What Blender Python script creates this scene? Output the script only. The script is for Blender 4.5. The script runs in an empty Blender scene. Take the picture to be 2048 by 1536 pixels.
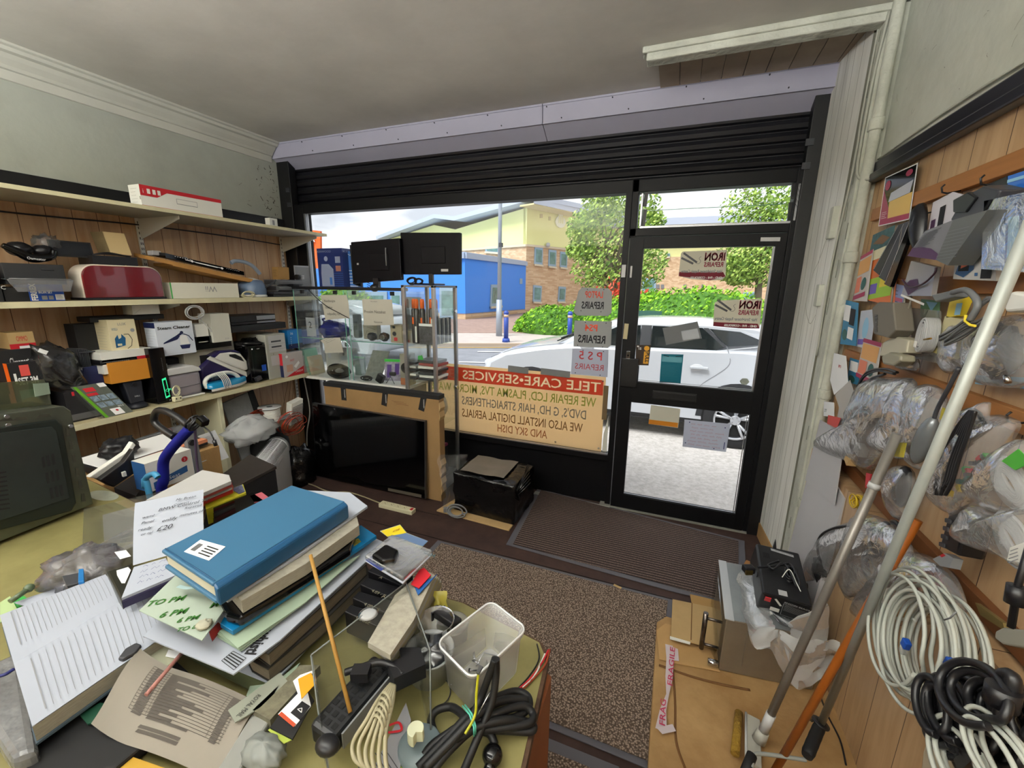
import bpy,math,random
from math import sin,cos,pi,radians
from mathutils import Vector,Matrix,noise
R=random.Random(7)
SC=bpy.context.scene
COL=SC.collection
V=Vector
FPX,YAW,PITCH,ROLL=831.18,radians(-20.974),radians(-13.117),radians(0.806)
CAMP=V((0,0,1.62))
_f=V((sin(YAW)*cos(PITCH),cos(YAW)*cos(PITCH),sin(PITCH)))
_r=V((cos(YAW),-sin(YAW),0));_u=_r.cross(_f)
CR=_r*cos(ROLL)+_u*sin(ROLL);CU=-_r*sin(ROLL)+_u*cos(ROLL)
cam=bpy.data.objects.new('camera',bpy.data.cameras.new('camera'));COL.objects.link(cam)
cam.data.sensor_width=36;cam.data.lens=FPX/2048*36;cam.data.clip_start=.02;cam.data.clip_end=400
m=Matrix((CR,CU,-_f)).transposed().to_4x4();m.translation=CAMP;cam.matrix_world=m
SC.camera=cam
SC.view_settings.view_transform='Standard';SC.view_settings.look='None'
SC.view_settings.gamma=1;SC.view_settings.use_curve_mapping=False
SC.view_settings.exposure=0.75
SC.cycles.max_bounces=10;SC.cycles.diffuse_bounces=5;SC.cycles.transparent_max_bounces=40
SC.cycles.sample_clamp_indirect=6;SC.cycles.caustics_reflective=False;SC.cycles.caustics_refractive=False
SC.cycles.use_denoising=True
W=bpy.data.worlds.new('sky');SC.world=W;W.use_nodes=True
nt=W.node_tree;bg=nt.nodes['Background']
tc=nt.nodes.new('ShaderNodeTexCoord');mp=nt.nodes.new('ShaderNodeMapping');mp.inputs['Scale'].default_value=(2.2,2.2,6)
nz=nt.nodes.new('ShaderNodeTexNoise');nz.inputs['Scale'].default_value=1.6;nz.inputs['Detail'].default_value=6
rp=nt.nodes.new('ShaderNodeValToRGB')
rp.color_ramp.elements[0].position=.42;rp.color_ramp.elements[0].color=(.36,.39,.44,1)
rp.color_ramp.elements[1].position=.72;rp.color_ramp.elements[1].color=(.82,.84,.88,1)
nt.links.new(tc.outputs['Generated'],mp.inputs['Vector']);nt.links.new(mp.outputs['Vector'],nz.inputs['Vector'])
nt.links.new(nz.outputs['Fac'],rp.inputs['Fac']);nt.links.new(rp.outputs['Color'],bg.inputs['Color'])
bg.inputs['Strength'].default_value=1.4
def area(name,loc,size,size_y,power,col,look):
 l=bpy.data.lights.new(name,'AREA');l.shape='RECTANGLE';l.size=size;l.size_y=size_y
 l.energy=power;l.color=col
 o=bpy.data.objects.new(name,l);COL.objects.link(o);o.location=loc
 o.rotation_euler=V(look).to_track_quat('-Z','Y').to_euler();return o
sun=bpy.data.lights.new('sun','SUN');sun.energy=3.2;sun.angle=radians(25);sun.color=(.97,.985,1)
so=bpy.data.objects.new('sun',sun);COL.objects.link(so)
so.rotation_euler=V((.35,.55,-1)).to_track_quat('-Z','Y').to_euler()
for _n,_y,_p in(('near',-.75,10),('far',-2.2,12)):  # unseen lights added behind the camera to brighten the room
 area('added_fill_light_'+_n,(-1.3,_y,2.175),2.8,1.0,_p*.3,(.97,.985,1),(0,0,-1))
 area('added_fill_uplight_'+_n,(-1.3,_y,2.235),2.8,1.0,_p*17,(.97,.985,1),(0,0,1))
pl=area('window_portal',(-1.3,3.2,1.5),4.2,2.4,1,(1,1,1),(0,-1,0));pl.data.cycles.is_portal=True
def at(x,y,**k):
 d=_f*FPX+CR*(x-1024)-CU*(y-768)
 if 'Y' in k:t=k['Y']/d.y
 elif 'X' in k:t=k['X']/d.x
 else:t=(k['Z']-CAMP.z)/d.z
 return CAMP+d*t
def ats(pts,**k):return[at(x,y,**k) for x,y in pts]
def lin(h):
 if isinstance(h,str):
  h=h.lstrip('#');c=[int(h[i:i+2],16)/255 for i in(0,2,4)]
 else:c=list(h)
 return[(v/12.92 if v<=.04045 else((v+.055)/1.055)**2.4) for v in c]
MATS={}
def mat(name,col,rough=.55,metal=0,noise=0,nscale=8,col2=None,bump=0,bscale=30,emis=0,alpha=1,spec=None,coat=0,sub=0,stretch=None):
 if name in MATS:return MATS[name]
 m=bpy.data.materials.new(name);m.use_nodes=True;MATS[name]=m
 t=m.node_tree;N=t.nodes;L=t.links;b=N['Principled BSDF']
 c=lin(col);b.inputs['Base Color'].default_value=(*c,1)
 b.inputs['Roughness'].default_value=rough;b.inputs['Metallic'].default_value=metal
 if spec is not None:b.inputs['Specular IOR Level'].default_value=spec
 if coat:b.inputs['Coat Weight'].default_value=coat
 if alpha<1:b.inputs['Alpha'].default_value=alpha
 if emis:b.inputs['Emission Color'].default_value=(*c,1);b.inputs['Emission Strength'].default_value=emis
 if noise or bump or col2:
  g=N.new('ShaderNodeTexCoord');mpp=N.new('ShaderNodeMapping');L.new(g.outputs['Object'],mpp.inputs['Vector'])
  if stretch:mpp.inputs['Scale'].default_value=stretch
 if noise or col2:
  n=N.new('ShaderNodeTexNoise');n.inputs['Scale'].default_value=nscale;n.inputs['Detail'].default_value=5;n.inputs['Roughness'].default_value=.65
  L.new(mpp.outputs['Vector'],n.inputs['Vector'])
  r=N.new('ShaderNodeValToRGB');r.color_ramp.elements[0].position=.35;r.color_ramp.elements[1].position=.65
  c2=lin(col2) if col2 else[max(0,v*(1-noise)) for v in c]
  r.color_ramp.elements[0].color=(*c2,1);r.color_ramp.elements[1].color=(*c,1)
  L.new(n.outputs['Fac'],r.inputs['Fac']);L.new(r.outputs['Color'],b.inputs['Base Color'])
 if bump:
  n2=N.new('ShaderNodeTexNoise');n2.inputs['Scale'].default_value=bscale;n2.inputs['Detail'].default_value=4
  L.new(mpp.outputs['Vector'],n2.inputs['Vector'])
  bp=N.new('ShaderNodeBump');bp.inputs['Strength'].default_value=bump;bp.inputs['Distance'].default_value=.02
  L.new(n2.outputs['Fac'],bp.inputs['Height']);L.new(bp.outputs['Normal'],b.inputs['Normal'])
 return m
def film(name,tint='#ffffff',body='#e8eaec',opac=.25,gl=.35,rough=.12,bump=.6,bscale=14):
 """thin see-through plastic: part clear, part milky, part gloss, crinkled"""
 if name in MATS:return MATS[name]
 m=bpy.data.materials.new(name);m.use_nodes=True;MATS[name]=m
 t=m.node_tree;N=t.nodes;L=t.links;N.remove(N['Principled BSDF']);out=N['Material Output']
 tr=N.new('ShaderNodeBsdfTransparent');tr.inputs[0].default_value=(*lin(tint),1)
 b=N.new('ShaderNodeBsdfPrincipled');b.inputs['Base Color'].default_value=(*lin(body),1);b.inputs['Roughness'].default_value=rough
 g=N.new('ShaderNodeBsdfGlossy');g.inputs['Roughness'].default_value=rough
 m1=N.new('ShaderNodeMixShader');m1.inputs[0].default_value=opac
 fr=N.new('ShaderNodeFresnel');fr.inputs[0].default_value=1.45
 mu=N.new('ShaderNodeMath');mu.operation='MULTIPLY';mu.inputs[1].default_value=gl*(1.1 if bump else 3);mu.use_clamp=True
 m2=N.new('ShaderNodeMixShader')
 L.new(tr.outputs[0],m1.inputs[1]);L.new(b.outputs[0],m1.inputs[2]);L.new(fr.outputs[0],mu.inputs[0])
 L.new(mu.outputs[0],m2.inputs[0]);L.new(m1.outputs[0],m2.inputs[1]);L.new(g.outputs[0],m2.inputs[2])
 L.new(m2.outputs[0],out.inputs['Surface'])
 if bump:
  tc=N.new('ShaderNodeTexCoord');n=N.new('ShaderNodeTexNoise');n.inputs['Scale'].default_value=bscale;n.inputs['Detail'].default_value=3;n.inputs['Distortion'].default_value=1.4
  bp=N.new('ShaderNodeBump');bp.inputs['Strength'].default_value=bump*.25;bp.inputs['Distance'].default_value=.03
  L.new(tc.outputs['Object'],n.inputs['Vector']);L.new(n.outputs['Fac'],bp.inputs['Height'])
  for s in(b,g):L.new(bp.outputs[0],s.inputs['Normal'])
 return m
def backlit(m,k=.6):
 """thin sheet that lets daylight through"""
 t,N,L,b=nodes(m);tr=N.new('ShaderNodeBsdfTranslucent');tr.inputs[0].default_value=[min(1,v**.5*1.0) for v in b.inputs['Base Color'].default_value];mx=N.new('ShaderNodeMixShader');mx.inputs[0].default_value=k
 L.new(b.outputs[0],mx.inputs[1]);L.new(tr.outputs[0],mx.inputs[2]);L.new(mx.outputs[0],N['Material Output'].inputs['Surface']);return m
def nodes(m):
 t=m.node_tree;return t,t.nodes,t.links,t.nodes['Principled BSDF']
def ramp(N,stops):
 r=N.new('ShaderNodeValToRGB');e=r.color_ramp.elements
 while len(e)<len(stops):e.new(.5)
 for q,(p,c) in zip(e,stops):q.position=p;q.color=(*lin(c),1)
 return r
def planks(name,c1,c2,groove,axis,widths=.1,dirt=0,rough=.4):
 """tongue-and-groove boards: wood figure along Z, dark grooves at an axis position (0 x, 1 y)"""
 m=mat(name,c1,rough);t,N,L,b=nodes(m)
 tc=N.new('ShaderNodeTexCoord');sp=N.new('ShaderNodeSeparateXYZ');L.new(tc.outputs['Object'],sp.inputs[0])
 mp=N.new('ShaderNodeMapping');mp.inputs['Scale'].default_value=(9,9,1.1);L.new(tc.outputs['Object'],mp.inputs[0])
 n=N.new('ShaderNodeTexNoise');n.inputs['Scale'].default_value=3;n.inputs['Detail'].default_value=7;n.inputs['Distortion'].default_value=.6
 L.new(mp.outputs[0],n.inputs['Vector']);r=ramp(N,[(.3,c2),(.62,c1)]);L.new(n.outputs['Fac'],r.inputs[0])
 md=N.new('ShaderNodeMath');md.operation='PINGPONG';md.inputs[1].default_value=widths/2;L.new(sp.outputs[axis],md.inputs[0])
 lt=N.new('ShaderNodeMath');lt.operation='LESS_THAN';lt.inputs[1].default_value=.0016;L.new(md.outputs[0],lt.inputs[0])
 dv=N.new('ShaderNodeMath');dv.operation='DIVIDE';dv.inputs[1].default_value=widths;L.new(sp.outputs[axis],dv.inputs[0])
 fl=N.new('ShaderNodeMath');fl.operation='ROUND';L.new(dv.outputs[0],fl.inputs[0])
 wn=N.new('ShaderNodeTexWhiteNoise');wn.noise_dimensions='1D';L.new(fl.outputs[0],wn.inputs['W'])
 hs=N.new('ShaderNodeHueSaturation');mr=N.new('ShaderNodeMapRange');mr.inputs[3].default_value=.88;mr.inputs[4].default_value=1.08
 L.new(wn.outputs['Value'],mr.inputs[0]);L.new(mr.outputs[0],hs.inputs['Value']);L.new(r.outputs[0],hs.inputs['Color'])
 mx=N.new('ShaderNodeMix');mx.data_type='RGBA';L.new(lt.outputs[0],mx.inputs['Factor']);L.new(hs.outputs[0],mx.inputs[6]);mx.inputs[7].default_value=(*lin(groove),1)
 L.new(mx.outputs[2],b.inputs['Base Color']);return m
class MB:
 def __init__(s):s.v=[];s.f=[];s.mi=[];s.m=0;s.sm=[]
 def face(s,idx,smooth=False):s.f.append(idx);s.mi.append(s.m);s.sm.append(smooth)
 def add(s,vs):n=len(s.v);s.v+=[V(p) for p in vs];return n
 def obox(s,P,U,Wv,Z):
  P,U,Wv,Z=V(P),V(U),V(Wv),V(Z)
  n=s.add([P,P+U,P+U+Wv,P+Wv,P+Z,P+U+Z,P+U+Wv+Z,P+Wv+Z])
  for q in((0,3,2,1),(4,5,6,7),(0,1,5,4),(1,2,6,5),(2,3,7,6),(3,0,4,7)):s.face([n+i for i in q])
  return s
 def box(s,c,d,rz=0,rx=0,ry=0):
  M=Matrix.Rotation(rz,3,'Z')@Matrix.Rotation(ry,3,'Y')@Matrix.Rotation(rx,3,'X')
  U,Wv,Z=M@V((d[0],0,0)),M@V((0,d[1],0)),M@V((0,0,d[2]))
  return s.obox(V(c)-(U+Wv+Z)/2,U,Wv,Z)
 def prism(s,pts,vec,smooth=False):
  k=len(pts);n=s.add(list(pts)+[V(p)+V(vec) for p in pts])
  s.face([n+i for i in range(k)][::-1]);s.face([n+k+i for i in range(k)])
  for i in range(k):j=(i+1)%k;s.face([n+i,n+j,n+k+j,n+k+i],smooth)
  return s
 def poly(s,pts):n=s.add(pts);s.face(list(range(n,n+len(pts))));return s
 def frame(s,p0,p1):
  d=(V(p1)-V(p0)).normalized();a=V((0,0,1)) if abs(d.z)<.9 else V((1,0,0));x=d.cross(a).normalized();return x,d.cross(x)
 def cyl(s,p0,p1,r0,r1=None,n=16,caps=True):
  r1=r0 if r1 is None else r1;x,y=s.frame(p0,p1);p0,p1=V(p0),V(p1)
  b=s.add([p0+(x*cos(2*pi*i/n)+y*sin(2*pi*i/n))*r0 for i in range(n)]+[p1+(x*cos(2*pi*i/n)+y*sin(2*pi*i/n))*r1 for i in range(n)])
  for i in range(n):j=(i+1)%n;s.face([b+i,b+j,b+n+j,b+n+i],True)
  if caps:s.face([b+i for i in range(n)][::-1]);s.face([b+n+i for i in range(n)])
  return s
 def tube(s,path,r,n=8,closed=False,flat=1.0,caps=True):
  P=[V(p) for p in path];k=len(P);rings=[];prev=None
  for i in range(k):
   a=P[(i-1)%k] if closed or i else P[0];b=P[(i+1)%k] if closed or i<k-1 else P[-1]
   d=(b-a).normalized() if(b-a).length>1e-9 else V((0,0,1))
   if prev is None:q=V((0,0,1)) if abs(d.z)<.9 else V((1,0,0));x=d.cross(q).normalized()
   else:x=(prev-d*prev.dot(d));x=x.normalized() if x.length>1e-6 else prev
   prev=x;y=d.cross(x);rr=r[i] if isinstance(r,(list,tuple)) else r
   rings.append(s.add([P[i]+(x*cos(2*pi*j/n)+y*sin(2*pi*j/n)*flat)*rr for j in range(n)]))
  for i in range(k if closed else k-1):
   a,b=rings[i],rings[(i+1)%k]
   for j in range(n):l=(j+1)%n;s.face([a+j,a+l,b+l,b+j],True)
  if caps and not closed:
   s.face([rings[0]+j for j in range(n)][::-1]);s.face([rings[-1]+j for j in range(n)])
  return s
 def ball(s,c,r,n=12,rot=None,fn=None):
  r=(r,r,r) if isinstance(r,(int,float)) else r;m=n*2;M=rot or Matrix.Identity(3);c=V(c);rows=[]
  for i in range(1,n):
   t=pi*i/n;row=[]
   for j in range(m):
    p=2*pi*j/m;d=V((sin(t)*cos(p),sin(t)*sin(p),cos(t)));k=fn(d) if fn else 1
    row.append(c+M@V((d.x*r[0]*k,d.y*r[1]*k,d.z*r[2]*k)))
   rows.append(s.add(row))
  kt=fn(V((0,0,1))) if fn else 1;kb=fn(V((0,0,-1))) if fn else 1
  a=s.add([c+M@V((0,0,r[2]*kt)),c+M@V((0,0,-r[2]*kb))])
  for i in range(n-2):
   for j in range(m):l=(j+1)%m;s.face([rows[i]+j,rows[i+1]+j,rows[i+1]+l,rows[i]+l],True)
  for j in range(m):l=(j+1)%m;s.face([a,rows[0]+j,rows[0]+l],True);s.face([a+1,rows[-1]+l,rows[-1]+j],True)
  return s
 def lathe(s,c,prof,n=24,ax=(0,0,1),sx=1,sy=1,closed=False):
  c=V(c);ax=V(ax).normalized();x,y=s.frame(c,c+ax);rings=[]
  for r,h in prof:rings.append(s.add([c+ax*h+(x*cos(2*pi*j/n)*sx+y*sin(2*pi*j/n)*sy)*r for j in range(n)]))
  for a,b in zip(rings,rings[1:]):
   for j in range(n):l=(j+1)%n;s.face([a+j,b+j,b+l,a+l],True)
  if closed:s.face([rings[0]+j for j in range(n)]);s.face([rings[-1]+j for j in range(n)][::-1])
  return s
 def grid(s,fn,nu,nv,smooth=True,thick=0):
  b=s.add([fn(i/nu,j/nv) for i in range(nu+1) for j in range(nv+1)]);w=nv+1
  for i in range(nu):
   for j in range(nv):s.face([b+i*w+j,b+(i+1)*w+j,b+(i+1)*w+j+1,b+i*w+j+1],smooth)
  return s
def mesh(name,mb,mats,bevel=0,smooth=False,solid=0,subd=0,shade=None):
 me=bpy.data.meshes.new(name);me.from_pydata([tuple(p) for p in mb.v],[],mb.f)
 mats=mats if isinstance(mats,(list,tuple)) else[mats]
 for q in mats:me.materials.append(q)
 me.polygons.foreach_set('material_index',[min(i,len(mats)-1) for i in mb.mi])
 me.polygons.foreach_set('use_smooth',[bool(a or smooth) for a in mb.sm]);me.update()
 o=bpy.data.objects.new(name,me);COL.objects.link(o)
 if solid:q=o.modifiers.new('solid','SOLIDIFY');q.thickness=solid;q.offset=0
 if bevel:q=o.modifiers.new('bevel','BEVEL');q.width=bevel;q.segments=2;q.limit_method='ANGLE';q.angle_limit=radians(40)
 if subd:q=o.modifiers.new('sub','SUBSURF');q.levels=subd;q.render_levels=subd
 return o
def one(name,mb,mats,label,cat,group=None,**k):
 o=mesh(name,mb,mats,**k);tagit(o,label,cat,group);return o
def tagit(o,label,cat,group=None):
 o['label']=label;o['category']=cat
 if group:o['group']=group
 return o
def struct(name,mb,mats,**k):o=mesh(name,mb,mats,**k);o['kind']='structure';return o
def stuff(name,mb,mats,label,cat,**k):o=one(name,mb,mats,label,cat,**k);o['kind']='stuff';return o
def thing(name,label,cat,loc=(0,0,0),group=None):
 e=bpy.data.objects.new(name,None);e.empty_display_size=.05;COL.objects.link(e);e.location=loc;e.matrix_world=Matrix.Translation(V(loc))
 tagit(e,label,cat,group);return e
def adopt(o,par):
 o.parent=par;o.matrix_parent_inverse=Matrix.Translation(-wloc(par));return o
def wloc(p):
 return V(p['_w']) if '_w' in p.keys() else V(p.location)
def part(name,mb,mats,par,label=None,**k):
 o=mesh(name,mb,mats,**k)
 if label:o['label']=label
 o.parent=par
 o.matrix_parent_inverse=Matrix.Translation(-V(par.location)) if par.type=='EMPTY' else Matrix.Identity(4)
 return o
def copy_tree(o,delta,rz=0,par=None):
 c=o.copy();COL.objects.link(c)
 if par:c.parent=par
 else:c.location=V(o.location)+V(delta);c.rotation_euler=(0,0,rz)
 for ch in list(o.children):copy_tree(ch,None,0,c)
 return c
FONT_CACHE={}
def textmesh(s,shear=0,bold=0):
 k=(s,shear,bold)
 if k in FONT_CACHE:return FONT_CACHE[k]
 cu=bpy.data.curves.new('t','FONT');cu.body=s;cu.size=1;cu.resolution_u=2;cu.shear=shear;cu.offset=bold;cu.fill_mode='FRONT'
 ob=bpy.data.objects.new('t',cu);COL.objects.link(ob);dg=bpy.context.evaluated_depsgraph_get()
 me=bpy.data.meshes.new_from_object(ob.evaluated_get(dg));bpy.data.objects.remove(ob)
 vs=[v.co.copy() for v in me.vertices];fs=[list(p.vertices) for p in me.polygons]
 FONT_CACHE[k]=(vs,fs);return vs,fs
def txt(mb,s,org,xd,yd,h=None,w=None,shear=0,bold=0,lift=.0012,nrm=None,center=False):
 """add lettering to a builder: org = left baseline point, xd/yd unit reading and up directions"""
 vs,fs=textmesh(s,shear,bold)
 if not vs:return mb
 x0=min(v.x for v in vs);x1=max(v.x for v in vs);y1=.70
 sx=(w/(x1-x0)) if w else h/y1;sy=(h/y1) if h else sx
 xd,yd=V(xd).normalized(),V(yd).normalized();n=V(nrm).normalized() if nrm else xd.cross(yd)
 o=V(org)+n*lift-(xd*(x1-x0)*sx/2 if center else V((0,0,0)))
 b=mb.add([o+xd*(v.x-x0)*sx+yd*v.y*sy for v in vs])
 for f in fs:mb.face([b+i for i in f])
 return mb
def ribbon(mb,pts,w,nrm):
 """flat stroke of width w along pts, lying in the plane with normal nrm"""
 n=V(nrm).normalized();P=[V(p) for p in pts]
 L=[]
 for i,p in enumerate(P):
  d=(P[min(i+1,len(P)-1)]-P[max(i-1,0)]);d=d.normalized() if d.length>1e-9 else V((1,0,0));q=n.cross(d)*w/2;L+=[p+q,p-q]
 b=mb.add(L)
 for i in range(len(P)-1):mb.face([b+2*i,b+2*i+1,b+2*i+3,b+2*i+2])
 return mb
def scrawl(mb,org,xd,yd,w,h,rows,stroke=.0012,seed=1,lift=.0015,nrm=None,gap=.3):
 """unreadable handwriting: org = top left"""
 rr=random.Random(seed);xd,yd=V(xd).normalized(),V(yd).normalized();n=V(nrm).normalized() if nrm else xd.cross(yd);rh=h/rows
 for k in range(rows):
  x=rr.uniform(0,.12)*w;y0=-(k+.6)*rh;end=w*rr.uniform(.6,1)
  while x<end:
   wl=rr.uniform(.10,.26)*w;pts=[];q=x;i=0
   while q<min(x+wl,w):
    pts.append(V(org)+n*lift+xd*q+yd*(y0+(rh*.26 if i%2 else-rh*.16)*rr.uniform(.3,1.2)));q+=rh*rr.uniform(.12,.3);i+=1
   if len(pts)>1:ribbon(mb,pts,stroke,n)
   x+=wl+w*.05
 return mb
def lines(mb,org,xd,yd,w,h,rows,t=.0008,lift=.001,ragged=0,seed=3,nrm=None):
 rr=random.Random(seed);xd,yd=V(xd).normalized(),V(yd).normalized();n=V(nrm).normalized() if nrm else xd.cross(yd)
 for k in range(rows):
  a=V(org)+n*lift-yd*(k+.5)*h/rows;ribbon(mb,[a,a+xd*w*(1-ragged*rr.random())],t,n)
 return mb
def spline(pts,n=8,closed=False):
 P=[V(p) for p in pts];k=len(P);out=[]
 rng=range(k if closed else k-1)
 for i in rng:
  a,b,c,d=(P[(i-1)%k] if closed or i else P[0]),P[i],P[(i+1)%k],(P[(i+2)%k] if closed or i<k-2 else P[-1])
  for j in range(n):
   t=j/n;out.append(.5*((2*b)+(c-a)*t+(2*a-5*b+4*c-d)*t*t+(3*b-a-3*c+d)*t**3))
 if not closed:out.append(P[-1])
 return out
def coil(c,xd,yd,r,turns,wob=.1,seed=1,sx=1,sy=1,step=14,depth=.02,zrand=.006):
 rr=random.Random(seed);xd,yd=V(xd).normalized(),V(yd).normalized();n=xd.cross(yd);out=[]
 for t in range(turns):
  k=1+rr.uniform(-wob,wob);ox,oy=rr.uniform(-wob,wob)*r*.5,rr.uniform(-wob,wob)*r*.5;dz=depth*(t/max(1,turns-1))+rr.uniform(-zrand,zrand)
  for i in range(step):
   a=2*pi*i/step;out.append(V(c)+xd*(cos(a)*r*k*sx+ox)+yd*(sin(a)*r*k*sy+oy)+n*dz)
 return spline(out,3)
def mixp(a,b,t):return V(a)*(1-t)+V(b)*t
def n3(p,s=1,k=1):return noise.noise(V(p)*s)*k
def crumple(c,r,rot=None,amp=.12,freq=3,seed=0,n=14):
 mb=MB();mb.ball(c,r,n,rot,lambda d:1+amp*2*noise.noise(d*freq+V((seed*7.3,seed,0)))+amp*abs(noise.noise(d*freq*2.6+V((seed,3,1)))));return mb
BLK=mat('black plastic','#1b1b1e',.35);BLKM=mat('matt black','#161618',.7);BLKG=mat('gloss black','#0b0b0d',.08)
WHT=mat('white plastic','#dcdcd6',.4);PAPER=mat('white paper','#e6e8ea',.8,noise=.05,nscale=4);CREAM=mat('cream plastic','#d8d2b0',.5)
GRY=mat('grey plastic','#77797c',.45);DGR=mat('dark grey plastic','#3a3b40',.45);LGR=mat('light grey plastic','#b9babb',.4)
CHR=mat('chrome','#d0d2d6',.15,1);STEEL=mat('brushed steel','#9fa1a4',.35,1,noise=.1,nscale=20);ALU=mat('aluminium','#a3a4a7',.38,.9)
RED=mat('red print','#c0202c',.5);BLUE=mat('blue print','#1b4fb4',.45);NAVY=mat('navy','#1a2350',.45);ORG=mat('orange','#f26a1b',.45)
YEL=mat('yellow','#e6cf3a',.5);GRN=mat('green print','#3aa84a',.5);CARD=mat('cardboard','#b08a57',.85,noise=.18,nscale=6,bump=.25,bscale=60)
CARDL=mat('light cardboard','#c4a472',.85,noise=.12,nscale=5);BROWN=mat('brown','#6b3f22',.6);INK=mat('black ink','#17171a',.7)
INKB=mat('blue ink','#2b2f6a',.7);INKR=mat('red ink','#b03030',.7);WINK=mat('white ink','#e8e8e8',.6);GINK=mat('grey ink','#8a8c90',.7)
BAG=film('clear plastic bag',rough=.2,opac=.2,gl=.45,bump=.9,bscale=16,body='#dfe2e4');GLASS=film('window glass',tint='#fcfcfb',opac=.01,gl=.07,rough=.02,bump=0)
CAB=film('cabinet glass',tint='#fafcfb',opac=.012,gl=.10,rough=.02,bump=0);TUB=film('frosted plastic',opac=.2,gl=.2,rough=.3,bump=0,body='#f6f7f8')
MILK=film('milky plastic bag',opac=.5,gl=.4,rough=.25,bump=.8,bscale=12,body='#e2e6e8');PERSPEX=film('smoky perspex',tint='#f4f5f4',opac=.07,gl=.10,rough=.05,bump=0,body='#9a9d98')
COPPER=mat('copper wire','#9a3a20',.3,.8);TEAL=mat('teal print','#0f6f80',.5);EDGE=mat('glass edge','#6fae9a',.15)
# ================================================================ room shell
XL,XR,YF,ZC=-3.36,.78,3.0,2.785
plaster=mat('old plaster','#a6aaa0',.85,col2='#989b92',nscale=1.7,bump=.22,bscale=9)
ceilp=mat('ceiling plaster','#cfccc4',.9,col2='#bfbcb4',nscale=1.3,bump=.12,bscale=7)
woodL=planks('left panelling','#c9a782','#ba936c','#5a3a20',1,.115)
woodR=planks('right panelling','#c0a07a','#ae8c66','#4a2e18',1,.16)
whtp=planks('white boards','#e2e2dc','#d2d2ca','#6b6b60',1,.085,rough=.55)
tealp=mat('flaking paint','#c6c8bc',.75,col2='#b0b2a6',nscale=5,bump=.8,bscale=14)
blackp=mat('black paint','#0e0e11',.45,noise=.3,nscale=12)
shut=mat('shutter steel','#1c1c21',.4,.3,noise=.35,nscale=9,stretch=(.6,4,14))
floorm=mat('dark floor boards','#453029',.75,col2='#35231e',nscale=7)
struct('floor',MB().box((-1.3,.05,-.05),(4.3,6.1,.1)),floorm)
struct('wall_left',(lambda b:(b.box((XL-.05,0,2.46),(.1,6.2,.75)),setattr(b,'m',1),b.box((XL-.05,0,1.04),(.1,6.2,2.12)),b)[-1])(MB()),[plaster,woodL])
plasterR=mat('right wall plaster','#c9ccc2',.85,col2='#b6b9ae',nscale=1.9,bump=.35,bscale=8)
struct('wall_right',(lambda b:(b.box((XR+.05,-.25,2.47),(.1,5.5,.66)),setattr(b,'m',1),b.box((XR+.05,-.25,1.07),(.1,5.5,2.14)),b.box((XR-.03,0,.42),(.06,4.9,.84)),b)[-1])(MB()),[plasterR,woodR])
struct('wall_back',MB().box((-1.3,-3.05,1.4),(4.4,.1,2.9)),mat('back wall paint','#b8b5aa',.85))
struct('wall_front_return',MB().prism([(.665,3.04,0),(.665,3.0,0),(.70,2.55,0),(.90,2.55,0),(.90,3.04,0)],(0,0,ZC)),whtp)
struct('ceiling',MB().box((-1.3,-.03,ZC+.05),(4.4,6.0,.1)),ceilp)
b=MB();rr=random.Random(12)
for k in range(70):
 y=2.96-abs(rr.gauss(0,.13));z=rr.uniform(2.12,2.60);p=V((XL+.0012,y,z));d=V((0,rr.uniform(-1,1),rr.uniform(-1,1)))*rr.uniform(.01,.045);ribbon(b,spline([p,p+d*.5+V((0,rr.uniform(-.006,.006),0)),p+d],3),rr.choice((.0015,.003,.006)),(1,0,0))
struct('trim_21',b,mat('crack dark','#4e4b42',.9))
b=MB()
for k in range(26):y=rr.uniform(1.3,2.4);z=rr.uniform(2.25,2.7);p=V((XR-.0012,y,z));d=V((0,rr.uniform(-.5,.5),rr.uniform(-.5,.5)))*rr.uniform(.02,.09);ribbon(b,[p,p+d*.6+V((0,.004,0)),p+d],.0015,(-1,0,0))
for k in range(14):z=rr.uniform(.3,2.7);b.box((.7065,2.47+rr.uniform(-.02,.05),z),(.002,.004,rr.uniform(.02,.12)))
struct('trim_22',b,mat('crack grey','#7f8074',.9))
b=MB()
for i in range(9):
 x=-.20+i*.108;b.box((x+.05,2.71,ZC-.006),(.1045,.38,.012),rz=.0)
struct('trim_1',b,mat('bare ceiling boards','#a89a88',.8,noise=.15,nscale=6))
b=MB();b.box((.24,2.49,ZC-.03),(.98,.075,.06));b.box((.24,2.455,ZC-.014),(1.02,.03,.028));b.box((-.24,2.485,ZC-.012),(.05,.09,.02),rz=.2)
struct('trim_2',b,tealp,bevel=.006)
b=MB();pr=[(0,0),(.115,0),(.115,-.012),(.10,-.018),(.092,-.034),(.07,-.04),(.055,-.06),(.03,-.085),(.022,-.10),(.010,-.104),(.010,-.150),(.004,-.153),(0,-.153)]
b.prism([(XL+x,-3,ZC+z) for x,z in pr],(0,5.9,0));struct('trim_3',b,mat('cornice plaster','#bcbcb2',.85,noise=.08,nscale=3))
struct('trim_4',MB().box((XL+.012,-.02,2.145),(.024,5.96,.07)),blackp,bevel=.004)
b=MB();b.box((XR-.012,-.28,2.150),(.024,5.44,.05));b.box((XR-.02,-.28,2.108),(.04,5.44,.035));struct('trim_5',b,mat('black shiny rail','#26262b',.3,noise=.2),bevel=.006)
b=MB();b.tube(spline([(XR-.008,2.45,2.19),(XR-.008,1.9,2.205),(XR-.008,1.2,2.188),(XR-.008,.4,2.2)],6),.004,6);struct('trim_6',b,tealp)
b=MB();b.box((.745,2.50,1.39),(.075,.10,2.78));b.cyl((.735,2.43,0),(.735,2.43,ZC),.022,n=12)
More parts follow.
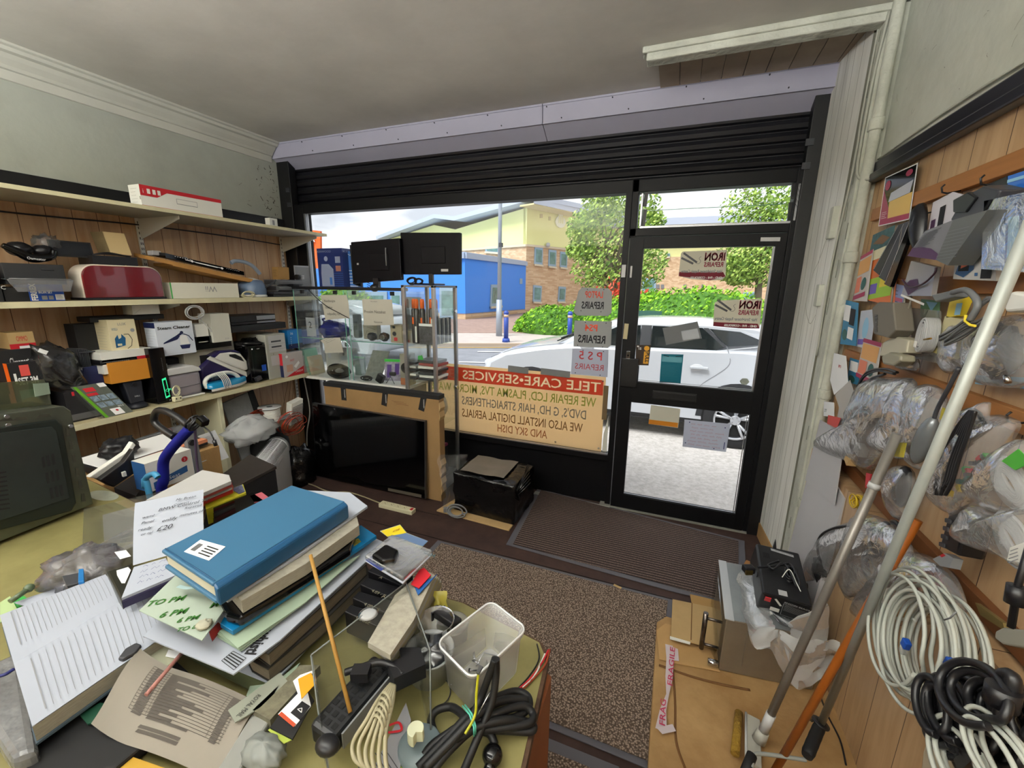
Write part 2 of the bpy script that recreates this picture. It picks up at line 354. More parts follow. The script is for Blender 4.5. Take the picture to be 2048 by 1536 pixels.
for z in(.5,1.1,1.75,2.3):b.cyl((.735,2.43,z),(.735,2.43,z+.05),.029,n=12)
b.box((.715,2.58,1.3),(.02,.05,2.6));struct('trim_7',b,tealp,bevel=.005)
cab_p=mat('painted cable','#a9aa9f',.6)
b=MB();b.tube(spline([(.705,2.52,2.78),(.70,2.51,2.4),(.699,2.49,2.2),(.70,2.52,2.0),(.698,2.55,1.7),(.70,2.53,1.3)],6),.0045,6)
b.tube(spline([(.71,2.44,2.75),(.702,2.46,2.5),(.701,2.455,2.2),(.71,2.44,2.12),(.74,2.40,2.10)],6),.006,6)
b.tube(spline([(.695,2.62,1.93),(.692,2.66,1.90),(.688,2.72,1.78),(.684,2.78,1.70),(.682,2.80,1.55),(.69,2.70,1.45),(.695,2.64,1.5)],6),.003,6)
struct('trim_8',b,cab_p)
b=MB();b.box((.690,2.60,1.95),(.035,.05,.15));b.box((.69,2.62,1.60),(.03,.05,.11));struct('trim_9',b,tealp,bevel=.004)
struct('baseboard_right',MB().box((.685,2.77,.05),(.02,.42,.10),rz=.07),CARD)
bat=mat('pine batten','#a66f3c',.55,noise=.25,nscale=3,stretch=(1,.5,8))
RZ=[1.945,1.645,1.335,.875]
for i,z in enumerate(RZ):
 struct('trim_%d'%(10+i),MB().box((XR-.011,(.2+2.36)/2,z),(.022,2.16,.05 if i!=3 else .045)),bat if i!=3 else mat('dark batten','#7a4b28',.6,noise=.3,nscale=4),bevel=.002)
sof=mat('grey soffit board','#a3a2b4',.6,noise=.06,nscale=2)
for i,(a,c) in enumerate(((XL,-.93),(-.925,.70))):
 b=MB()
 b.prism([(a,2.905,ZC),(a,2.915,2.672),(a,3.03,2.60),(a,3.05,2.60),(a,3.05,ZC)],(c-a,0,0))
 b.box(((a+c)/2,2.910,2.668),(c-a,.008,.006));b.box(((a+c)/2,2.903,ZC-.008),(c-a,.006,.012))
 struct('trim_%d'%(14+i),b,sof)
b=MB()
for k,x in enumerate([-3.0+.42*i for i in range(9)]):
 b.cyl((x,2.900,ZC-.022),(x,2.912,ZC-.022),.004,n=6);b.cyl((x+.1,2.908,2.69),(x+.1,2.918,2.69),.004,n=6)
struct('trim_16',b,mat('screw heads','#222225',.5))
sh=thing('roller_shutter','dark steel roller shutter rolled most of the way up over the shopfront','shutter',(-1.25,3.03,2.24))
b=MB();zz=2.265;prof=[]
n=6
for k in range(n):
 z=2.268+k*.062
 for t,d in((0,.012),(.15,.0),(.5,-.008),(.85,.0),(.93,.012)):prof.append((3.035+d,z+t*.062))
prof=prof[::1]
P1=[(XL+.01,y,z) for y,z in prof];P2=[(.62,y,z) for y,z in prof]
for(a,a2),(c,c2) in zip(zip(P1,P2),zip(P1[1:],P2[1:])):
 q=b.add([a,a2,c2,c]);b.face([q,q+1,q+2,q+3])
 q=b.add([V(a)+V((0,.03,0)),V(a2)+V((0,.03,0)),V(c2)+V((0,.03,0)),V(c)+V((0,.03,0))]);b.face([q+3,q+2,q+1,q])
part('slat_curtain',b,shut,sh)
part('bottom_rail',MB().box((-1.36,3.03,2.255),(3.96,.03,.03)),blackp,sh)
for x in(XL+.07,.635):
 g=part('guide_channel',MB().box((x-(.02 if x<0 else 0),2.985,1.32),(.07 if x>0 else .17,.07,2.66)),blackp,sh,bevel=.003)
 for z in(2.42,2.30):part('bolt_plate',MB().box((x+(.035 if x<0 else-.03),2.947,z),(.04,.008,.035)),DGR,g)
fr=mat('black shopfront frame','#08080b',.5,spec=.25)
def bx(b,x0,x1,z0,z1,y0=2.97,y1=3.06):return b.box(((x0+x1)/2,(y0+y1)/2,(z0+z1)/2),(x1-x0,y1-y0,z1-z0))
b=MB();bx(b,XL+.12,-3.13,0,2.3);bx(b,-3.13,-.36,2.225,2.30);bx(b,-3.13,-.36,.36,.405);bx(b,-.365,-.325,0,2.3)
bx(b,XL,-.36,0,.37,3.0,3.05)
struct('window_1',b,fr,bevel=.002)
struct('window_2',MB().box((-1.745,3.02,1.315),(2.77,.006,1.82)),GLASS)
b=MB();bx(b,-3.13,-3.118,.4,2.23,2.975,3.0);bx(b,-3.13,-.37,.402,.412,2.972,3.0);bx(b,-3.105,-3.10,.4,2.23,2.985,3.0);struct('trim_17',b,ALU)
b=MB();bx(b,.575,.69,0,2.3,2.96,3.06);bx(b,-.325,.60,1.955,2.005);bx(b,-.325,.60,2.225,2.30);bx(b,-.325,-.285,1.95,2.3)
struct('door_2',b,fr,bevel=.003)
struct('door_3',MB().box((.1,3.0,.006),(1.0,.11,.012)),mat('worn threshold','#8c8c84',.5,noise=.2,nscale=20))
struct('trim_18',MB().box((-.62,2.93,.004),(.6,.05,.008),rz=-.03),mat('pale floor strip','#a9a9a2',.6,noise=.2,nscale=9))
b=MB();bx(b,-.318,-.228,.012,1.95,2.955,3.0);bx(b,.518,.572,.012,1.95,2.955,3.0)
bx(b,-.23,.52,1.878,1.95,2.955,3.0);bx(b,-.23,.52,.838,.987,2.955,3.0);bx(b,-.23,.52,.012,.125,2.955,3.0);bx(b,-.23,-.195,.985,1.10,2.955,3.0)
o=struct('door_1',b,fr,bevel=.002)
b=MB();bx(b,-.228,.518,.987,1.878,2.975,2.981);bx(b,-.228,.518,.125,.838,2.975,2.981)
part('glass_pane',b,GLASS,o)
b=MB();bx(b,-.09,.19,.88,.94,2.948,2.956);bx(b,-.085,.185,.887,.933,2.945,2.95);part('letterbox',b,blackp,o,bevel=.002)
b=MB()
for x0,x1,z0,z1 in((.503,.507,.13,.84),(.507,.518,.99,1.875),(-.228,.518,.990,.993),(-.228,.518,.128,.131),(-.228,.518,1.0,1.002)):bx(b,x0,x1,z0,z1,2.965,2.974)
part('glazing_bead',b,ALU,o)
part('lock_case',MB().box((-.255,2.95,1.05),(.11,.03,.20)),blackp,o,bevel=.003)
part('cylinder_lock',MB().box((-.272,2.951,1.166),(.025,.012,.07)).cyl((-.272,2.945,1.17),(-.272,2.95,1.17),.008),CHR,o,bevel=.002)
part('latch_plate',MB().box((-.30,2.952,1.335),(.028,.008,.105),ry=.04),mat('masking tape','#b7ad8a',.8),o)
b=MB().box((-.295,2.951,1.73),(.012,.008,.075));part('door_contact',b,LGR,o,bevel=.001)
part('maker_plate',MB().box((.485,2.951,1.915),(.10,.006,.022),ry=.02),LGR,o)
struct('trim_19',MB().box((-.345,2.965,1.735),(.028,.016,.082)),LGR,bevel=.002)
h=thing('louvre_window','open louvre window of two tilted glass panes above the door','window',(.13,3.0,2.0))
for z0,z1,y0,y1 in((2.015,2.125,2.985,3.035),(2.11,2.225,2.985,3.035)):
 part('glass_pane',MB().prism([(-.255,y1,z0),(.585,y1,z0),(.585,y0,z1),(-.255,y0,z1)],(0,.004,.002)),GLASS,h)
b=MB();b.box((.13,3.034,2.121),(.84,.003,.004));part('pane_edge',b,EDGE,h)
for x in(-.262,.592):part('side_arm',MB().box((x,2.985,2.115),(.014,.05,.20)),ALU,h,bevel=.002)
for x,s in((-.242,1),(.572,-1)):
 part('pane_clip',MB().box((x,2.99,2.07),(.022,.02,.10),ry=.06*s),blackp,h);part('pane_clip',MB().box((x,2.99,2.18),(.022,.02,.08),ry=.06*s),blackp,h)
part('sill_strip',MB().box((.16,2.975,2.010),(.85,.02,.012)),ALU,h)
for i,y in enumerate((-.75,-2.2)):  # made-up fittings out of view that carry the added fill lights
 t=thing('added_fill_panel','long white suspended panel, added unseen to fill the room with light, %s'%('nearer the shop window' if i==0 else 'at the back of the shop'),'ceiling light',(-1.3,y,2.2))
 part('housing',MB().box((-1.3,y,2.205),(2.84,1.04,.03)),WHT,t,bevel=.01)
 for x in(-2.3,-.3):part('suspension_rod',MB().cyl((x,y,2.22),(x,y,ZC),.006,n=8),STEEL,t)
matb=mat('mat rubber edge','#5c5b62',.6)
def ribmat(name,P,mcol,label,ribs,dirn,stip=0):
 t=thing(name,label,'door mat',P[0]);P=[V(p) for p in P]
 part('rubber_edge',MB().prism([p+V((0,0,.001)) for p in P],(0,0,.006)),matb,t,bevel=.002)
 c=sum(P,V())/len(P);Q=[c+(p-c)*(1-.035/(p-c).length*1.3) for p in P]
 b=MB();b.prism([p+V((0,0,.007)) for p in Q],(0,0,.004));part('pile',b,mcol,t)
 return t
m1=mat('ribbed brown pile','#4a3a34',.95);t,N,L,bs=nodes(m1)
tc=N.new('ShaderNodeTexCoord');wv=N.new('ShaderNodeTexWave');wv.wave_type='BANDS';wv.bands_direction='Y';wv.inputs['Scale'].default_value=14;wv.inputs['Distortion'].default_value=.5;wv.inputs['Detail'].default_value=2
L.new(tc.outputs['Object'],wv.inputs['Vector']);r=ramp(N,[(.25,'#3f302c'),(.8,'#8c766c')]);L.new(wv.outputs['Fac'],r.inputs[0])
nz=N.new('ShaderNodeTexNoise');nz.inputs['Scale'].default_value=180;L.new(tc.outputs['Object'],nz.inputs['Vector']);r2=ramp(N,[(.4,'#9a9a9a'),(.72,'#ffffff')]);L.new(nz.outputs['Fac'],r2.inputs[0])
mx=N.new('ShaderNodeMix');mx.data_type='RGBA';mx.blend_type='MULTIPLY';mx.inputs[0].default_value=1;L.new(r.outputs[0],mx.inputs[6]);L.new(r2.outputs[0],mx.inputs[7]);L.new(mx.outputs[2],bs.inputs['Base Color'])
bp=N.new('ShaderNodeBump');bp.inputs['Strength'].default_value=.8;bp.inputs['Distance'].default_value=.004;L.new(wv.outputs['Fac'],bp.inputs['Height']);L.new(bp.outputs[0],bs.inputs['Normal'])
m2=mat('looped brown pile','#5a4d44',.97);t,N,L,bs=nodes(m2)
tc=N.new('ShaderNodeTexCoord');vo=N.new('ShaderNodeTexVoronoi');vo.inputs['Scale'].default_value=130;L.new(tc.outputs['Object'],vo.inputs['Vector'])
r=ramp(N,[(.15,'#b09c8b'),(.62,'#54463b')]);L.new(vo.outputs['Distance'],r.inputs[0]);L.new(r.outputs[0],bs.inputs['Base Color'])
bp=N.new('ShaderNodeBump');bp.invert=True;bp.inputs['Strength'].default_value=.8;bp.inputs['Distance'].default_value=.005;L.new(vo.outputs['Distance'],bp.inputs['Height']);L.new(bp.outputs[0],bs.inputs['Normal'])
ribmat('ribbed_door_mat',[at(1075,978,Z=.0),at(1012,1090,Z=0),at(1340,1183,Z=0),(.50,2.16,0),(.575,2.84,0)],m1,'dark brown ribbed door mat with grey edge in front of the glass door',40,0)
ribmat('looped_door_mat',[(-1.30,2.08,0),(-1.30,1.22,0),(.10,1.20,0),(.15,2.09,0)],m2,'large brown looped mat with grey edge in the middle of the floor',40,0)
ribmat('narrow_door_mat',[(-.31,1.17,0),(-.33,.3,0),(-.06,.3,0),(-.03,1.17,0)],m2,'brown mat with grey edge partly under the counter end',40,0)
ribmat('hall_mat',[(-.0,1.17,0),(-.04,.3,0),(.5,.3,0),(.5,1.17,0)],m1,'dark mat at the bottom edge beside the cardboard',40,0)
struct('trim_20',MB().box((-.7,2.10,.0015),(2.6,.002,.003)).box((-2.1,2.35,.0015),(1.3,.002,.003)),blackp)
# ================================================================ street outside
GZ=-.2
tarm=mat('pale tarmac','#d2ccc6',.9,col2='#b4aea6',nscale=22,bump=.4,bscale=45);road=mat('road asphalt','#85878c',.9,col2='#787a80',nscale=3)
pave=mat('pavement','#b8ada5',.9,noise=.12,nscale=3)
def gquad(name,pts,z,m):return struct(name,MB().prism([(p[0],p[1],z-.02) for p in pts],(0,0,.02)),m)
struct('ground',MB().box((0,44,GZ-.1),(160,82,.1)),mat('distant ground','#8d8a84',.95))
gquad('forecourt',[(-30,3.08),(20,3.08),(20,7.4),(-30,7.4)],GZ-.001,tarm)
gquad('road',[(-40,7.4),(20,7.4),(20,24),(-2.6,13.1),(-6.2,11.4),(-40,-4)],GZ-.012,road)
kL,kR=at(905,692,Z=GZ),at(1148,692,Z=GZ);kd=(kR-kL).normalized();kn=V((-kd.y,kd.x,0))
pL,pR=kL-kd*22,kR+kd*22
struct('pavement',MB().prism([V((p.x,p.y,GZ-.02)) for p in(pL,pR,pR+kn*3.0,pL+kn*3.0)],(0,0,.10)),pave)
struct('kerb',MB().prism([V((p.x,p.y,GZ-.02)) for p in(pL-kn*.14,pR-kn*.14,pR,pL)],(0,0,.12)),mat('kerb stone','#b3a08c',.85))
brk=mat('brick paving','#9b7f72',.9);t,N,L,bs=nodes(brk);tc=N.new('ShaderNodeTexCoord');bt=N.new('ShaderNodeTexBrick');bt.inputs['Scale'].default_value=3
bt.inputs['Color1'].default_value=(*lin('#a3877a'),1);bt.inputs['Color2'].default_value=(*lin('#8c7266'),1);bt.inputs['Mortar'].default_value=(*lin('#84746a'),1);L.new(tc.outputs['Object'],bt.inputs['Vector']);L.new(bt.outputs['Color'],bs.inputs['Base Color'])
struct('brick_forecourt',MB().prism([V((p.x,p.y,GZ-.02)) for p in(pL+kn*3.0,pR+kn*3,pR+kn*19,pL+kn*19)],(0,0,.11)),brk)
b=MB()
for(x0,y0),(x1,y1) in(((955,703),(1032,704)),((918,724),(1010,726)),((1003,711),(1040,713))):
 A,B=at(x0,y0,Z=GZ),at(x1,y1,Z=GZ);ribbon(b,[A+V((0,0,.002)),B+V((0,0,.002))],.12,(0,0,1))
A=at(1003,711,Z=GZ+.002);b.poly([A+kd*-.15,A+kd*.35+kn*.28,A+kd*.35-kn*.28])
A,B=kL-kn*.35-kd*20,kR-kn*.35+kd*20
struct('road_marking',b,mat('white road paint','#d6d6d4',.7))
b=MB();ribbon(b,[A+V((0,0,.003)),B+V((0,0,.003))],.10,(0,0,1));struct('road_marking_edge',b,mat('yellow road paint','#c9a24a',.7))
bw=mat('buff brick','#b79a78',.9);t,N,L,bs=nodes(bw);tc=N.new('ShaderNodeTexCoord');mp=N.new('ShaderNodeMapping');mp.inputs['Rotation'].default_value=(pi/2,0,0)
bt=N.new('ShaderNodeTexBrick');bt.inputs['Scale'].default_value=2.2;bt.inputs['Mortar Size'].default_value=.012;bt.inputs['Row Height'].default_value=.2
bt.inputs['Color1'].default_value=(*lin('#dcc09c'),1);bt.inputs['Color2'].default_value=(*lin('#bf9c76'),1);bt.inputs['Mortar'].default_value=(*lin('#b8a78e'),1);bt.inputs['Bias'].default_value=.1
L.new(tc.outputs['Object'],mp.inputs[0]);L.new(mp.outputs[0],bt.inputs['Vector']);L.new(bt.outputs['Color'],bs.inputs['Base Color'])
yel=mat('pale yellow render','#e6e6a0',.85);blu=mat('blue cladding','#3f8df0',.6);roofg=mat('grey roof edge','#b3bccb',.6);soff=mat('cream soffit','#c9c08e',.8)
wfr=mat('pale blue window frame','#8ea9bd',.5);wgl=mat('dark window pane','#6f9a94',.12,noise=.5,nscale=2);stone=mat('window sill stone','#cfc3a8',.8)
A=at(1050,628,Z=GZ);A=V((A.x,A.y,GZ))
dB=V((3.3,6.1,0)).normalized()
dL=V((-.93,.37,0)).normalized()
E2=A+dB*11
def on_wall(px,py,P,d):
 n=V((d.y,-d.x,0));r=_f*FPX+CR*(px-1024)-CU*(py-768);return CAMP+r*((P-CAMP).dot(n)/r.dot(n))
bl=thing('yellow_building','two storey building with yellow upper walls and buff brick below, beyond the car park','building',tuple(A))
zb=on_wall(1052,489,A,dB).z;zt=on_wall(1052,415,A,dB).z
cornerR=on_wall(1262,500,A,dB);cornerR.z=0
GL=A+dL*16
b=MB();b.prism([A,V((cornerR.x,cornerR.y,GZ)),V((cornerR.x-9,cornerR.y+9,GZ)),V((GL.x,GL.y,GZ))],(0,0,zb-GZ));part('brick_wall',b,bw,bl)
b=MB();U=lambda p,z:V((p.x,p.y,z))
tr=on_wall(1262,456,A,dB)
g=[on_wall(x,y,A,dL) for x,y in((1050,416),(910,459),(868,450),(770,481))]
b.prism([U(A,zb)]+g+[U(g[-1],zb)],V((dB.x,dB.y,0))*.3);b.prism([U(A,zb),U(A,zt),U(cornerR,tr.z),U(cornerR,zb)],V((dL.x,dL.y,0))*.3)
part('rendered_wall',b,yel,bl)
b=MB();ov=V((dB.y,-dB.x,0))*.0
top=[on_wall(x,y,A-V((.0,.9,0)),dL) for x,y in((1068,398),(907,441),(868,436),(752,479))]
far=on_wall(1240,446,A-V((-.9,.3,0)),dB)
dep=V((dB.x,dB.y,0))*11
for p,q in zip(top,top[1:]):b.prism([p,q,q+dep,p+dep],(0,0,.30))
part('roof',b,roofg,bl)
b=MB();p=on_wall(1068,409,A-V((.0,.9,0)),dL);b.prism([p,U(far,far.z),U(far,far.z)+dL*1.2,p+dL*1.2],(0,0,.1));part('eaves_soffit',b,soff,bl)
b=MB();b.prism([p+V((0,0,.05)),U(far,far.z+.05),U(far,far.z+.38),p+V((0,0,.42))],V((.02,-.1,0)));part('roof_edge',b,roofg,bl)
b=MB();b.prism([U(A,zb-.12)-kn*.0,U(A,zb+.03),U(cornerR,zb+.03),U(cornerR,zb-.12)],V((.05,-.06,0)));b.prism([U(A,zb-.12),U(A,zb+.03),U(GL,zb+.03),U(GL,zb-.12)],V((-.02,-.08,0)));part('stone_band',b,stone,bl)
def window(par,q,P,d,n):
 c=[on_wall(x,y,P,d)+n*.06 for x,y in q];w=part('window',MB().prism([c[0],c[1],c[2],c[3]],n*-.10),wfr,par)
 cc=sum(c,V())/4;k=[cc+(p-cc)*.72+n*.02 for p in c];part('pane',MB().prism(k,n*-.02),wgl,w)
 s=[c[3]+V((0,0,-.12)),c[2]+V((0,0,-.12)),c[2],c[3]];part('sill',MB().prism(s,n*.1),stone,w)
nB=V((dB.y,-dB.x,0));nB=nB if nB.y<0 else-nB;nL=V((dL.y,-dL.x,0));nL=nL if nL.y<0 else-nL
for q in(((1069,493),(1085,496),(1084,530),(1068,528)),((1097,499),(1112,501),(1111,534),(1096,532)),((1120,503),(1134,505),(1133,536),(1119,534)),((1066,570),(1083,572),(1081,604),(1065,603)),((1117,573),(1131,574),(1129,603),(1115,603))):window(bl,q,A,dB,nB)
window(bl,((970,494),(1000,492),(1000,505),(972,503)),A,dL,nL)
b=MB()
for x,y,w,h in((1082,432,5,8),(1099,437,4,8)):b.prism([on_wall(x+i,y+j,A,dB)+nB*.05 for i,j in((-w/2,-h/2),(w/2,-h/2),(w/2,h/2),(-w/2,h/2))],nB*-.05)
part('wall_vent',b,soff,bl)
c=on_wall(1119,440,A,dB)+nB*.08;xd=(-dB);b=MB()
pts=[(0,1.0),(.32,.95),(.36,.5),(.75,.1),(.85,-.4),(.6,-.9),(.2,-1.1),(-.2,-1.1),(-.6,-.9),(-.85,-.4),(-.75,.1),(-.36,.5),(-.32,.95)]
b.prism([c+dB*x*.62+V((0,0,z*.48)) for x,z in pts],nB*.05);e=part('wall_emblem',b,mat('emblem white','#e4e6cc',.7),bl)
b=MB();[b.prism([c+nB*.06+dB*(x+dx)*.62+V((0,0,z*.48)) for dx,z in((-.05,.6),(.05,.6),(.05,-.5),(-.05,-.5))],nB*.02) for x in(-.3,0,.3)];part('filament',b,yel,e)
part('wall_lamp',MB().ball(on_wall(1092,490,A,dB)+nB*.2,.16,6),LGR,bl)
bb=thing('blue_building','low building clad in bright blue panels with a pale roof edge','building',tuple(A))
B0=at(931,642,Z=GZ);B0=V((B0.x,B0.y,GZ));dW=(A-B0).normalized();zBl=on_wall(931,517,B0,dW).z;zBr=on_wall(1048,531,B0,dW).z
dF=V((-1,-.05,0)).normalized();BL=B0+dF*19
b=MB();b.prism([B0+V((0,0,.35)),A+V((0,0,.3)),U(A,zBr),U(B0,zBl)],V((-.3,.1,0)));b.prism([B0+V((0,0,.35)),BL+V((0,0,.35)),U(BL,zBl),U(B0,zBl)],(0,.3,0));part('cladding',b,blu,bb)
b=MB();b.prism([B0,A,A+V((0,0,.35)),B0+V((0,0,.4))],V((-.35,.1,0)));b.prism([B0,BL,BL+V((0,0,.4)),B0+V((0,0,.4))],(0,.35,0));part('brick_plinth',b,bw,bb)
nW=V((dW.y,-dW.x,0));nW=nW if nW.x>0 else-nW
b=MB();b.prism([U(B0,zBl),U(A,zBr),U(A,zBr+.26),U(B0,zBl+.30)],nW*.12);b.prism([U(B0,zBl),U(BL,zBl),U(BL,zBl+.3),U(B0,zBl+.3)],(0,-.12,0));b.prism([U(B0,zBl+.28),U(A,zBr+.25),U(A,zBr+.25)+V((-10,4,0)),U(BL,zBl+.28)+V((0,5,0)),U(BL,zBl+.28)],(0,0,.05));part('roof_edge',b,mat('pale roof edge','#a9b9cf',.5),bb)
window(bb,((981,569),(1000,569),(1001,611),(979,613)),B0,dW,nW)
part('air_vent',MB().prism([on_wall(x,y,B0,dW)+nW*.03 for x,y in((1039,557),(1044,557),(1044,568),(1039,568))],nW*-.03),wfr,bb)
fn=V((0,-1,0))
for q in(((725,583),(775,583),(775,640),(725,640)),((782,583),(803,583),(803,640),(782,640)),((700,583),(712,583),(712,620),(700,620)),((655,583),(667,583),(667,620),(655,620)),((880,572),(912,572),(912,640),(880,640))):window(bb,q,B0,dF,fn)
sg=thing('orange_sign','orange sign board with a white arrow and letters at the far left outside','sign',tuple(at(628,600,Y=14)))
q=ats([(606,458),(640,462),(641,537),(606,537)],Y=14);part('orange_panel',MB().prism(q,(0,.1,0)),ORG,sg)
part('blue_panel',MB().prism(ats([(606,537),(641,537),(643,600),(606,600)],Y=14),(0,.1,0)),blu,sg);part('post',MB().box((at(622,600,Y=14).x,14.1,(at(622,600,Y=14).z+GZ)/2),(.2,.1,at(622,600,Y=14).z-GZ+.1)),GRY,sg)
b=MB();f=lambda x,y:at(x,y,Y=13.95);b.poly([f(*p) for p in((614,478),(622,463),(630,484),(626,483),(625,510),(616,510),(617,485))]);part('arrow',b,WINK,sg)
b=MB();txt(b,'TAT',f(604,528),(1,0,0),(0,0,1),h=.23,bold=.03,nrm=(0,-1,0));part('lettering',b,WINK,sg)
Yf=36;wg=thing('brick_wing','long brick wing with yellow band and flat grey roof, seen through the door','building',(1,Yf,GZ))
P=lambda x,y:at(x,y,Y=Yf)
b=MB();zz=P(1400,513).z;b.box((4,Yf+2,(GZ+zz)/2),(24,4,zz-GZ));part('brick_wall',b,bw,wg)
z2=P(1400,451).z;b=MB();b.box((4,Yf+2,(z2+zz)/2),(24,3.8,z2-zz));part('rendered_wall',b,yel,wg)
z3=P(1400,437).z;b=MB();b.box((4,Yf+1.5,(z2+z3)/2),(25,5,z3-z2));part('roof',b,roofg,wg)
for q in(((1284,556),(1312,556),(1312,582),(1284,582)),((1486,585),(1522,583),(1522,600),(1487,600)),((1493,508),(1520,507),(1520,521),(1493,522)),((1333,507),(1340,507),(1340,513),(1333,513))):window(wg,q,V((0,Yf,0)),V((1,0,0)),fn)
b=MB()
for x in(1370,1406,1325,1316):b.prism([P(x+i,573+j)+fn*.05 for i,j in((-3,-4),(3,-4),(3,4),(-3,4))],(0,.05,0))
part('air_brick',b,GRY,wg)
leafm=[mat('leaf green','#8fb04a',.7,noise=.3,nscale=1),mat('leaf light','#b4cf62',.7),mat('leaf dark','#5d8034',.8),mat('hedge bright','#9fd22c',.75),mat('hedge mid','#74ad24',.8),mat('hedge dark','#47761c',.85),mat('red leaf','#e0553a',.7)]
def leaves(n,fn,size,mi,seed,up=0):
 rr=random.Random(seed);b=MB()
 for i in range(n):
  c=fn(rr);a=V((rr.uniform(-1,1),rr.uniform(-1,1),rr.uniform(-1,1)+up)).normalized();q=a.orthogonal().normalized();w=a.cross(q);s=size*rr.uniform(.6,1.3);b.m=rr.choice(mi)
  n0=b.add([c+q*s,c+w*s*.5,c-q*s,c-w*s*.5]);b.face([n0,n0+1,n0+2,n0+3])
 return b
def tree(base,blobs,label,n,size,seed):
 t=thing('tree',label,'tree',tuple(base));top=V(blobs[0][0]);rr=random.Random(seed)
 b=MB();b.tube(spline([base,mixp(base,top,.35),mixp(base,top,.7),top],5),[.16-.006*i for i in range(16)],8);part('trunk',b,mat('bark','#6e6452',.9),t)
 b=MB()
 for c,r in blobs:
  for k in range(4):d=V((rr.uniform(-1,1),rr.uniform(-1,1),rr.uniform(-.2,1)))*.8;b.tube([mixp(base,top,rr.uniform(.4,.8)),V(c)-V((0,0,.3)),V(c)+V((d.x*r[0],d.y*r[1],d.z*r[2]))],[.05,.03,.012],5)
 part('branch',b,mat('bark','#6e6452',.9),t)
 def fn(q):
  c,r=q.choice(blobs);d=V((q.gauss(0,1),q.gauss(0,1),q.gauss(0,1))).normalized()*(q.random()**.45);return V(c)+V((d.x*r[0],d.y*r[1],d.z*r[2]))
 o=part('foliage',leaves(n,fn,size,[0,1,1,2,0],seed),leafm,t)
 return t
T0=at(1240,590,Y=17.5);T0=V((T0.x,17.5,GZ))
tree(T0,[(at(1215,470,Y=17.5),(1.3,1.2,1.4)),(at(1195,545,Y=17.5),(1.1,1.2,.75)),(at(1165,455,Y=17.5),(.65,.8,.7)),(at(1260,410,Y=17.5),(1.2,1,.8)),(at(1200,410,Y=17.5),(.8,.9,.9)),(at(1290,530,Y=17.5),(.9,.9,.9)),(at(1300,455,Y=17.5),(.6,.6,.7)),(at(1165,500,Y=17.5),(.7,.6,.5))],'tall leafy green tree standing behind the window post',9000,.085,5)
T1=at(1520,600,Y=19);T1=V((T1.x,19,GZ))
tree(T1,[(at(1530,420,Y=19),(1.6,1.1,1.2)),(at(1505,525,Y=19),(1.5,1.1,1.0)),(at(1565,480,Y=19),(1.5,1.1,1.5)),(at(1480,540,Y=19),(.8,.8,.6))],'broad pale green tree on the right behind the glass door',8000,.085,8)
def hedge(label,blobs,n,size,mi,seed):
 b=MB();rr=random.Random(seed)
 def fn(q):
  c,r=q.choice(blobs);d=V((q.gauss(0,1),q.gauss(0,1),abs(q.gauss(0,1)))).normalized();d*=q.uniform(.9,1.04);return V(c)+V((d.x*r[0],d.y*r[1],d.z*r[2]))
 b=leaves(n,fn,size,mi,seed,.6);b.m=5
 for c,r in blobs:b.ball(c,(r[0]*.93,r[1]*.93,r[2]*.93),8)
 return one('hedge',b,leafm,label,'hedge','hedges across the road')
hedge('rounded bright green hedge behind the white car',[(at(1400,640,Y=15)*V((1,1,0))+V((0,0,GZ)),(2.9,1.3,1.9)),(V((1.2,15.2,GZ)),(2.8,1.3,1.6)),(V((-1.4,15.4,GZ)),(1.7,1.2,1.6))],9000,.075,[3,3,4,4,5],2)
hh=at(1110,650,Y=16.2);hedge('low spreading hedge behind the blue bollard',[(V((hh.x,16.0,GZ+.15)),(1.5,1.0,1.0)),(V((hh.x+1.6,16.5,GZ+.1)),(1.5,1.0,1.5)),(V((hh.x+3.4,17.2,GZ+.1)),(1.6,1.0,1.7)),(V((hh.x-.9,16.1,GZ)),(.8,.7,.8))],7000,.07,[3,4,4,5],3)
hedge('strip of green hedge at the far left between window post and cabinet',[(V((-11.3,12.2,GZ)),(1.5,.8,1.9))],1500,.08,[3,4,5],4)
rd=at(1232,590,Y=15.8)
one('red_shrub',leaves(260,lambda q:rd+V((q.gauss(0,.35),q.gauss(0,.3),q.gauss(0,.22))),.10,[6],6),leafm,'small red leaved shrub beside the tree trunk','shrub')
w0,w1=at(1050,664,Z=GZ),at(1150,660,Z=GZ);b=MB();b.prism([V((w0.x,w0.y,GZ)),V((w0.x+.5,w0.y+.1,GZ)),V((w0.x+.5,w0.y+.6,GZ)),V((w0.x,w0.y+.5,GZ))],(0,0,.62));one('stone_pier',b,mat('weathered stone','#8a8372',.9,noise=.2,nscale=6),'short weathered stone pier at the end of the hedge bed','pier',bevel=.02)
b=MB();b.prism([V((w0.x+.5,w0.y,GZ)),V((w0.x+9,w0.y+2.1,GZ)),V((w0.x+9,w0.y+2.25,GZ)),V((w0.x+.5,w0.y+.2,GZ))],(0,0,.22));one('bed_edging',b,mat('bed edging stone','#8f8468',.9),'long low stone edging along the hedge bed','edging')
q=at(1291,636,Y=11);b=MB();b.box((q.x,11,q.z),(.75,.05,.36));b.box((q.x,11.02,(q.z+GZ)/2-.1),(.06,.05,q.z-GZ));o=one('street_name_board',b,mat('green board','#2f5a4c',.5),'small dark green notice board behind the car roof','sign')
L0=at(998,672,Z=GZ+.08);t=thing('lamp_post','tall grey street lamp post on the far pavement','lamp post',tuple(L0));pm=mat('grey lamp post','#9aa3ae',.45,.3)
part('base_compartment',MB().cyl(L0,L0+V((0,0,1.3)),.115,.105,14),pm,t);part('shaft',MB().cyl(L0+V((0,0,1.3)),L0+V((.03,0,7.5)),.075,.055,14),pm,t)
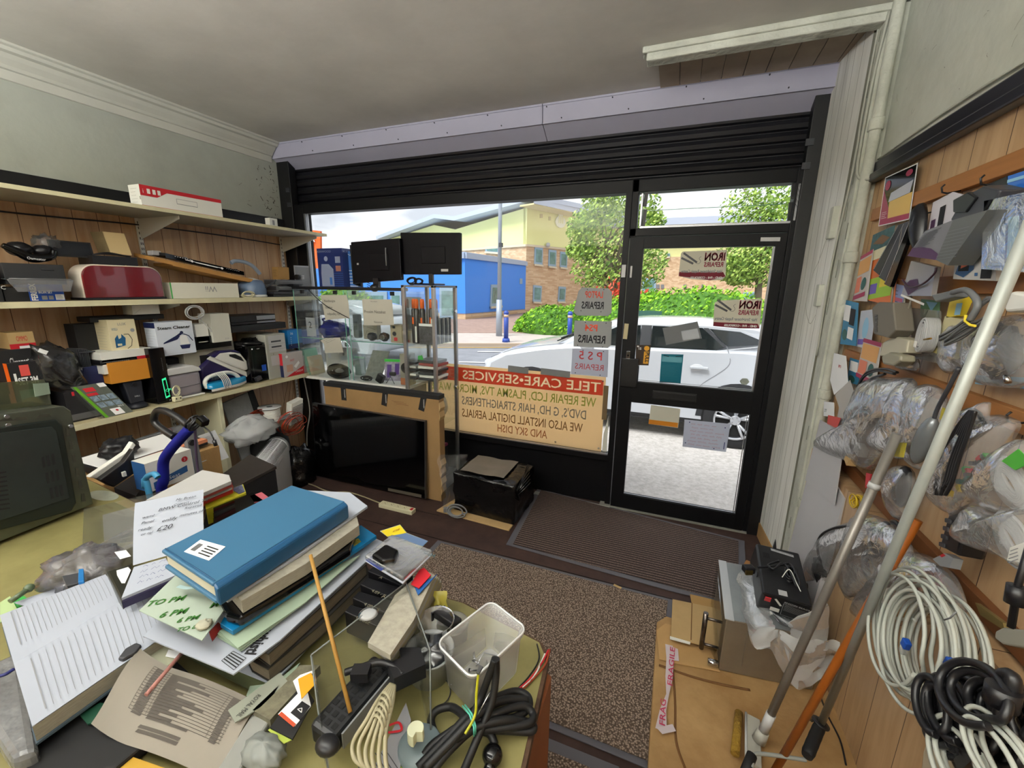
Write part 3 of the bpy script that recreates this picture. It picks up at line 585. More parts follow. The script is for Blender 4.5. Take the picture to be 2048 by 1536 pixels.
part('lantern',MB().tube([L0+V((0,0,7.4)),L0+V((0,-.3,7.8)),L0+V((0,-1.2,7.9))],.05,8).box(L0+V((0,-1.5,7.9)),(.25,.7,.12)),pm,t);part('bracket_clip',MB().box(L0+V((.07,-.05,3.15)),(.12,.1,.14)),DGR,t)
bp_=mat('bollard blue','#27479c',.5)
for x,y,lab in((1012,684,'blue bollard beside the lamp post'),(1138,685,'blue bollard in front of the hedge'),):
 p=at(x,y,Z=GZ+.08);t=thing('bollard',lab,'bollard',tuple(p),'blue bollards')
 part('base',MB().cyl(p,p+V((0,0,.12)),.13,.11,14),bp_,t);part('post',MB().cyl(p+V((0,0,.12)),p+V((0,0,.92)),.075,n=14),bp_,t)
 part('reflective_band',MB().cyl(p+V((0,0,.80)),p+V((0,0,.88)),.079,n=14),mat('band','#c9a98c',.5),t);part('cap',MB().lathe(p+V((0,0,.92)),[(.085,0),(.085,.03),(.05,.08),(.0,.09)],14),bp_,t)
carw=mat('white car paint','#b4b7bb',.25,coat=.6);tyre=mat('tyre rubber','#1d1d1f',.85);cgl=mat('car glass','#151b1b',.06,spec=.9);trimb=mat('car black trim','#202225',.6)
def wheel(par,c,r,side=-1):
 c=V(c);w=part('wheel',MB().lathe(c,[(r*.62,-.10),(r*.93,-.11),(r,-.08),(r,.08),(r*.93,.11),(r*.62,.10)],32,(0,side,0)),tyre,par)
 b=MB();b.lathe(c,[(r*.66,.10),(r*.68,.112),(r*.64,.10),(r*.60,.05),(r*.60,-.02),(0,-.02)],32,(0,side,0));part('rim',b,mat('rim dark','#3b3c40',.5,.4),w)
 b=MB()
 for k in range(5):
  a=2*pi*k/5+.3
  for s in(-.16,.16):
   d0,d1=V((cos(a),0,sin(a))),V((cos(a+s),0,sin(a+s)));b.tube([c+d0*r*.12+V((0,side*.07,0)),c+d1*r*.64+V((0,side*.10,0))],[r*.055,r*.05],6)
 b.lathe(c,[(r*.62,.10),(r*.68,.115),(r*.68,.10)],32,(0,side,0));b.cyl(c+V((0,side*.05,0)),c+V((0,side*.10,0)),r*.16,n=16)
 part('spokes',b,mat('alloy','#c9cbcf',.3,.8),w)
 b=MB();[b.cyl(c+V((cos(2*pi*k/5),0,sin(2*pi*k/5)))*r*.11+V((0,side*.10,0)),c+V((cos(2*pi*k/5),0,sin(2*pi*k/5)))*r*.11+V((0,side*.112,0)),r*.025,n=6) for k in range(5)];part('wheel_nut',b,CHR,w)
def car(x0,y0,L,mir=False):
 """side profile at near side y0, nose at x0 pointing -x"""
 t=thing('parked_car','white five door car parked right outside the shop door','car',(x0+L/2,y0+.9,GZ));g=GZ
 k=L/4.38;X=lambda x:x0+x*k
 low=[(.02,.42),(.0,.62),(.06,.80),(.30,.92),(.85,1.03),(1.25,1.08),(3.6,1.14),(4.15,1.10),(4.34,.98),(4.38,.60),(4.33,.38)]
 zq=lambda z:z if z<1.1 else 1.1+(z-1.1)*.70
 W2=1.8;yn=y0
 b=MB();secs=[]
 for j,(yy,ins,dz) in enumerate(((0.0,.05,-.02),(.05,.01,.0),(.25,0,.02),(.9,0,.03),(1.55,0,.02),(1.75,.01,0),(1.8,.05,-.02))):
  s=[]
  for x,z in[(.05,.30)]+low+[(4.30,.30)]:
   xx=x+(ins if x<2.2 else-ins)*2.2*(1 if j in(0,6) else .6);s.append((X(xx),yn+yy,g+z+(dz if z>.5 else 0)))
  secs.append(b.add(s))
 k_=len(low)+2
 for a,c in zip(secs,secs[1:]):
  for i in range(k_):l=(i+1)%k_;b.face([a+i,a+l,c+l,c+i],True)
 b.face([secs[0]+i for i in range(k_)][::-1]);b.face([secs[-1]+i for i in range(k_)])
 part('body',b,carw,t)
 roof=[(1.02,1.03),(1.45,1.30),(1.85,1.50),(2.3,1.57),(3.0,1.585),(3.6,1.55),(4.0,1.44),(4.22,1.12)]
 b=MB();secs=[]
 for yy,tuck,dz in((.10,0,-.04),(.24,0,0),(.9,0,.02),(1.56,0,0),(1.70,0,-.04)):
  s=[(X(x),yn+yy+(0.10 if yy<.2 and z>1.2 else-.10 if yy>1.6 and z>1.2 else 0),g+zq(z)+dz) for x,z in roof];secs.append(b.add(s))
 k_=len(roof)
 for a,c in zip(secs,secs[1:]):
  for i in range(k_-1):b.face([a+i,a+i+1,c+i+1,c+i],True)
  b.face([a,c,c+k_-1,a+k_-1])
 b.face([secs[0]+i for i in range(k_)][::-1]);b.face([secs[-1]+i for i in range(k_)]);part('roof',b,carw,t)
 yw=yn+.072;Wn=lambda q:[(X(x),yw+(z-1.06)*.20,g+zq(z)) for x,z in q]
 def side(name,q,m,off=.012):return part(name,MB().prism([V(p)+V((0,-off,0)) for p in Wn(q)],(0,.02,0)),m,t)
 side('side_window',[(1.62,1.13),(1.72,1.30),(2.02,1.49),(2.27,1.50),(2.27,1.13)],cgl);side('side_window',[(2.42,1.13),(2.42,1.50),(3.02,1.50),(3.28,1.20),(3.20,1.15)],cgl);side('side_window',[(3.32,1.22),(3.10,1.49),(3.45,1.46),(3.72,1.32),(3.68,1.27)],cgl)
 side('door_pillar',[(2.28,1.12),(2.28,1.51),(2.41,1.51),(2.41,1.12)],trimb,.011);side('door_pillar',[(3.20,1.15),(3.03,1.50),(3.09,1.50),(3.31,1.21)],trimb,.011)
 b=MB()
 ribbon(b,[V(p)+V((0,-.016,0)) for p in Wn([(1.55,1.11),(3.2,1.135),(3.7,1.25),(3.76,1.32),(3.48,1.48),(3.0,1.52),(2.0,1.51),(1.68,1.32),(1.55,1.11)])],.012,(0,-1,0));part('window_trim',b,LGR,t)
 part('windscreen',MB().prism([(X(1.12),yn+.22,g+1.11),(X(1.12),yn+1.58,g+1.11),(X(1.80),yn+1.48,g+1.37),(X(1.80),yn+.32,g+1.37)],(-.01,0,.012)),cgl,t)
 part('sill_cladding',MB().box((X(2.2),yn+.06,g+.33),(2.3*k,.06,.14)).box((X(2.2),yn+.3,g+.25),(4.1*k,.5,.06)),trimb,t,bevel=.02)
 for wx in(.82,3.50):
  b=MB();c=V((X(wx),yn-.004,g+.345));pts=[c+V((cos(a)*.43,0,sin(a)*.43)) for a in[pi*i/14 for i in range(15)]]+[c+V((cos(a)*.36,0,sin(a)*.36)) for a in[pi*i/14 for i in range(14,-1,-1)]]
  part('arch_trim',b.prism(pts,(0,.05,0)),trimb,t);part('wheel_well',MB().cyl(c+V((0,-.002,0)),c+V((0,.3,0)),.365,n=28),mat('well dark','#0c0c0d',.9),t);wheel(t,c+V((0,.06,0)),.345)
 b=MB()
 for q in([(1.5,.48),(1.42,.8),(1.55,1.10)],[(2.34,.46),(2.36,1.1)],[(3.22,.85),(3.36,1.0),(3.3,1.2)],[(3.22,.85),(3.05,.7),(2.95,.46)]):ribbon(b,spline([(X(x),yn-.002+(.008 if z>1 else 0),g+z) for x,z in q],5),.008,(0,-1,0))
 b2=spline([(X(.12),yn+.10,g+.845),(X(.55),yn+.07,g+.995),(X(1.25),yn+.16,g+1.10)],6);b.tube(b2,.005,5);part('panel_seam',b,GRY,t)
 for x in(2.13,3.02):h=part('door_handle',MB().box((X(x),yn-.03,g+.93),(.20,.03,.035)),carw,t,bevel=.01);part('handle_recess',MB().ball((X(x)-.02,yn+.012,g+.93),(.09,.02,.05),8),LGR,h)
 part('mirror',MB().ball((X(1.62),yn-.10,g+1.12),(.09,.11,.07),8),carw,t)
 part('headlamp',MB().ball((X(.22),yn+.16,g+.76),(.22,.14,.075),10),mat('lamp glass','#c8d0d8',.1),t)
 part('wiper',MB().tube([(X(1.10),yn+.5,g+1.125),(X(1.22),yn+.95,g+1.17)],.01,5),BLK,t);part('numberplate',MB().box((X(4.4),yn+.9,g+.75),(.02,.5,.11)),YEL,t)
 return t
CY=5.28
car(-2.5,CY,4.1)
c2=car(-10.3,7.5,4.1);c2['label']='white car further down the road, seen through the display cabinet';
for ch in c2.children:
 pass
# ================================================================ printing helper and cartons
def deco(b,O,U,Vv,items,lift=.0012):
 """items printed on the rectangle O + u*U + v*Vv; ('r',m,u0,v0,u1,v1) ('t',m,text,u,v,h,w?,bold?) ('l',m,u,v,w,h,rows) ('c',m,u,v,r) ('p',m,pts) ('s',m,u,v,w,h,rows) handwriting"""
 O,U,Vv=V(O),V(U),V(Vv);xd,yd=U.normalized(),Vv.normalized();n=xd.cross(yd);w,h=U.length,Vv.length;k=0
 for it in items:
  b.m=it[1];k+=1;lf=n*(lift+.00025*k)
  if it[0]=='r':b.poly([O+U*u+Vv*v+lf for u,v in((it[2],it[3]),(it[4],it[3]),(it[4],it[5]),(it[2],it[5]))])
  elif it[0]=='p':b.poly([O+U*u+Vv*v+lf for u,v in it[2]])
  elif it[0]=='c':b.poly([O+U*it[2]+Vv*it[3]+lf+(xd*cos(a)+yd*sin(a))*it[4]*h for a in[2*pi*i/14 for i in range(14)]])
  elif it[0]=='t':
   hh=it[5]*h;ww=it[6]*w if len(it)>6 and it[6] else None
   txt(b,it[2],O+U*it[3]+Vv*it[4],xd,yd,h=hh,w=ww,bold=it[7] if len(it)>7 else 0,lift=0,nrm=n) if False else txt(b,it[2],O+U*it[3]+Vv*it[4]+lf,xd,yd,h=hh,w=ww,bold=it[7] if len(it)>7 else 0,lift=0)
  elif it[0]=='l':lines(b,O+U*it[2]+Vv*it[3]+lf,xd,yd,it[4]*w,it[5]*h,it[6],t=it[7] if len(it)>7 else .0008,lift=0,ragged=.35,seed=k)
  elif it[0]=='s':scrawl(b,O+U*it[2]+Vv*it[3]+lf,xd,yd,it[4]*w,it[5]*h,it[6],stroke=it[7] if len(it)>7 else .0012,seed=k+len(it),lift=0)
  elif it[0]=='k':ribbon(b,[O+U*u+Vv*v+lf for u,v in it[2]],it[3],n)
 b.m=0;return b
def carton(name,label,cat,P0,U,D,H,mats,front=(),side=(),top=(),right=(),group=None,bevel=.0015,z=None):
 P0,U,D,H=V(P0),V(U),V(D),V(H);b=MB();b.obox(P0,U,D,H)
 if front:deco(b,P0,U,H,front)
 if side:deco(b,P0+D,-D,H,side)
 if right:deco(b,P0+U,D,H,right)
 if top:deco(b,P0+H,U,D,top)
 return one(name,b,mats,label,cat,group)
def lw(px0,py0,px1,py1,pyt,X,depth,z0=None,tw=0):
 """a box standing on a left-hand shelf: bottom corners of the room-facing side by pixel on plane X"""
 a,c=at(px0,py0,X=X),at(px1,py1,X=X);z=a.z if z0 is None else z0;t=at((px0+px1)/2,pyt,X=X).z
 U=V((0,c.y-a.y,0));U.rotate(Matrix.Rotation(tw,3,'Z'));D=V((-depth,0,0));D.rotate(Matrix.Rotation(tw,3,'Z'))
 return(X,a.y,z),U,D,(0,0,t-z)
OLDW=mat('worn shelf board','#b6ab87',.75,col2='#9a8f6e',nscale=5);SHW=mat('painted shelf board','#b3b0a3',.6,noise=.08,nscale=3);shb=mat('shelf front edge','#cfc9a6',.7,noise=.12,nscale=8)
for nm,X,z0,z1,y1,lab,m in(('wall_shelf',-2.88,2.026,2.046,2.965,'top shelf on the left wall, pale board',SHW),('wall_shelf',-3.02,1.486,1.516,2.945,'middle shelf on the left wall, worn board holding the red toaster',OLDW),('wall_shelf',-2.95,.833,.863,2.87,'lowest shelf on the left wall, worn board holding irons and boxes',OLDW)):
 t=thing(nm,lab,'shelf',(X,1.6,z0),'shelves on the left wall')
 part('board',MB().box(((X+XL+.012)/2,(.3+y1)/2,(z0+z1)/2),(X-XL-.012,y1-.3,z1-z0-.001)),m,t)
 part('front_edging',MB().box((X+.002,(.3+y1)/2,(z0+z1)/2),(.004,y1-.3,z1-z0+.001)),shb,t)
 for y in(.75,1.815,2.90):
  if z0>2:part('bracket',MB().prism([(XL+.022,y,z0-.002),(X-.05,y,z0-.002),(X-.05,y,z0-.022),(XL+.022,y,z0-.13)],(0,.004,0)),WHT,t)
  else:part('bracket',MB().prism([(XL+.022,y,z0-.002),(X-.04,y,z0-.002),(X-.04,y,z0-.015),(XL+.022,y,z0-.07)],(0,.004,0)),WHT,t)
for y in(.75,1.815,2.90):
 t=thing('shelf_upright',{.75:'slotted white upright at the near end of the left wall',1.815:'slotted white upright beside the cream box and toaster',2.90:'slotted white upright in the far corner by the window'}[y],'shelf upright',(XL,y,.5),'slotted shelf uprights')
 part('rail',MB().box((XL+.014,y,1.3),(.014,.024,1.6)),WHT,t)
 b=MB()
 for k in range(44):
  for s in(-.005,.005):b.box((XL+.0215,y+s,.58+k*.033),(.001,.004,.016))
 part('slots',b,BLKM,t)
p=at(439,796,X=-2.97);one('support_board',MB().box((-3.10,p.y,.418),(.26,.03,.83)),mat('cream board','#c9c7a9',.6),'cream upright board holding up the lowest shelf','board',bevel=.002)
b=MB();b.tube(spline([(XL+.02,.4,1.985),(XL+.02,1.2,1.97),(XL+.02,1.8,1.985),(XL+.02,2.4,1.98),(XL+.02,2.88,1.96)],8),.005,6);one('cable',b,BLK,'thin dark cable running along the wall under the top shelf','cable')
b=MB()
for s in(0,.012,-.015):b.tube(spline([(XL+.05,2.84+s,.86),(XL+.03,2.80+s*3,.6),(XL+.04,2.7+s*4,.35),(XL+.06,2.6+s*5,.25)],8),.002,5)
one('thin_wires',b,mat('brown wire','#8a6a45',.6),'three thin brown wires hanging on the wall under the lowest shelf','wire')
b=MB();b.tube(spline([(XL+.07,2.93,.86),(XL+.09,2.945,.6),(XL+.10,2.95,.4),(XL+.07,2.92,.2),(XL+.07,2.9,.05)],8),.006,8);one('white_cable',b,WHT,'thick white cable hanging in the far left corner','cable')
a=lw(284,409,446,435,385,-2.91,.10,2.047)
carton('recorder_box','long white and red recorder box with icons, on the top shelf','box',*a,[WHT,RED,INK,GINK],front=[('p',1,[(0,.5),(.18,.5),(.30,.80),(1,.82),(1,1),(0,1)]),('r',1,0,0,1,.05),('t',0,'i',.03,.62,.2),('r',0,.075,.62,.11,.85),('r',0,.135,.62,.17,.85),('r',0,.19,.62,.225,.85),('r',3,.40,.35,.66,.62),('r',0,.405,.38,.655,.60)],side=[('l',2,.2,.9,.6,.8,5)])
P0,U,D,H=[V(q) for q in a];b=MB()
txt(b,'HIKVISION',P0+U*.235+H*.44,-U,-V(H),h=.017,lift=-.003);txt(b,'TURBO HD DVR',P0+U*.97+H*.33,-U,-V(H),h=.011,lift=-.003);txt(b,'DS-7200 Series',P0+U*.97+H*.66,-U,-V(H),h=.009,lift=-.003)
bo=bpy.data.objects['recorder_box'];part('lettering',b,INK,bo)
carton('small_white_box','tiny white box at the far end of the top shelf','box',*lw(541,453,556,456,437,-3.0,.05,2.047),[WHT,GINK],front=[('r',1,.3,.3,.6,.8)])
Z2=1.517
carton('black_box','black box with teal logo at the very left of the middle shelf','box',*lw(-60,603,9,602,540,-3.04,.25,Z2),[BLKM,TEAL,WINK],front=[('c',1,.86,.75,.12),('t',2,'DC',.82,.4,.12)])
carton('soldering_box','blue soldering iron set carton under the plastic tray','box',*lw(62,602,131,601,569,-3.045,.14,Z2),[BLUE,WINK,GINK,NAVY],front=[('t',2,'SOLDERING',.26,.66,.16,.34),('t',1,'IRON SET',.26,.46,.17,.4,.03),('r',2,.32,.08,.48,.32),('r',2,.52,.08,.66,.32),('r',1,.72,.06,.98,.4),('l',3,.74,.38,.22,.3,6,.001)],side=[])
o=bpy.data.objects['soldering_box'];P=lw(62,602,131,601,569,-3.045,.14,Z2);b=MB();txt(b,'FERREX',V(P[0])+V(P[1])*.20+V(P[3])*.04+V((.002,0,0)),(0,0,1),(0,-1,0),h=.022,w=.085,bold=.04);part('lettering',b,WINK,o)
carton('black_unit','flat matt black unit on the middle shelf under the small handset','box',*lw(12,603,62,602,575,-3.05,.2,Z2),BLKM)
b=MB();P0,U,D,H=[V(q) for q in lw(12,566,134,565,528,-3.05,.22,1.60)];b.obox(P0,U,D,H);b.obox(P0+V((.001,U.y*.6,H.z*.7)),V((0,.05,0)),V((.003,0,0)),V((0,0,.012)))
one('charcoal_carton',b,mat('charcoal carton','#2c2d2f',.6),'charcoal carton on the middle shelf, behind the plastic tray','box',bevel=.003)
b=MB()
a,c=at(14,548,X=-2.99),at(138,548,X=-2.99);b.prism([(-3.06,a.y,1.625),(-3.06,c.y,1.625),(-2.985,c.y+.01,1.622),(-2.985,a.y-.01,1.622)],(0,0,.003));b.prism([(-2.985,a.y-.01,1.625),(-2.985,c.y+.01,1.625),(-2.99,c.y-.01,1.565),(-2.99,a.y+.02,1.565)],(.003,0,0));b.tube([(-2.983,a.y,1.627),(-2.983,c.y,1.627)],.004,6)
one('plastic_tray',b,film('grey clear tray',opac=.45,body='#8d8e92',gl=.4),'crinkled clear plastic tray hanging over the blue soldering box','tray')
t=thing('black_headset','glossy black curved headset with white lettering, on the charcoal carton','headset',tuple(at(60,525,X=-3.1)))
b=MB();b.tube(spline([at(x,y,X=-3.08) for x,y in((4,490),(22,498),(40,506),(62,516),(84,516),(104,512),(107,500))],6),[.012+.010*sin(pi*i/36) for i in range(37)],10);part('headband',b,BLKG,t)
part('ear_pad',crumple(at(38,498,X=-3.14),(.05,.05,.035),amp=.05),BLK,t);part('ear_pad',crumple(at(86,502,X=-3.14),(.035,.045,.03),amp=.05,seed=2),BLK,t)
b=MB();txt(b,'Osmaster',at(54,518,X=-3.05),(0,1,-.08),(0,0,1),h=.012,lift=.003);part('lettering',b,WINK,t)
carton('tablet_screen','black framed small screen leaning back beside the cream box','screen',at(107,512,X=-3.14),(0,at(190,517,X=-3.14).y-at(107,512,X=-3.14).y,0),(-.02,0,.0),(-.015,0,.085),[BLK,mat('dark screen','#23262c',.12)],front=[('r',1,.12,.1,.95,.92)])
b=crumple(at(92,487,X=-3.18),(.045,.05,.04),amp=.3,freq=4,seed=4);one('crumpled_bag',b,film('grey bag',opac=.35,body='#777a7c',gl=.4),'crumpled clear bag behind the black headset','bag')
carton('cream_box','small cream carton standing tilted left of the slotted upright','box',at(222,508,X=-3.16),(0,.105,.0),(-.12,0,0),(-.0,-.02,.125),[mat('cream card','#d9bf8d',.7),mat('dull card','#8f7f5c',.8)],side=[('r',1,0,0,1,1)])
b=MB();P0,U,D,H=[V(q) for q in lw(187,529,276,528,513,-3.10,.14,1.64)];b.obox(P0,U,D,H);[b.tube(spline([P0+U*.1+H+V((-.03,0,.005)),P0+U*.4+H+V((-.02,0,.012+.004*k)),P0+U*.95+H+V((-.04-.01*k,0,.006))],5),.004,6) for k in range(3)]
one('black_charger_pack',b,BLK,'flat black charger pack with a yellow elastic band on the toaster top','charger')
one('elastic_band',MB().box(P0+U*.70+H*.5+V((.002,0,0)),(.002,.004,.028)),YEL,'yellow elastic band round the flat black charger pack','elastic band')
y0,y1=at(172,600,X=-3.03).y,at(333,598,X=-3.03).y;zt=at(250,531,X=-3.03).z
def rr_profile(y0,y1,z0,z1,r,n=7):
 p=[(y0,z0),]
 p+=[(y0+r-r*cos(a),z1-r+r*sin(a)) for a in[pi/2*i/n for i in range(n+1)]];p+=[(y1-r+r*sin(a),z1-r+r*cos(a)) for a in[pi/2*i/n for i in range(n+1)]];return p+[(y1,z0)]
t=thing('toaster','red and cream toaster seen from its long side on the middle shelf','toaster',(-3.12,(y0+y1)/2,Z2))
pr=rr_profile(y0+.006,y1-.006,Z2+.012,zt-.006,.065)
part('side_panel',MB().prism([(-3.045,y,z) for y,z in pr],(.010,0,0)),mat('toaster red','#6e1119',.12,coat=.8,noise=.1,nscale=3),t,bevel=.004)
part('shell',MB().prism([(-3.16,y,z) for y,z in rr_profile(y0,y1,Z2+.012,zt,.07)],(.118,0,0)),mat('toaster cream','#d9cfc0',.3),t,bevel=.003)
part('base',MB().box((-3.10,(y0+y1)/2,Z2+.007),(.14,y1-y0+.01,.013)),BLK,t,bevel=.003)
part('bread_slot',MB().box((-3.10,(y0+y1)/2,zt+.0005),(.03,y1-y0-.12,.002)),BLKM,t)
P=lw(347,597,479,597,566,-3.045,.17,Z2);carton('console_box','white console carton lying upside down on the middle shelf','box',*P,[mat('white card','#d8d6c8',.6),GINK,GRN],side=[('r',2,.93,0,1,1)])
b=MB();txt(b,'Wii',V(P[0])+V(P[1])*.64+V(P[3])*.78+V((.002,0,0)),(0,-1,0),(0,0,-1),h=.038);part('lettering',b,GINK,bpy.data.objects['console_box'])
a,c=at(304,515,X=-3.07),at(510,559,X=-3.03);U=c-a;U.x=0;n0=a+V((.02,0,-.022));b=MB();b.obox(n0,U,V((-.20,.0,.03)),V((0,0,.024)));b.obox(n0+V((.001,.1,-.024)),U*.8,V((-.2,0,.0)),V((0,0,.02)))
one('chipboard_offcut',b,mat('tan chipboard','#b88748',.6,noise=.15,nscale=8),'tan chipboard offcut lying tilted across the toaster and console box','board',bevel=.002)
t=thing('dj_controller','black and white disc jockey controller lying on the tilted chipboard','controller',tuple(a));o3=n0+V((-.015,.055,.030))+U*.03;UU=U*.80
b=MB();b.obox(o3,UU,V((-.13,0,.012)),V((0,0,.028)));deco(b,o3+V((0,0,0)),UU,V((0,0,.028)),[('r',1,.22,.45,.7,.6),('c',1,.30,.55,.28),('c',1,.68,.5,.28),('r',1,.34,.35,.62,.45)]+[('r',1,.1+.028*i,.72,.115+.028*i,.84) for i in range(7)]+[('r',1,.74+.028*i,.7,.752+.028*i,.8) for i in range(7)])
part('deck',b,[BLKG,WINK],t,bevel=.0);
for q in(.0,.30,.97):part('corner_guard',MB().box(o3+UU*q+V((-.09,-.01,.028)),(.06,.05,.03)),mat('foam corner','#a9a9ab',.8) if q<.9 else DGR,t,bevel=.006)
c=at(505,590,X=-3.12);cz=Z2;t=thing('steam_iron_station','pale blue steam iron standing on its blue tank at the end of the tilted board','iron',(c.x,c.y,cz));bl1=mat('dusty blue plastic','#5f738f',.4)
part('tank',MB().lathe((c.x,c.y,cz+.01),[(.088,0),(.095,.02),(.094,.07),(.075,.115),(.03,.13),(0,.13)],24,sx=1.0,sy=1.15,closed=False),bl1,t);part('base',MB().lathe((c.x,c.y,cz),[(.0,.0),(.095,0),(.098,.012),(.09,.02)],24,sx=1,sy=1.15),WHT,t)
part('collar',MB().lathe((c.x,c.y,cz+.105),[(.080,0),(.060,.025),(.02,.04),(0,.042)],24,sx=1,sy=1.15),WHT,t)
part('handle',MB().tube(spline([at(*q,X=-3.10) for q in((520,548),(505,532),(488,524),(470,522),(462,526))],6),.014,10),mat('grey blue handle','#8d99a9',.35),t)
b=MB();hp=spline([at(*q,X=-3.03) for q in((512,592),(520,580),(540,570),(552,560))],12);b.tube(hp,[.006+.002*(i%2) for i in range(len(hp))],7);part('hose',b,DGR,t)
b=MB();b.tube(coil(at(494,588,X=-3.03),(0,1,0),(.3,0,1),.038,4,.25,3,1.1,.55),.004,6);one('cream_cable',b,CREAM,'small coil of cream cable between the console box and the blue iron','cable')
for i,(z,w,lab) in enumerate(((Z2,.0,'bottom'),(Z2+.021,.01,'upper'))):
 a=at(548,600,X=-3.035);b=MB();b.obox((-3.035+w,a.y-.0,z),(0,.33,0),(-.23,0,0),(0,0,.019));b.obox((-3.034+w,a.y+.02,z+.006),(0,.29,0),(.002,0,0),(0,0,.003))
 one('laptop',b,[BLK if i==0 else DGR],'%s of two closed black laptops under the grey consoles'%('lower' if i==0 else 'upper'),'laptop','closed laptops at the window end',bevel=.004)
for i in range(2):
 a=at(556,577,X=-3.06);z=Z2+.043+i*.048;t=thing('grey_drive','%s grey ribbed drive unit stacked by the window'%('lower' if i==0 else 'upper'),'drive',(-3.12,a.y,z),'grey ribbed drives')
 pr=[(-3.055,z),(-3.035,z+.01),(-3.03,z+.023),(-3.035,z+.036),(-3.055,z+.046),(-3.20,z+.046),(-3.20,z)]
 part('housing',MB().prism([(x,a.y-.01,q) for x,q in pr],(0,.245,0)),mat('drive grey','#6a6c70',.45),t);part('ribs',MB().box((-3.031,a.y+.12,z+.016),(.004,.24,.003)).box((-3.031,a.y+.12,z+.030),(.004,.24,.003)),GRY,t)
 part('rear_ports',MB().box((-3.13,a.y-.011,z+.025),(.12,.002,.03)),DGR,t)
a=at(556,543,X=-3.10);carton('brown_box','small brown carton on top of the grey ribbed drives','box',(-3.10,a.y,Z2+.140),(0,.105,0),(-.07,0,0),(0,.004,.10),[mat('kraft card','#a07a45',.8),INK],side=[('l',1,.2,.8,.6,.6,4,.002)])
t=thing('camera_lens','small black lens with ribbed grip beside the brown carton','lens',tuple(at(598,541,X=-3.06)));c=at(600,538,X=-3.07);c.z=Z2+.162;part('barrel',MB().cyl(c-V((0,.05,0)),c+V((0,.0,0)),.022,n=18),BLK,t);part('grip_rib',MB().box(c+V((.022,.0,.012)),(.003,.03,.003)).box(c+V((.022,.0,.0)),(.003,.03,.003)).box(c+V((.022,.0,-.012)),(.003,.03,.003)),WINK,t)
carton('silver_framed_screen','thin silver framed screen standing behind the grey drives by the window','screen',at(592,575,X=-3.17),(.05,.14,0),(-.015,.008,0),(0,-.0,.19),[ALU,GRY],front=[('r',1,.05,.06,.95,.94)])
Z3=.864
carton('red_band_box','small tan carton with red band on the black retail box','box',*[v for v in lw(22,702,73,694,664,-3.12,.12,1.155)],[mat('tan card','#b69a6a',.7),RED,WINK,INK],front=[('r',1,0,.30,1,.72),('r',2,.35,.33,.8,.66),('t',1,'OMMO',.3,.78,.13,.42),('t',3,'i A Y',.35,.1,.12)])
carton('black_retail_box','black retail box with white lettering under the red banded carton','box',*lw(-40,740,78,724,700,-3.10,.3,1.06),[BLKM,WINK],front=[('t',1,'Cleanmaster',.5,.6,.22,.4),('t',1,'Mini TX set',.6,.2,.14,.24)])
carton('black_retail_carton','large black carton supporting the black retail box at the far left','box',*lw(-60,850,30,832,735,-3.12,.22,Z3),BLKM)
carton('cable_set_box','black and orange cable set box with a pink sticker, left of the bagged part','box',*lw(36,812,98,800,722,-3.06,.14,Z3),[BLKM,ORG,WINK,mat('pink sticker','#d8504a',.6),mat('sky print','#8fb6c6',.5),CARDL],front=[('t',2,'SET 3M',.2,.68,.10,.62,.03),('r',3,.32,.80,.62,.96),('r',4,.15,.25,.7,.6),('c',5,.42,.36,.12),('r',2,.1,.7,.18,.85)],side=[('r',1,.0,0,1,1)])
b=crumple(at(118,735,X=-3.08),(.06,.085,.135),Matrix.Rotation(.45,3,'X'),amp=.16,freq=2.2,seed=5);one('bagged_black_part',b,film('bag over black part',opac=.8,body='#2a2a2c',gl=.7),'black machine part in a shiny clear bag on the lowest shelf','bag')
one('bag_label',MB().box(at(86,703,X=-3.02),(.002,.035,.02),rx=-.6),PAPER,'small white tag at the neck of the shiny black bag','tag')
b=MB()
for i in range(8):b.box(at(152+i*3,735,X=-3.16),(.10,.003,.22))
b.box(at(163,703,X=-3.16),(.12,.07,.006));b.box(at(163,800,X=-3.16)+V((0,0,.04)),(.12,.07,.006));one('wire_rack',b,DGR,'dark finned rack standing behind the shiny black bag','rack')
carton('video_recorder','flat black video machine with silver front strip on the lowest shelf','player',*lw(140,843,205,830,778,-3.02,.25,Z3),[BLK,mat('silver strip','#6d6e70',.3,.6),RED],front=[('r',1,0,.05,1,.25),('r',2,.22,.85,.3,.98)])
carton('blue_box','dark blue box with white number behind the game case','box',*lw(178,800,216,795,731,-3.10,.08,Z3),[NAVY,WINK],front=[('t',1,'47',.4,.3,.14),('t',1,'MANUAL',.55,.1,.06)])
a,c=at(212,834,X=-2.965),at(266,820,X=-2.965);U=c-a;U.z=0;H=V((-.06,-.085,.19));b=MB();P0=V((a.x,a.y,Z3));b.obox(P0,U,V((-.014,-.005,0)),H);deco(b,P0,U,H,[('r',1,-.02,0,.10,1),('r',2,.2,.80,.55,.92),('r',2,.15,.68,.5,.76),('r',3,.15,.5,.38,.66),('r',3,.42,.5,.66,.66),('r',3,.7,.5,.95,.66),('r',3,.15,.3,.38,.45),('r',3,.42,.3,.66,.45),('r',3,.7,.3,.95,.45),('r',4,.35,.02,.72,.22),('r',4,.75,.88,1,1),('t',4,'002.5',.7,.24,.04),('c',2,.55,.15,.03)])
one('game_case',b,[mat('game grey','#5c6158',.3),mat('lime case','#5fa01f',.35),RED,mat('screenshot','#8ea3b4',.5,noise=.6,nscale=60),WINK],'green spined game case leaning on the shelf edge in front of the speaker','game case')
b=MB();b.obox(P0+V((-.005,-.02,0)),U*.4,V((-.014,-.005,0)),H*.92);one('clear_case',b,PERSPEX,'empty clear case behind the green game case','game case')
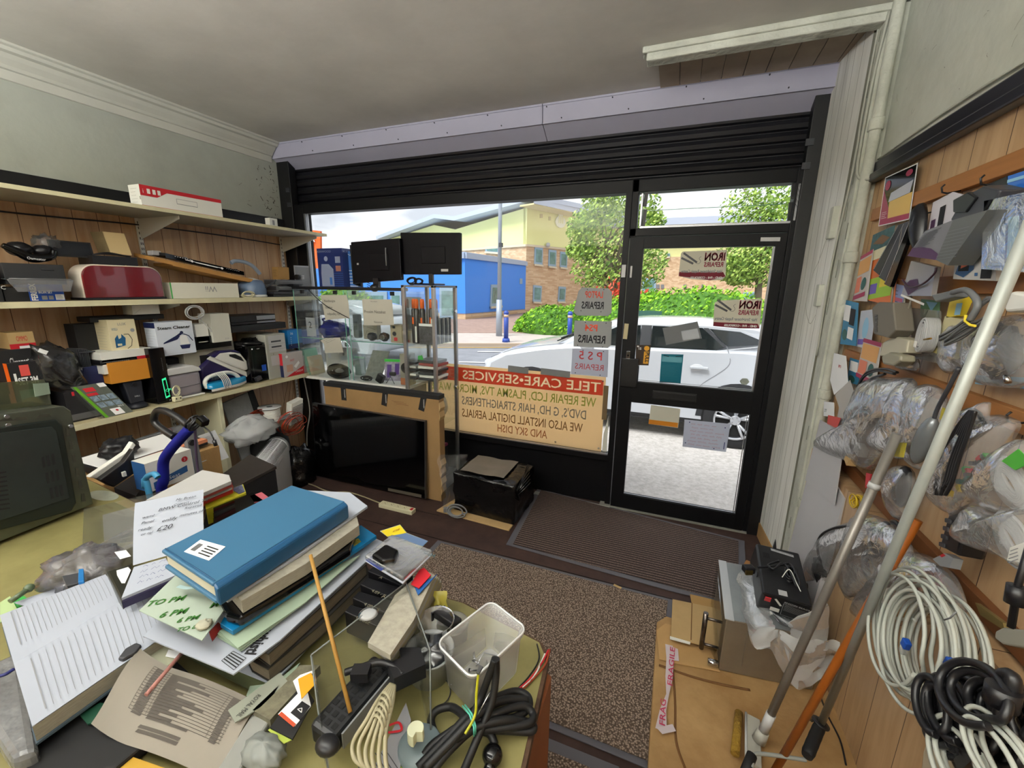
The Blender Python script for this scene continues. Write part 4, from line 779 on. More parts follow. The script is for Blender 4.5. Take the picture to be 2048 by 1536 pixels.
c=at(272,812,X=-3.06);t=thing('desktop_speaker','slim dark desktop speaker with round base under the orange box','speaker',(-3.06,c.y,Z3));spk=mat('speaker blue black','#22242c',.45)
part('base',MB().lathe((-3.06,c.y,Z3),[(0,0),(.055,0),(.058,.012),(.04,.03),(.0,.035)],24,sx=1,sy=1.1),spk,t);part('cabinet',MB().prism([(-3.03,c.y-.038,Z3+.03),(-3.03,c.y+.038,Z3+.03),(-3.045,c.y+.05,Z3+.165),(-3.045,c.y-.05,Z3+.165)],(-.06,0,0)),spk,t,bevel=.008)
part('volume_knob',MB().cyl((-3.036,c.y,Z3+.145),(-3.028,c.y,Z3+.145),.012),BLK,t);b=MB();txt(b,'DELL',(-3.028,c.y-.012,Z3+.07),(0,1,0),(0,0,1),h=.009);part('lettering',b,WINK,t)
b=MB();P=lw(222,762,312,745,720,-3.03,.14,1.035);carton('orange_box','flat orange carton lying on top of the desktop speaker','box',*P,[mat('orange card','#c98528',.6)])
b=MB();P0,U,D,H=[V(q) for q in lw(205,730,305,718,700,-3.04,.16,1.095)];b.obox(P0,U,D,H);b.m=1;b.obox(P0+V((.001,U.y*.52,.01)),U*.16,V((.001,0,0)),H*.5);b.m=2;b.obox(P0+V((.001,U.y*.68,.02)),U*.25,V((.001,0,0)),H*.5)
one('open_white_box',b,[WHT,BLKM,RED],'open white carton with red inside, above the orange box','box',bevel=.001)
b=MB();P0,U,D,H=[V(q) for q in lw(195,703,305,693,684,-3.04,.2,1.15)];b.obox(P0,U,D,(0,0,.028));b.m=1;b.obox(P0+V((.001,.01,.012)),U*.97,V((.001,0,0)),(0,0,.003));one('closed_laptop',b,[BLK,GRY],'closed black laptop under the steam mop carton','laptop',bevel=.004)
P=lw(222,687,276,680,639,-3.08,.13,1.18);carton('steam_mop_box','cream carton with a blue steam machine picture on the closed laptop','box',*P,[mat('pale cream card','#d6cba8',.6),mat('mid blue','#1d5a86',.5),INK,GINK],front=[('p',1,[(.15,.25),(.5,.3),(.55,.5),(.42,.62),(.4,.52),(.3,.48),(.28,.6),(.16,.5)]),('r',0,.22,.3,.38,.36),('t',1,'VAPORELLA',.1,.72,.07,.22),('k',2,[(.5,.6),(.68,.6),(.78,.45),(.72,.28),(.55,.2)],.003),('t',3,'LUX',.35,.85,.07,.3),('c',3,.85,.7,.05)],side=[('l',3,.1,.85,.8,.7,9)])
b=MB();P0,U,D,H=[V(q) for q in lw(316,806,346,800,694,-3.0,.28,Z3)];b.obox(P0,U,D,H);deco(b,P0,U,H,[('p',1,[(.55,.08),(.85,.10),(.78,.46),(.5,.44)]),('p',0,[(.6,.11),(.8,.13),(.74,.42),(.56,.41)]),('t',1,'CPU',.62,.2,.05),('c',2,.8,.04,.012)]+[('c',2,.7,.6+.03*i,.005) for i in range(8)])
one('black_computer_tower',b,[BLKG,mat('green led trim','#30d890',.4,emis=.5),GRY],'black computer tower with glowing green trim, left of the water dispenser','computer',bevel=.003)
P=lw(320,713,394,709,643,-3.04,.11,1.155);carton('steam_cleaner_box','white steam cleaner carton with a black and white hand steamer picture','box',*P,[mat('white blue card','#cfd6e2',.5),INK,NAVY,WINK,GINK],front=[('t',1,'Steam Cleaner',.05,.79,.085,.88,.03),('p',2,[(.14,.36),(.52,.46),(.66,.62),(.62,.66),(.5,.58),(.15,.40)]),('p',3,[(.60,.58),(.78,.58),(.84,.3),(.58,.3)]),('p',2,[(.56,.28),(.86,.28),(.82,.16),(.60,.16)]),('c',2,.66,.66,.05),('k',2,[(.7,.62),(.84,.55),(.94,.38)],.006),('l',4,.2,.08,.7,.05,1)],side=[('r',2,0,.84,1,1),('l',4,.1,.8,.8,.7,9)])
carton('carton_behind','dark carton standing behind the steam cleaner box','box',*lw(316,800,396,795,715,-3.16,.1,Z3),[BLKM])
carton('small_white_carton','small white carton high up right under the middle shelf','box',*lw(266,628,320,626,610,-3.14,.1,1.42),[WHT,GINK],front=[('k',1,[(0,0),(.3,.6)],.001)])
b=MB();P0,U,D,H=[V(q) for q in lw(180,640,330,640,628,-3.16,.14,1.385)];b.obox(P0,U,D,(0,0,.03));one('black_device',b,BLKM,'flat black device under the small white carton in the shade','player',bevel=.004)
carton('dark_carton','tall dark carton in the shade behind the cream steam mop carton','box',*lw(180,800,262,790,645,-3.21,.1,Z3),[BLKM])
b=MB();P0,U,D,H=[V(q) for q in lw(392,669,417,667,648,-3.06,.12,1.205)];b.obox(P0,U,D,H);b.obox(P0+V((.001,.01,.01)),U*.7,V((.001,0,0)),(0,0,.004));one('white_router',b,WHT,'rounded white router left of the white cube carton','router',bevel=.008)
P=lw(426,671,463,668,627,-3.04,.13,1.205);carton('white_cube_box','plain off white cube carton below the middle shelf','box',*P,[mat('off white card','#c9c8bd',.7),GINK],front=[('t',1,'ZOSI',.6,.08,.05)])
b=MB();b.tube(coil(at(388,625,X=-3.03),(0,1,0),(0,0,1),.052,5,.18,9,1.1,.8),.0028,6);b.tube(spline([at(*q,X=-3.03) for q in((395,632),(410,648),(424,664))],6),.003,6);one('white_cable_loop',b,LGR,'loop of thin pale cable beside the white cube carton','cable')
carton('black_scanner','flat black scanner under the white router','scanner',*lw(388,688,462,680,671,-3.06,.26,1.165),[BLKG])
b=MB();P0,U,D,H=[V(q) for q in lw(372,740,472,722,686,-3.10,.25,1.0)];b.obox(P0,U,D,H);deco(b,P0,U,H,[('r',1,.28,.1,.78,.6),('r',0,.3,.66,.8,.74),('c',2,.9,.55,.05)]);one('beige_desktop_computer',b,[mat('beige case','#a5a293',.5),BLKM,RED],'old beige desktop computer lying flat behind the purple iron','computer',bevel=.003)
carton('black_underframe','black box under the beige desktop computer','box',*lw(372,790,470,770,742,-3.12,.2,Z3),[BLKM])
for i,(z,w,m,lab) in enumerate(((1.335,0,1,'silver edged'),(1.315,0,0,'thin black'),(1.26,.0,0,'thick black'))):
 P0=V((-3.045-(.01 if i<2 else 0),at(464 if i<2 else 462,650,X=-3.05).y,z));y1=at(552 if i<2 else 570,640,X=-3.05).y;h=(.045,.017,.05)[i];b=MB();b.obox(P0,(0,y1-P0.y,0),(-.22,0,0),(0,0,h));b.m=1
 if i<2:b.obox(P0+V((.0012,(y1-P0.y)*.55,h*.15)),(0,(y1-P0.y)*.44,0),(.002,0,0),(0,0,h*.7))
 one('media_player',b,[BLK,ALU],'%s media player in the stack on the black tower'%lab,'player','media players stacked below the middle shelf',bevel=.004)
def tower(name,label,px0,py0,px1,py1,pyt,X,m,deco_,z1=None):
 P0,U,D,H=[V(q) for q in lw(px0,py0,px1,py1,pyt,X,.36 if X>-3.05 else .28,Z3)];D=V((max(-.33,XL+.02-X),0,0));t=thing(name,label,'computer',tuple(P0));b=MB();b.obox(P0,U,D,H);part('case',b,m,t,bevel=.004)
 b=MB();deco(b,P0+V((.001,0,0)),U,H,deco_,.001);part('front_panel',b,[LGR,DGR,WINK,CHR,BLUE],t)
tower('beige_computer_tower','beige computer tower with two drive slots, by the red and white box',540,757,578,745,667,-3.0,mat('beige grey case','#a8a99f',.45),[('r',0,.12,.60,.95,.97),('r',1,.25,.82,.75,.855),('r',1,.25,.70,.75,.735),('c',3,.3,.56,.01),('k',1,[(.12,.78),(.95,.78)],.001),('k',1,[(.12,.66),(.95,.66)],.001),('r',0,.15,.3,.85,.52)])
tower('black_slim_tower','black slim computer tower beside the beige tower',504,760,540,757,690,-3.01,BLKG,[('c',2,.2,.92,.02),('t',2,'acer',.45,.90,.035),('r',4,.6,.28,.85,.45),('k',3,[(.15,.05),(.15,.95)],.0008)])
b=crumple(at(505,688,X=-3.12),(.09,.13,.045),amp=.25,freq=3,seed=11);one('black_cable_heap',b,mat('black glossy bag','#1a1a1b',.25),'heap of black cables in a bag on the black slim tower','bag')
c=at(375,797,X=-3.02);y0,y1=at(341,802,X=-3.0).y,at(411,785,X=-3.0).y;zc=at(380,745,X=-3.0).z;t=thing('water_filter_tank','square white lidded tank with smoky clear body, in front of the towers','tank',(-3.07,(y0+y1)/2,Z3))
part('body',MB().box((-3.08,(y0+y1)/2,(Z3+zc)/2+.005),(.14,y1-y0-.012,zc-Z3-.01)),mat('smoky tank','#8d868e',.25),t,bevel=.02);part('foot',MB().box((-3.08,(y0+y1)/2,Z3+.006),(.155,y1-y0,.012)),WHT,t,bevel=.004)
part('lid',MB().prism([(-3.0,y0,zc),(-3.0,y1,zc),(-3.0,y1-.01,zc+.022),(-3.0,y1-.05,zc+.045),(-3.0,y0+.0,zc+.045)],(-.16,0,0)),mat('tank lid white','#c6c6c6',.35),t,bevel=.006);part('cap',MB().cyl((-3.08,y0+.03,zc+.045),(-3.08,y0+.03,zc+.068),.028),WHT,t)
part('drawer_outline',MB().tube([(-3.008,y0+.06,Z3+.03),(-3.008,y0+.06,Z3+.075),(-3.008,y1-.02,Z3+.08),(-3.008,y1-.02,Z3+.03)],.0012,4),DGR,t)
t=thing('plug_adaptor','cream plug adaptors with curly cord at the foot of the smoky tank','adaptor',tuple(at(354,800,X=-2.97)));q=at(354,796,X=-2.97);q.z=Z3+.018
part('body',MB().box(q,(.03,.05,.034)),CREAM,t,bevel=.006);part('socket_holes',MB().box(q+V((.016,-.012,.004)),(.001,.006,.01)).box(q+V((.016,.012,.004)),(.001,.006,.01)),BLKM,t);part('cord',MB().tube(coil(q+V((0,-.004,.055)),(0,1,0),(0,0,1),.016,3,.3,5,1,1.6),.003,6),CREAM,t)
def iron(name,label,tipx,tip,heel,zb,h,mats,X):
 """side view iron lying along the shelf: tip right"""
 t=thing(name,label,'iron',(X,(tip+heel)/2,zb));L=tip-heel;w=.055
 def ring(k,z):
  return[(X+w*k*s*(1-max(0,(u-.45)/.55)**2),heel+L*u,z) for u,s in[(i/12,1) for i in range(13)]+[(i/12,-1) for i in range(12,-1,-1)]]
 b=MB();b.prism(ring(1,zb),(0,0,.010));part('soleplate',b,CHR,t)
 b=MB();rs=[b.add(ring(k,zb+z)) for k,z in((1.0,.01),(1.02,.03),(.9,.05),(.55,h*.55))];n=26
 for a,c in zip(rs,rs[1:]):
  for i in range(n):l=(i+1)%n;b.face([a+i,a+l,c+l,c+i],True)
 b.face([rs[-1]+i for i in range(n)]);part('body',b,mats[0],t)
 part('skirt',MB().prism(ring(1.05,zb+.010),(0,0,.016)),mats[1],t)
 b=MB();b.tube(spline([(X,heel+L*u,zb+z) for u,z in((.02,.03),(.0,h*.7),(.15,h*.95),(.5,h),(.72,h*.8),(.82,h*.45),(.8,.04))],6),.014,10);part('handle',b,mats[2],t)
 return t
za=Z3+.004
iron('steam_iron','blue and white steam iron with its cord wound round, on the shelf edge',0,at(498,774,X=-3.0).y,at(417,782,X=-3.0).y,za,.115,[mat('iron blue','#1b86b8',.25),WHT,WHT],-3.02)
b=MB();q=at(449,760,X=-3.0)
for k in range(5):b.tube(spline([(-2.955,q.y-.035+.012*k,Z3+.02),(-2.96,q.y-.045+.012*k,Z3+.09),(-3.02,q.y-.05+.012*k,Z3+.125),(-3.08,q.y-.04+.012*k,Z3+.06)],5),.0035,6)
one('wound_cord',b,LGR,'pale cord wound around the blue and white iron','cord')
t=thing('steam_generator_iron','large purple and white steam generator iron tilted on its base','iron',tuple(at(455,770,X=-3.1)));pur=mat('deep purple plastic','#2a2450',.25)
f=lambda*q:[at(x,y,X=-3.07) for x,y in q]
part('base_tank',MB().prism(f((404,775),(402,735),(420,716),(470,738),(515,762),(512,772),(470,776)),(-.13,0,0)),pur,t,bevel=.015);part('rest_plate',MB().prism(f((412,718),(420,712),(512,752),(516,764)),(.01,0,0)),WHT,t,bevel=.004)
g=lambda*q:[at(x,y,X=-3.04) for x,y in q]
part('iron_body',MB().prism(g((428,716),(440,705),(462,703),(482,707),(494,722),(498,738),(492,742),(470,734)),(-.07,0,0)),WHT,t,bevel=.012);part('iron_top',MB().prism(g((422,712),(440,702),(470,700),(484,706),(462,704),(440,707),(430,716)),(-.08,0,0)),pur,t,bevel=.004);part('handle_opening',MB().prism(g((458,709),(470,708),(482,714),(488,723),(476,719),(459,713)),(.003,0,0)),BLKM,t)
b=MB();b.tube(spline([at(*q,X=-3.03) for q in((500,712),(512,710),(522,722),(528,745),(522,758),(532,762),(536,768),(520,768))],6),.007,8);b.box(at(516,757,X=-3.0),(.03,.045,.03),rx=.3);part('hose',b,DGR,t)
def endbox(lab,q,X,m,fr_=(),sd=(),z=None,dep=.1,name='printer_ink_box'):return carton(name,lab,'box',*lw(*q,X,dep,z),m,front=fr_,side=sd)
endbox('two toned blue ink box above the red and white box, left one',(578,700,607,696,659,),-3.06,[mat('bright blue card','#1478c0',.4),WINK,NAVY],[('r',2,0,0,1,.25),('t',1,'16',.2,.75,.14)]+[('c',1,.2,.2+.1*i,.02) for i in range(5)],z=1.075)
endbox('dark blue ink box with white sticker, nearest the window',(609,692,640,688,660),-3.04,[mat('royal blue card','#1b3fa0',.4),WINK,NAVY],[('r',1,.35,.74,.65,.9),('t',1,'EP-100',.65,.8,.06),('l',1,.4,.45,.5,.3,5)],z=1.10)
endbox('small white carton under the dark blue ink box',(609,706,640,701,693),-3.038,[WHT,INK],[('l',1,.1,.7,.6,.4,2)],z=1.06,name='white_carton')
endbox('red and white handset box with a picture, at the end of the lowest shelf',(569,755,609,748,704),-2.965,[mat('pinkish grey card','#b9b1b0',.4),RED,WINK,mat('skin print','#c49a84',.6),NAVY],[('p',1,[(.1,0),(1,0),(1,.35),(.55,.18)]),('r',3,.15,.2,.45,.5),('t',2,'CREDIT',.55,.12,.08,.4),('t',1,'HIT',.35,.62,.1),('c',2,.2,.85,.06),('p',2,[(.5,.4),(.75,.6),(.8,.5),(.6,.3)])],[('r',4,0,0,1,.5),('r',1,0,.5,1,1)],z=Z3,dep=.05,name='handset_box')
endbox('plain white carton at the window end of the lowest shelf',(605,752,646,743,708),-2.985,[mat('clean white card','#d4d6de',.6),LGR],z=Z3,dep=.14,name='plain_white_box')
endbox('pale grey carton carrying the ink boxes',(575,745,645,735,703),-3.13,[LGR],z=Z3,dep=.15,name='grey_carton')
# ================================================================ window signs (written to be read from the street, so mirrored in here)
def sign(name,label,cat,pts,m,items,Y=2.997,text=(),dots=(),thick=.0015,par=None):
 """sheet on the glass: pts = TL,TR,BR,BL pixels. text read from outside: (string, u from right edge, v, h, mat, w)"""
 q=ats(pts,Y=Y);b=MB();b.prism(q,(0,thick,0));TL,TR,BR,BL=q[0],q[1],q[-2],q[-1]
 O=V((max(TR.x,BR.x),Y,min(BL.y*0+BL.z,BR.z)));W_=max(TR.x,BR.x)-min(TL.x,BL.x);H_=max(TL.z,TR.z)-O.z
 mats=[m]+items
 for s in text:
  b.m=s[4];txt(b,s[0],O+V((-s[1]*W_,-.001,s[2]*H_)),(-1,0,0),(0,0,1),h=s[3]*H_,w=(s[5]*W_ if len(s)>5 and s[5] else None),bold=s[6] if len(s)>6 else .01,lift=-.0,nrm=(0,-1,0))
 for s in dots:
  b.m=s[0];deco(b,(min(TL.x,BL.x),Y-.0008,O.z),(W_,0,0),(0,0,H_),[(('r',s[0])+tuple(s[2:])) if s[1]=='r' else(s[1],s[0])+tuple(s[2:])],lift=.0004);b.m=s[0]
 b.m=0
 return one(name,b,mats,label,cat),O,W_,H_
gp=mat('sheet backlit grey','#a9a9a5',.8,noise=.05,nscale=3);rdt=mat('red orange paint','#d9431c',.6)
cut=lambda a,b,c,d,k=7:[(a[0]+k,a[1]),(b[0]-k,b[1]),(b[0],b[1]+k),(c[0],c[1]-k),(c[0]-k,c[1]),(d[0]+k,d[1]),(d[0],d[1]-k),(a[0],a[1]+k)]
pins=lambda:[(1,'c',.3,.93,.02),(1,'c',.85,.93,.02),(1,'c',.12,.06,.02),(1,'c',.8,.05,.02)]
sign('laptop_repairs_sign','grey cut corner sheet reading LAPTOP REPAIRS backwards, topmost of three on the window','sign',cut((1157,575),(1224,577),(1223,632),(1147,631)),gp,[INK,rdt],text=(('LAPTOP',.17,.60,.26,2,.60,.02),('REPAIRS',.12,.16,.28,1,.75,.025)),dots=pins())
sign('game_console_repairs_sign','grey sheet with red PS4 over black REPAIRS backwards, middle of three on the window','sign',[(1149,641),(1224,643),(1222,690),(1216,696),(1147,693)],gp,[INK,rdt],text=(('PS4',.37,.62,.24,2,.34,.02),('REPAIRS',.14,.18,.28,1,.74,.025)),dots=pins())
sign('red_marker_sign','white sheet with hand written red PS5 REPAIRS backwards, lowest of three on the window','sign',[(1145,697),(1217,700),(1215,754),(1142,748)],mat('bluish paper','#b9bcc8',.8),[INK,mat('red marker','#b8383c',.7)],text=(('P S 5',.18,.60,.30,2,.62),('REPAIRS',.12,.22,.22,2,.78,0)),dots=pins())
ban=mat('cream banner','#ecc890',.7,noise=.05,nscale=2);grt=mat('banner green','#7f9a3a',.7);blt=mat('banner slate','#6a7078',.7);brt=mat('banner brown','#6a4a2c',.7);ret=mat('banner red','#e35a40',.7)
BY=3.028;q=[at(868,727,Y=BY),at(1210,752,Y=BY),at(1204,905,Y=BY),at(868,852,Y=BY)];x1=at(1207,830,Y=BY).x;xa=-2.05;zt,zb_=at(1206,754,Y=BY).z,at(1200,904,Y=BY).z
b=MB();b.box(((xa+x1)/2,BY+.001,(zt+zb_)/2),(x1-xa,.002,zt-zb_));Hb=zt-zb_;F=BY-.0015
def bl_(s,m,xr,v,h,w):b.m=m;txt(b,s,(xr,F,zb_+v*Hb),(-1,0,0),(0,0,1),h=h*Hb,w=w,bold=.012,lift=0,nrm=(0,-1,0))
b.m=1;b.box(((xa+x1)/2+.07,F,zb_+Hb*.86),(x1-xa-.17,.0006,Hb*.20));b.m=0;F-=.001
bl_('TELE CARE•SERVICES',6,x1-.035,.80,.125,1.145);bl_('WE REPAIR LCD, PLASMA TVS, MICRO WAVE',2,x1-.06,.60,.12,1.43)
bl_("DVD'S, G HD, HAIR STRAIGHTENERS",3,x1-.13,.42,.12,1.06);bl_('WE ALSO INSTALL DIGITAL AERIALS',4,x1-.15,.235,.12,1.04);bl_('AND SKY DISH',5,x1-.43,.08,.11,.43)
b.m=0
t=thing('shop_banner','cream banner with red heading strip and repair lettering seen backwards on the window','banner',((xa+x1)/2,BY,zb_))
part('sheet',b,[ban,ret,grt,blt,brt,mat('banner rust','#9a5a3a',.7),mat('banner letter cream','#fbe9c4',.7)],t)
bb2=MB()
for x,z in((x1-.02,zt-.03),(x1-.02,zb_+.03),(x1-.36,zb_+.03),(-.78,zt-.02),(-1.1,zt-.02)):bb2.lathe((x,BY-.003,z),[(.003,0),(.007,0),(.007,.002),(.003,.002)],12,(0,-1,0))
part('eyelet',bb2,STEEL,t)
for x,dz,w in((-1.10,.0,.17),(-.80,.0,.23)):one('tape_strip',MB().box((x,2.999,zt+.005),(w,.002,.05),ry=.04),mat('grey tape','#777a7b',.4,alpha=.85),'strip of grey tape on the banner top edge, %s'%('left one' if x<-1 else 'the one under the marker sign'),'tape')
one('tape_strip',MB().box((x1+.01,3.0,.80),(.035,.002,.26)),mat('brown tape','#6b5a40',.4),'vertical strip of brown tape on the right edge of the banner','tape')
for m in(ban,ret,grt,blt,brt,MATS['banner rust']):backlit(m,.75)
for k in('sheet backlit grey','bluish paper'):backlit(MATS[k],.6)
ivory=mat('ivory print','#ccc6b2',.6);mar=mat('maroon print','#8c2338',.6)
for pts,lab,hgt in(([(1366,503),(1454,500),(1451,553),(1444,560),(1420,561),(1380,558),(1357,552),(1362,507)],'upper iron repairs poster on the door glass, seen backwards',.19),([(1437,601),(1525,597),(1519,657),(1480,657),(1426,652),(1429,606)],'lower iron repairs poster at the right edge of the door glass, seen backwards',.17)):
 q=ats(pts,Y=2.972);t=thing('repair_poster',lab,'poster',tuple(q[3]),'iron repairs posters on the door');b=MB();b.prism(q,(0,.001,0));x0,x1_=q[-1].x,q[1].x;zt_=q[1].z;zb2=min(p.z for p in q);part('sheet',b,ivory,t)
 b=MB();w=x1_-x0;h=zt_-zb2;Fp=2.9712;S=lambda s,u,v,hh,ww:txt(b,s,(x1_-u*w,Fp,zb2+v*h),(-1,0,0),(0,0,1),h=hh*h,w=ww*w,bold=.03,lift=0,nrm=(0,-1,0))
 b.prism([(q[-2].x+.002,Fp+.0004,q[-2].z),(q[-2].x+.002,Fp+.0004,q[-2].z+.025),(x1_-.006,Fp+.0004,q[-2].z+.025),(q[2].x,Fp+.0004,q[2].z),(q[min(4,len(q)-3)].x,Fp+.0004,zb2+.002)],(0,-.0003,0));S('IRON',.02,.66,.26,.44);S('REPAIRS',.04,.46,.15,.42);b.m=1;S('IRON',.032,.685,.20,.42);b.m=2
 S('Hair Straightener Repair Centre',.05,.26,.10,.9);b.m=3;S('GHD - FHI - CORIOLISS',.03,.06,.07,.7)
 b.m=4
 for a,c in(((.06,.92),(.38,.60)),((.02,.76),(.30,.56))):ribbon(b,[(x0+a[0]*w,Fp,zb2+a[1]*h),(x0+c[0]*w,Fp,zb2+c[1]*h)],.012,(0,-1,0))
 ribbon(b,spline([(x0+u*w,Fp,zb2+v*h) for u,v in((.36,.58),(.42,.56),(.46,.64),(.42,.74),(.46,.80))],5),.002,(0,-1,0))
 part('lettering',b,[mar,mat('pink print','#c8868c',.6),GINK,WINK,DGR],t)
sign('grey_envelope','grey envelope with a white address label, stuck at a slant on the upper door glass','envelope',[(1325,656),(1395,643),(1404,677),(1332,690)],mat('envelope grey','#7f807f',.8),[mat('label pale','#a9adb4',.7)],Y=2.971)
one('address_label',MB().prism(ats([(1362,662),(1395,657),(1400,676),(1366,681)],Y=2.9695),(0,.0008,0)),mat('label pale','#a9adb4',.7),'pale address label on the slanted grey envelope','label')
sign('teal_leaflet','teal leaflet with fine print at the bottom of the upper door glass','leaflet',[(1323,708),(1367,709),(1361,767),(1319,765)],TEAL,[mat('light teal','#5c9fae',.5),BLKM],Y=2.972,dots=((1,'r',.05,.72,.95,.9),(2,'k',[(.1,.93),(.35,.90)],.004),(2,'k',[(.65,.92),(.95,.95)],.004),(1,'l',.08,.62,.8,.4,9)))
sign('orange_white_card','white card with orange lower band at the top of the lower door glass','card',[(1302,810),(1361,818),(1356,856),(1297,848)],mat('card cream','#c9c5b4',.7),[mat('card orange','#e0891c',.6)],Y=2.972,dots=((1,'r',0,.03,.97,.26),))
sign('handwritten_note','white note with red handwriting in the lower door glass','note',[(1369,839),(1461,848),(1452,904),(1365,893)],mat('bluish paper','#b9bcc8',.8),[mat('red marker','#b8383c',.7),INKB],Y=2.972,dots=((1,'s',.12,.92,.8,.85,7,.0016),(2,'c',.12,.9,.02),(2,'c',.9,.85,.02),(2,'c',.08,.15,.02),(2,'c',.72,.08,.02),(2,'k',[(.93,.1),(.93,.35)],.005)))
o,O,W_,H_=sign('pull_sticker','black and yellow PULL sticker beside the door lock','sticker',[(1272,690),(1302,690),(1297,731),(1271,730)],mat('sticker brown','#33220f',.5),[mat('sticker yellow','#e3a52a',.5),WINK,INK],Y=2.971,dots=((1,'r',.58,.1,.92,.68),(1,'c',.74,.83,.12),(2,'k',[(.08,.9),(.2,.9)],.01),(2,'t','is',.2,.75,.17)))
b=MB();txt(b,'PULL',O+V((-W_*.30,-.0028,H_*.64)),(0,0,-1),(1,0,0),h=.024,w=.07,bold=.03,lift=0,nrm=(0,-1,0));part('lettering',b,INK,o)
b=MB();c=at(1489,763,Y=2.97);b.prism([c+V((cos(a)*.028,0,sin(a)*.024)) for a in[pi/3*i for i in range(6)]],(0,.001,0));one('hexagon_sticker',b,mat('pale hexagon','#8f978f',.5),'small pale hexagonal sticker at the lower right of the upper door glass','sticker')
one('white_board_strip',MB().prism(ats([(1207,868),(1217,832),(1213,905),(1204,905)],Y=3.04),(0,.01,0)),WHT,'white folded card edge outside at the right end of the banner','card')
for k in('ivory print','maroon print','card cream','card orange','teal print','envelope grey'):backlit(MATS[k],.5)
# ================================================================ glass display case (left) and tall cabinet (right)
X0,X1,Y0,Y1=-3.0,-1.90,2.67,2.95;ZT=1.575
t=thing('glass_display_case','wide frameless glass display case standing in the window left of the tall cabinet','display case',((X0+X1)/2,2.8,0))
part('base',MB().box(((X1-.62+X1)/2-.04,(Y0+Y1)/2,.41),(.68,Y1-Y0,.82)),DGR,t);part('bottom_board',MB().box(((X0+X1)/2,(Y0+Y1)/2,.83),(X1-X0,Y1-Y0,.02)),WHT,t)
for i,x in enumerate((X0,-2.47,-2.43,X1-.004)):
 part('glass_panel',MB().box((x,(Y0+Y1)/2,(.85+ZT)/2),(.005,Y1-Y0,ZT-.85)),CAB,t);part('glass_edge',MB().box((x,Y0-.001,(.85+ZT)/2),(.006,.003,ZT-.85)),EDGE,t)
for a,c in((X0,-2.47),(-2.43,X1)):
 part('glass_shelf',MB().box(((a+c)/2,(Y0+Y1)/2,1.175),(c-a-.01,Y1-Y0-.02,.006)),CAB,t);part('shelf_edge',MB().box(((a+c)/2,Y0+.01,1.175),(c-a-.01,.003,.007)),EDGE,t)
 part('front_pane',MB().box(((a+c)/2,Y0-.004,(.85+ZT)/2),(c-a-.01,.004,ZT-.85)),CAB,t)
for x in(-2.90,-2.55,-2.36,-2.0):part('clamp',MB().box((x,Y0-.005,ZT-.015),(.03,.02,.03)),BLK,t,bevel=.003)
t=thing('tall_glass_cabinet','tall aluminium framed glass cabinet with bottles and cases','display cabinet',(-1.74,2.78,0));X2,X3,Y2,Y3,Z4=-1.865,-1.612,2.62,2.935,1.625
for x in(X2,X3):
 for y in(Y2,Y3):part('corner_post',MB().box((x,y,Z4/2),(.026,.026,Z4)),ALU,t,bevel=.003)
part('top_frame',MB().box(((X2+X3)/2,(Y2+Y3)/2,Z4-.008),(X3-X2+.026,Y3-Y2+.026,.016)),GRY,t)
part('plinth',MB().box(((X2+X3)/2,(Y2+Y3)/2,.05),(X3-X2,Y3-Y2,.10)),ALU,t)
for z in(1.19,.905,.55,.12):part('glass_shelf',MB().box(((X2+X3)/2,(Y2+Y3)/2,z),(X3-X2-.02,Y3-Y2-.02,.006)),CAB,t)
for n_,c,d in(('side_pane',(X3,(Y2+Y3)/2,.85),(.004,Y3-Y2-.03,1.5)),('side_pane',(X2,(Y2+Y3)/2,.85),(.004,Y3-Y2-.03,1.5)),('front_door',((X2+X3)/2,Y2,.85),(X3-X2-.03,.004,1.5))):part(n_,MB().box(c,d),CAB,t)
for z in(1.43,.82):part('hinge',MB().cyl((X3-.0,Y3-.015,z),(X3+.016,Y3-.015,z),.014,n=14),CHR,t)
ppr=mat('shaded paper','#b5b2a6',.8,noise=.05,nscale=4)
YS=Y0-.010
def note(name,label,pts,lns=(),scr=(),Y=YS):
 q=ats(pts,Y=Y);b=MB();b.prism(q,(0,.001,0));b.m=1
 O=q[0];ux=(q[1]-q[0]);uy=(q[-1]-q[0])
 for s,u,v,h in lns:txt(b,s,O+ux*u+uy*v+V((0,-.001,0)),ux,-uy,h=h,lift=0,nrm=(0,-1,0))
 for u,v,w,h,r in scr:scrawl(b,O+ux*u+uy*v+V((0,-.001,0)),ux,-uy,ux.length*w,uy.length*h,r,.0016,seed=int(u*50+r),lift=0,nrm=(0,-1,0))
 b.m=0;return one(name,b,[ppr,INK],label,'note')
note('printed_notice','grey paper notice with bold Slovak words taped high on the left glass',[(641,590),(693,590),(697,606),(699,636),(651,640)],(('Nedávajte',.10,.28,.020),('žiadne',.10,.53,.020),('odpadky tu !',.12,.79,.020)))
note('handwritten_notice','grey paper with three handwritten lines beside the printed notice',[(724,598),(784,599),(788,650),(728,651)],(('Vážený zákazník',.28,.10,.007),('Prosím Nezahat',.05,.52,.022),('Neotvirat.',.36,.88,.014)))
note('torn_notice','torn grey note with small handwriting above the coiled cable',[(641,681),(652,676),(680,675),(687,705),(650,706),(648,688)],(),((.3,.1,2.0,1.1,3),))
zs=1.180
carton('number_two_card','grey card with a large 2 standing beside the blue bag','card',(-2.97,2.74,zs),(.10,0,0),(0,.006,0),(0,0,.16),[mat('card greyish','#b9bbc4',.7),INK],front=[('t',1,'2',.3,.45,.35,.35)])
b=crumple((-2.72,2.80,zs+.062),(.15,.09,.075),amp=.10,freq=2.5,seed=8);b.tube(spline([(-2.78,2.77,zs+.12),(-2.80,2.76,zs+.15),(-2.76,2.76,zs+.155),(-2.70,2.77,zs+.13)],5),.008,6)
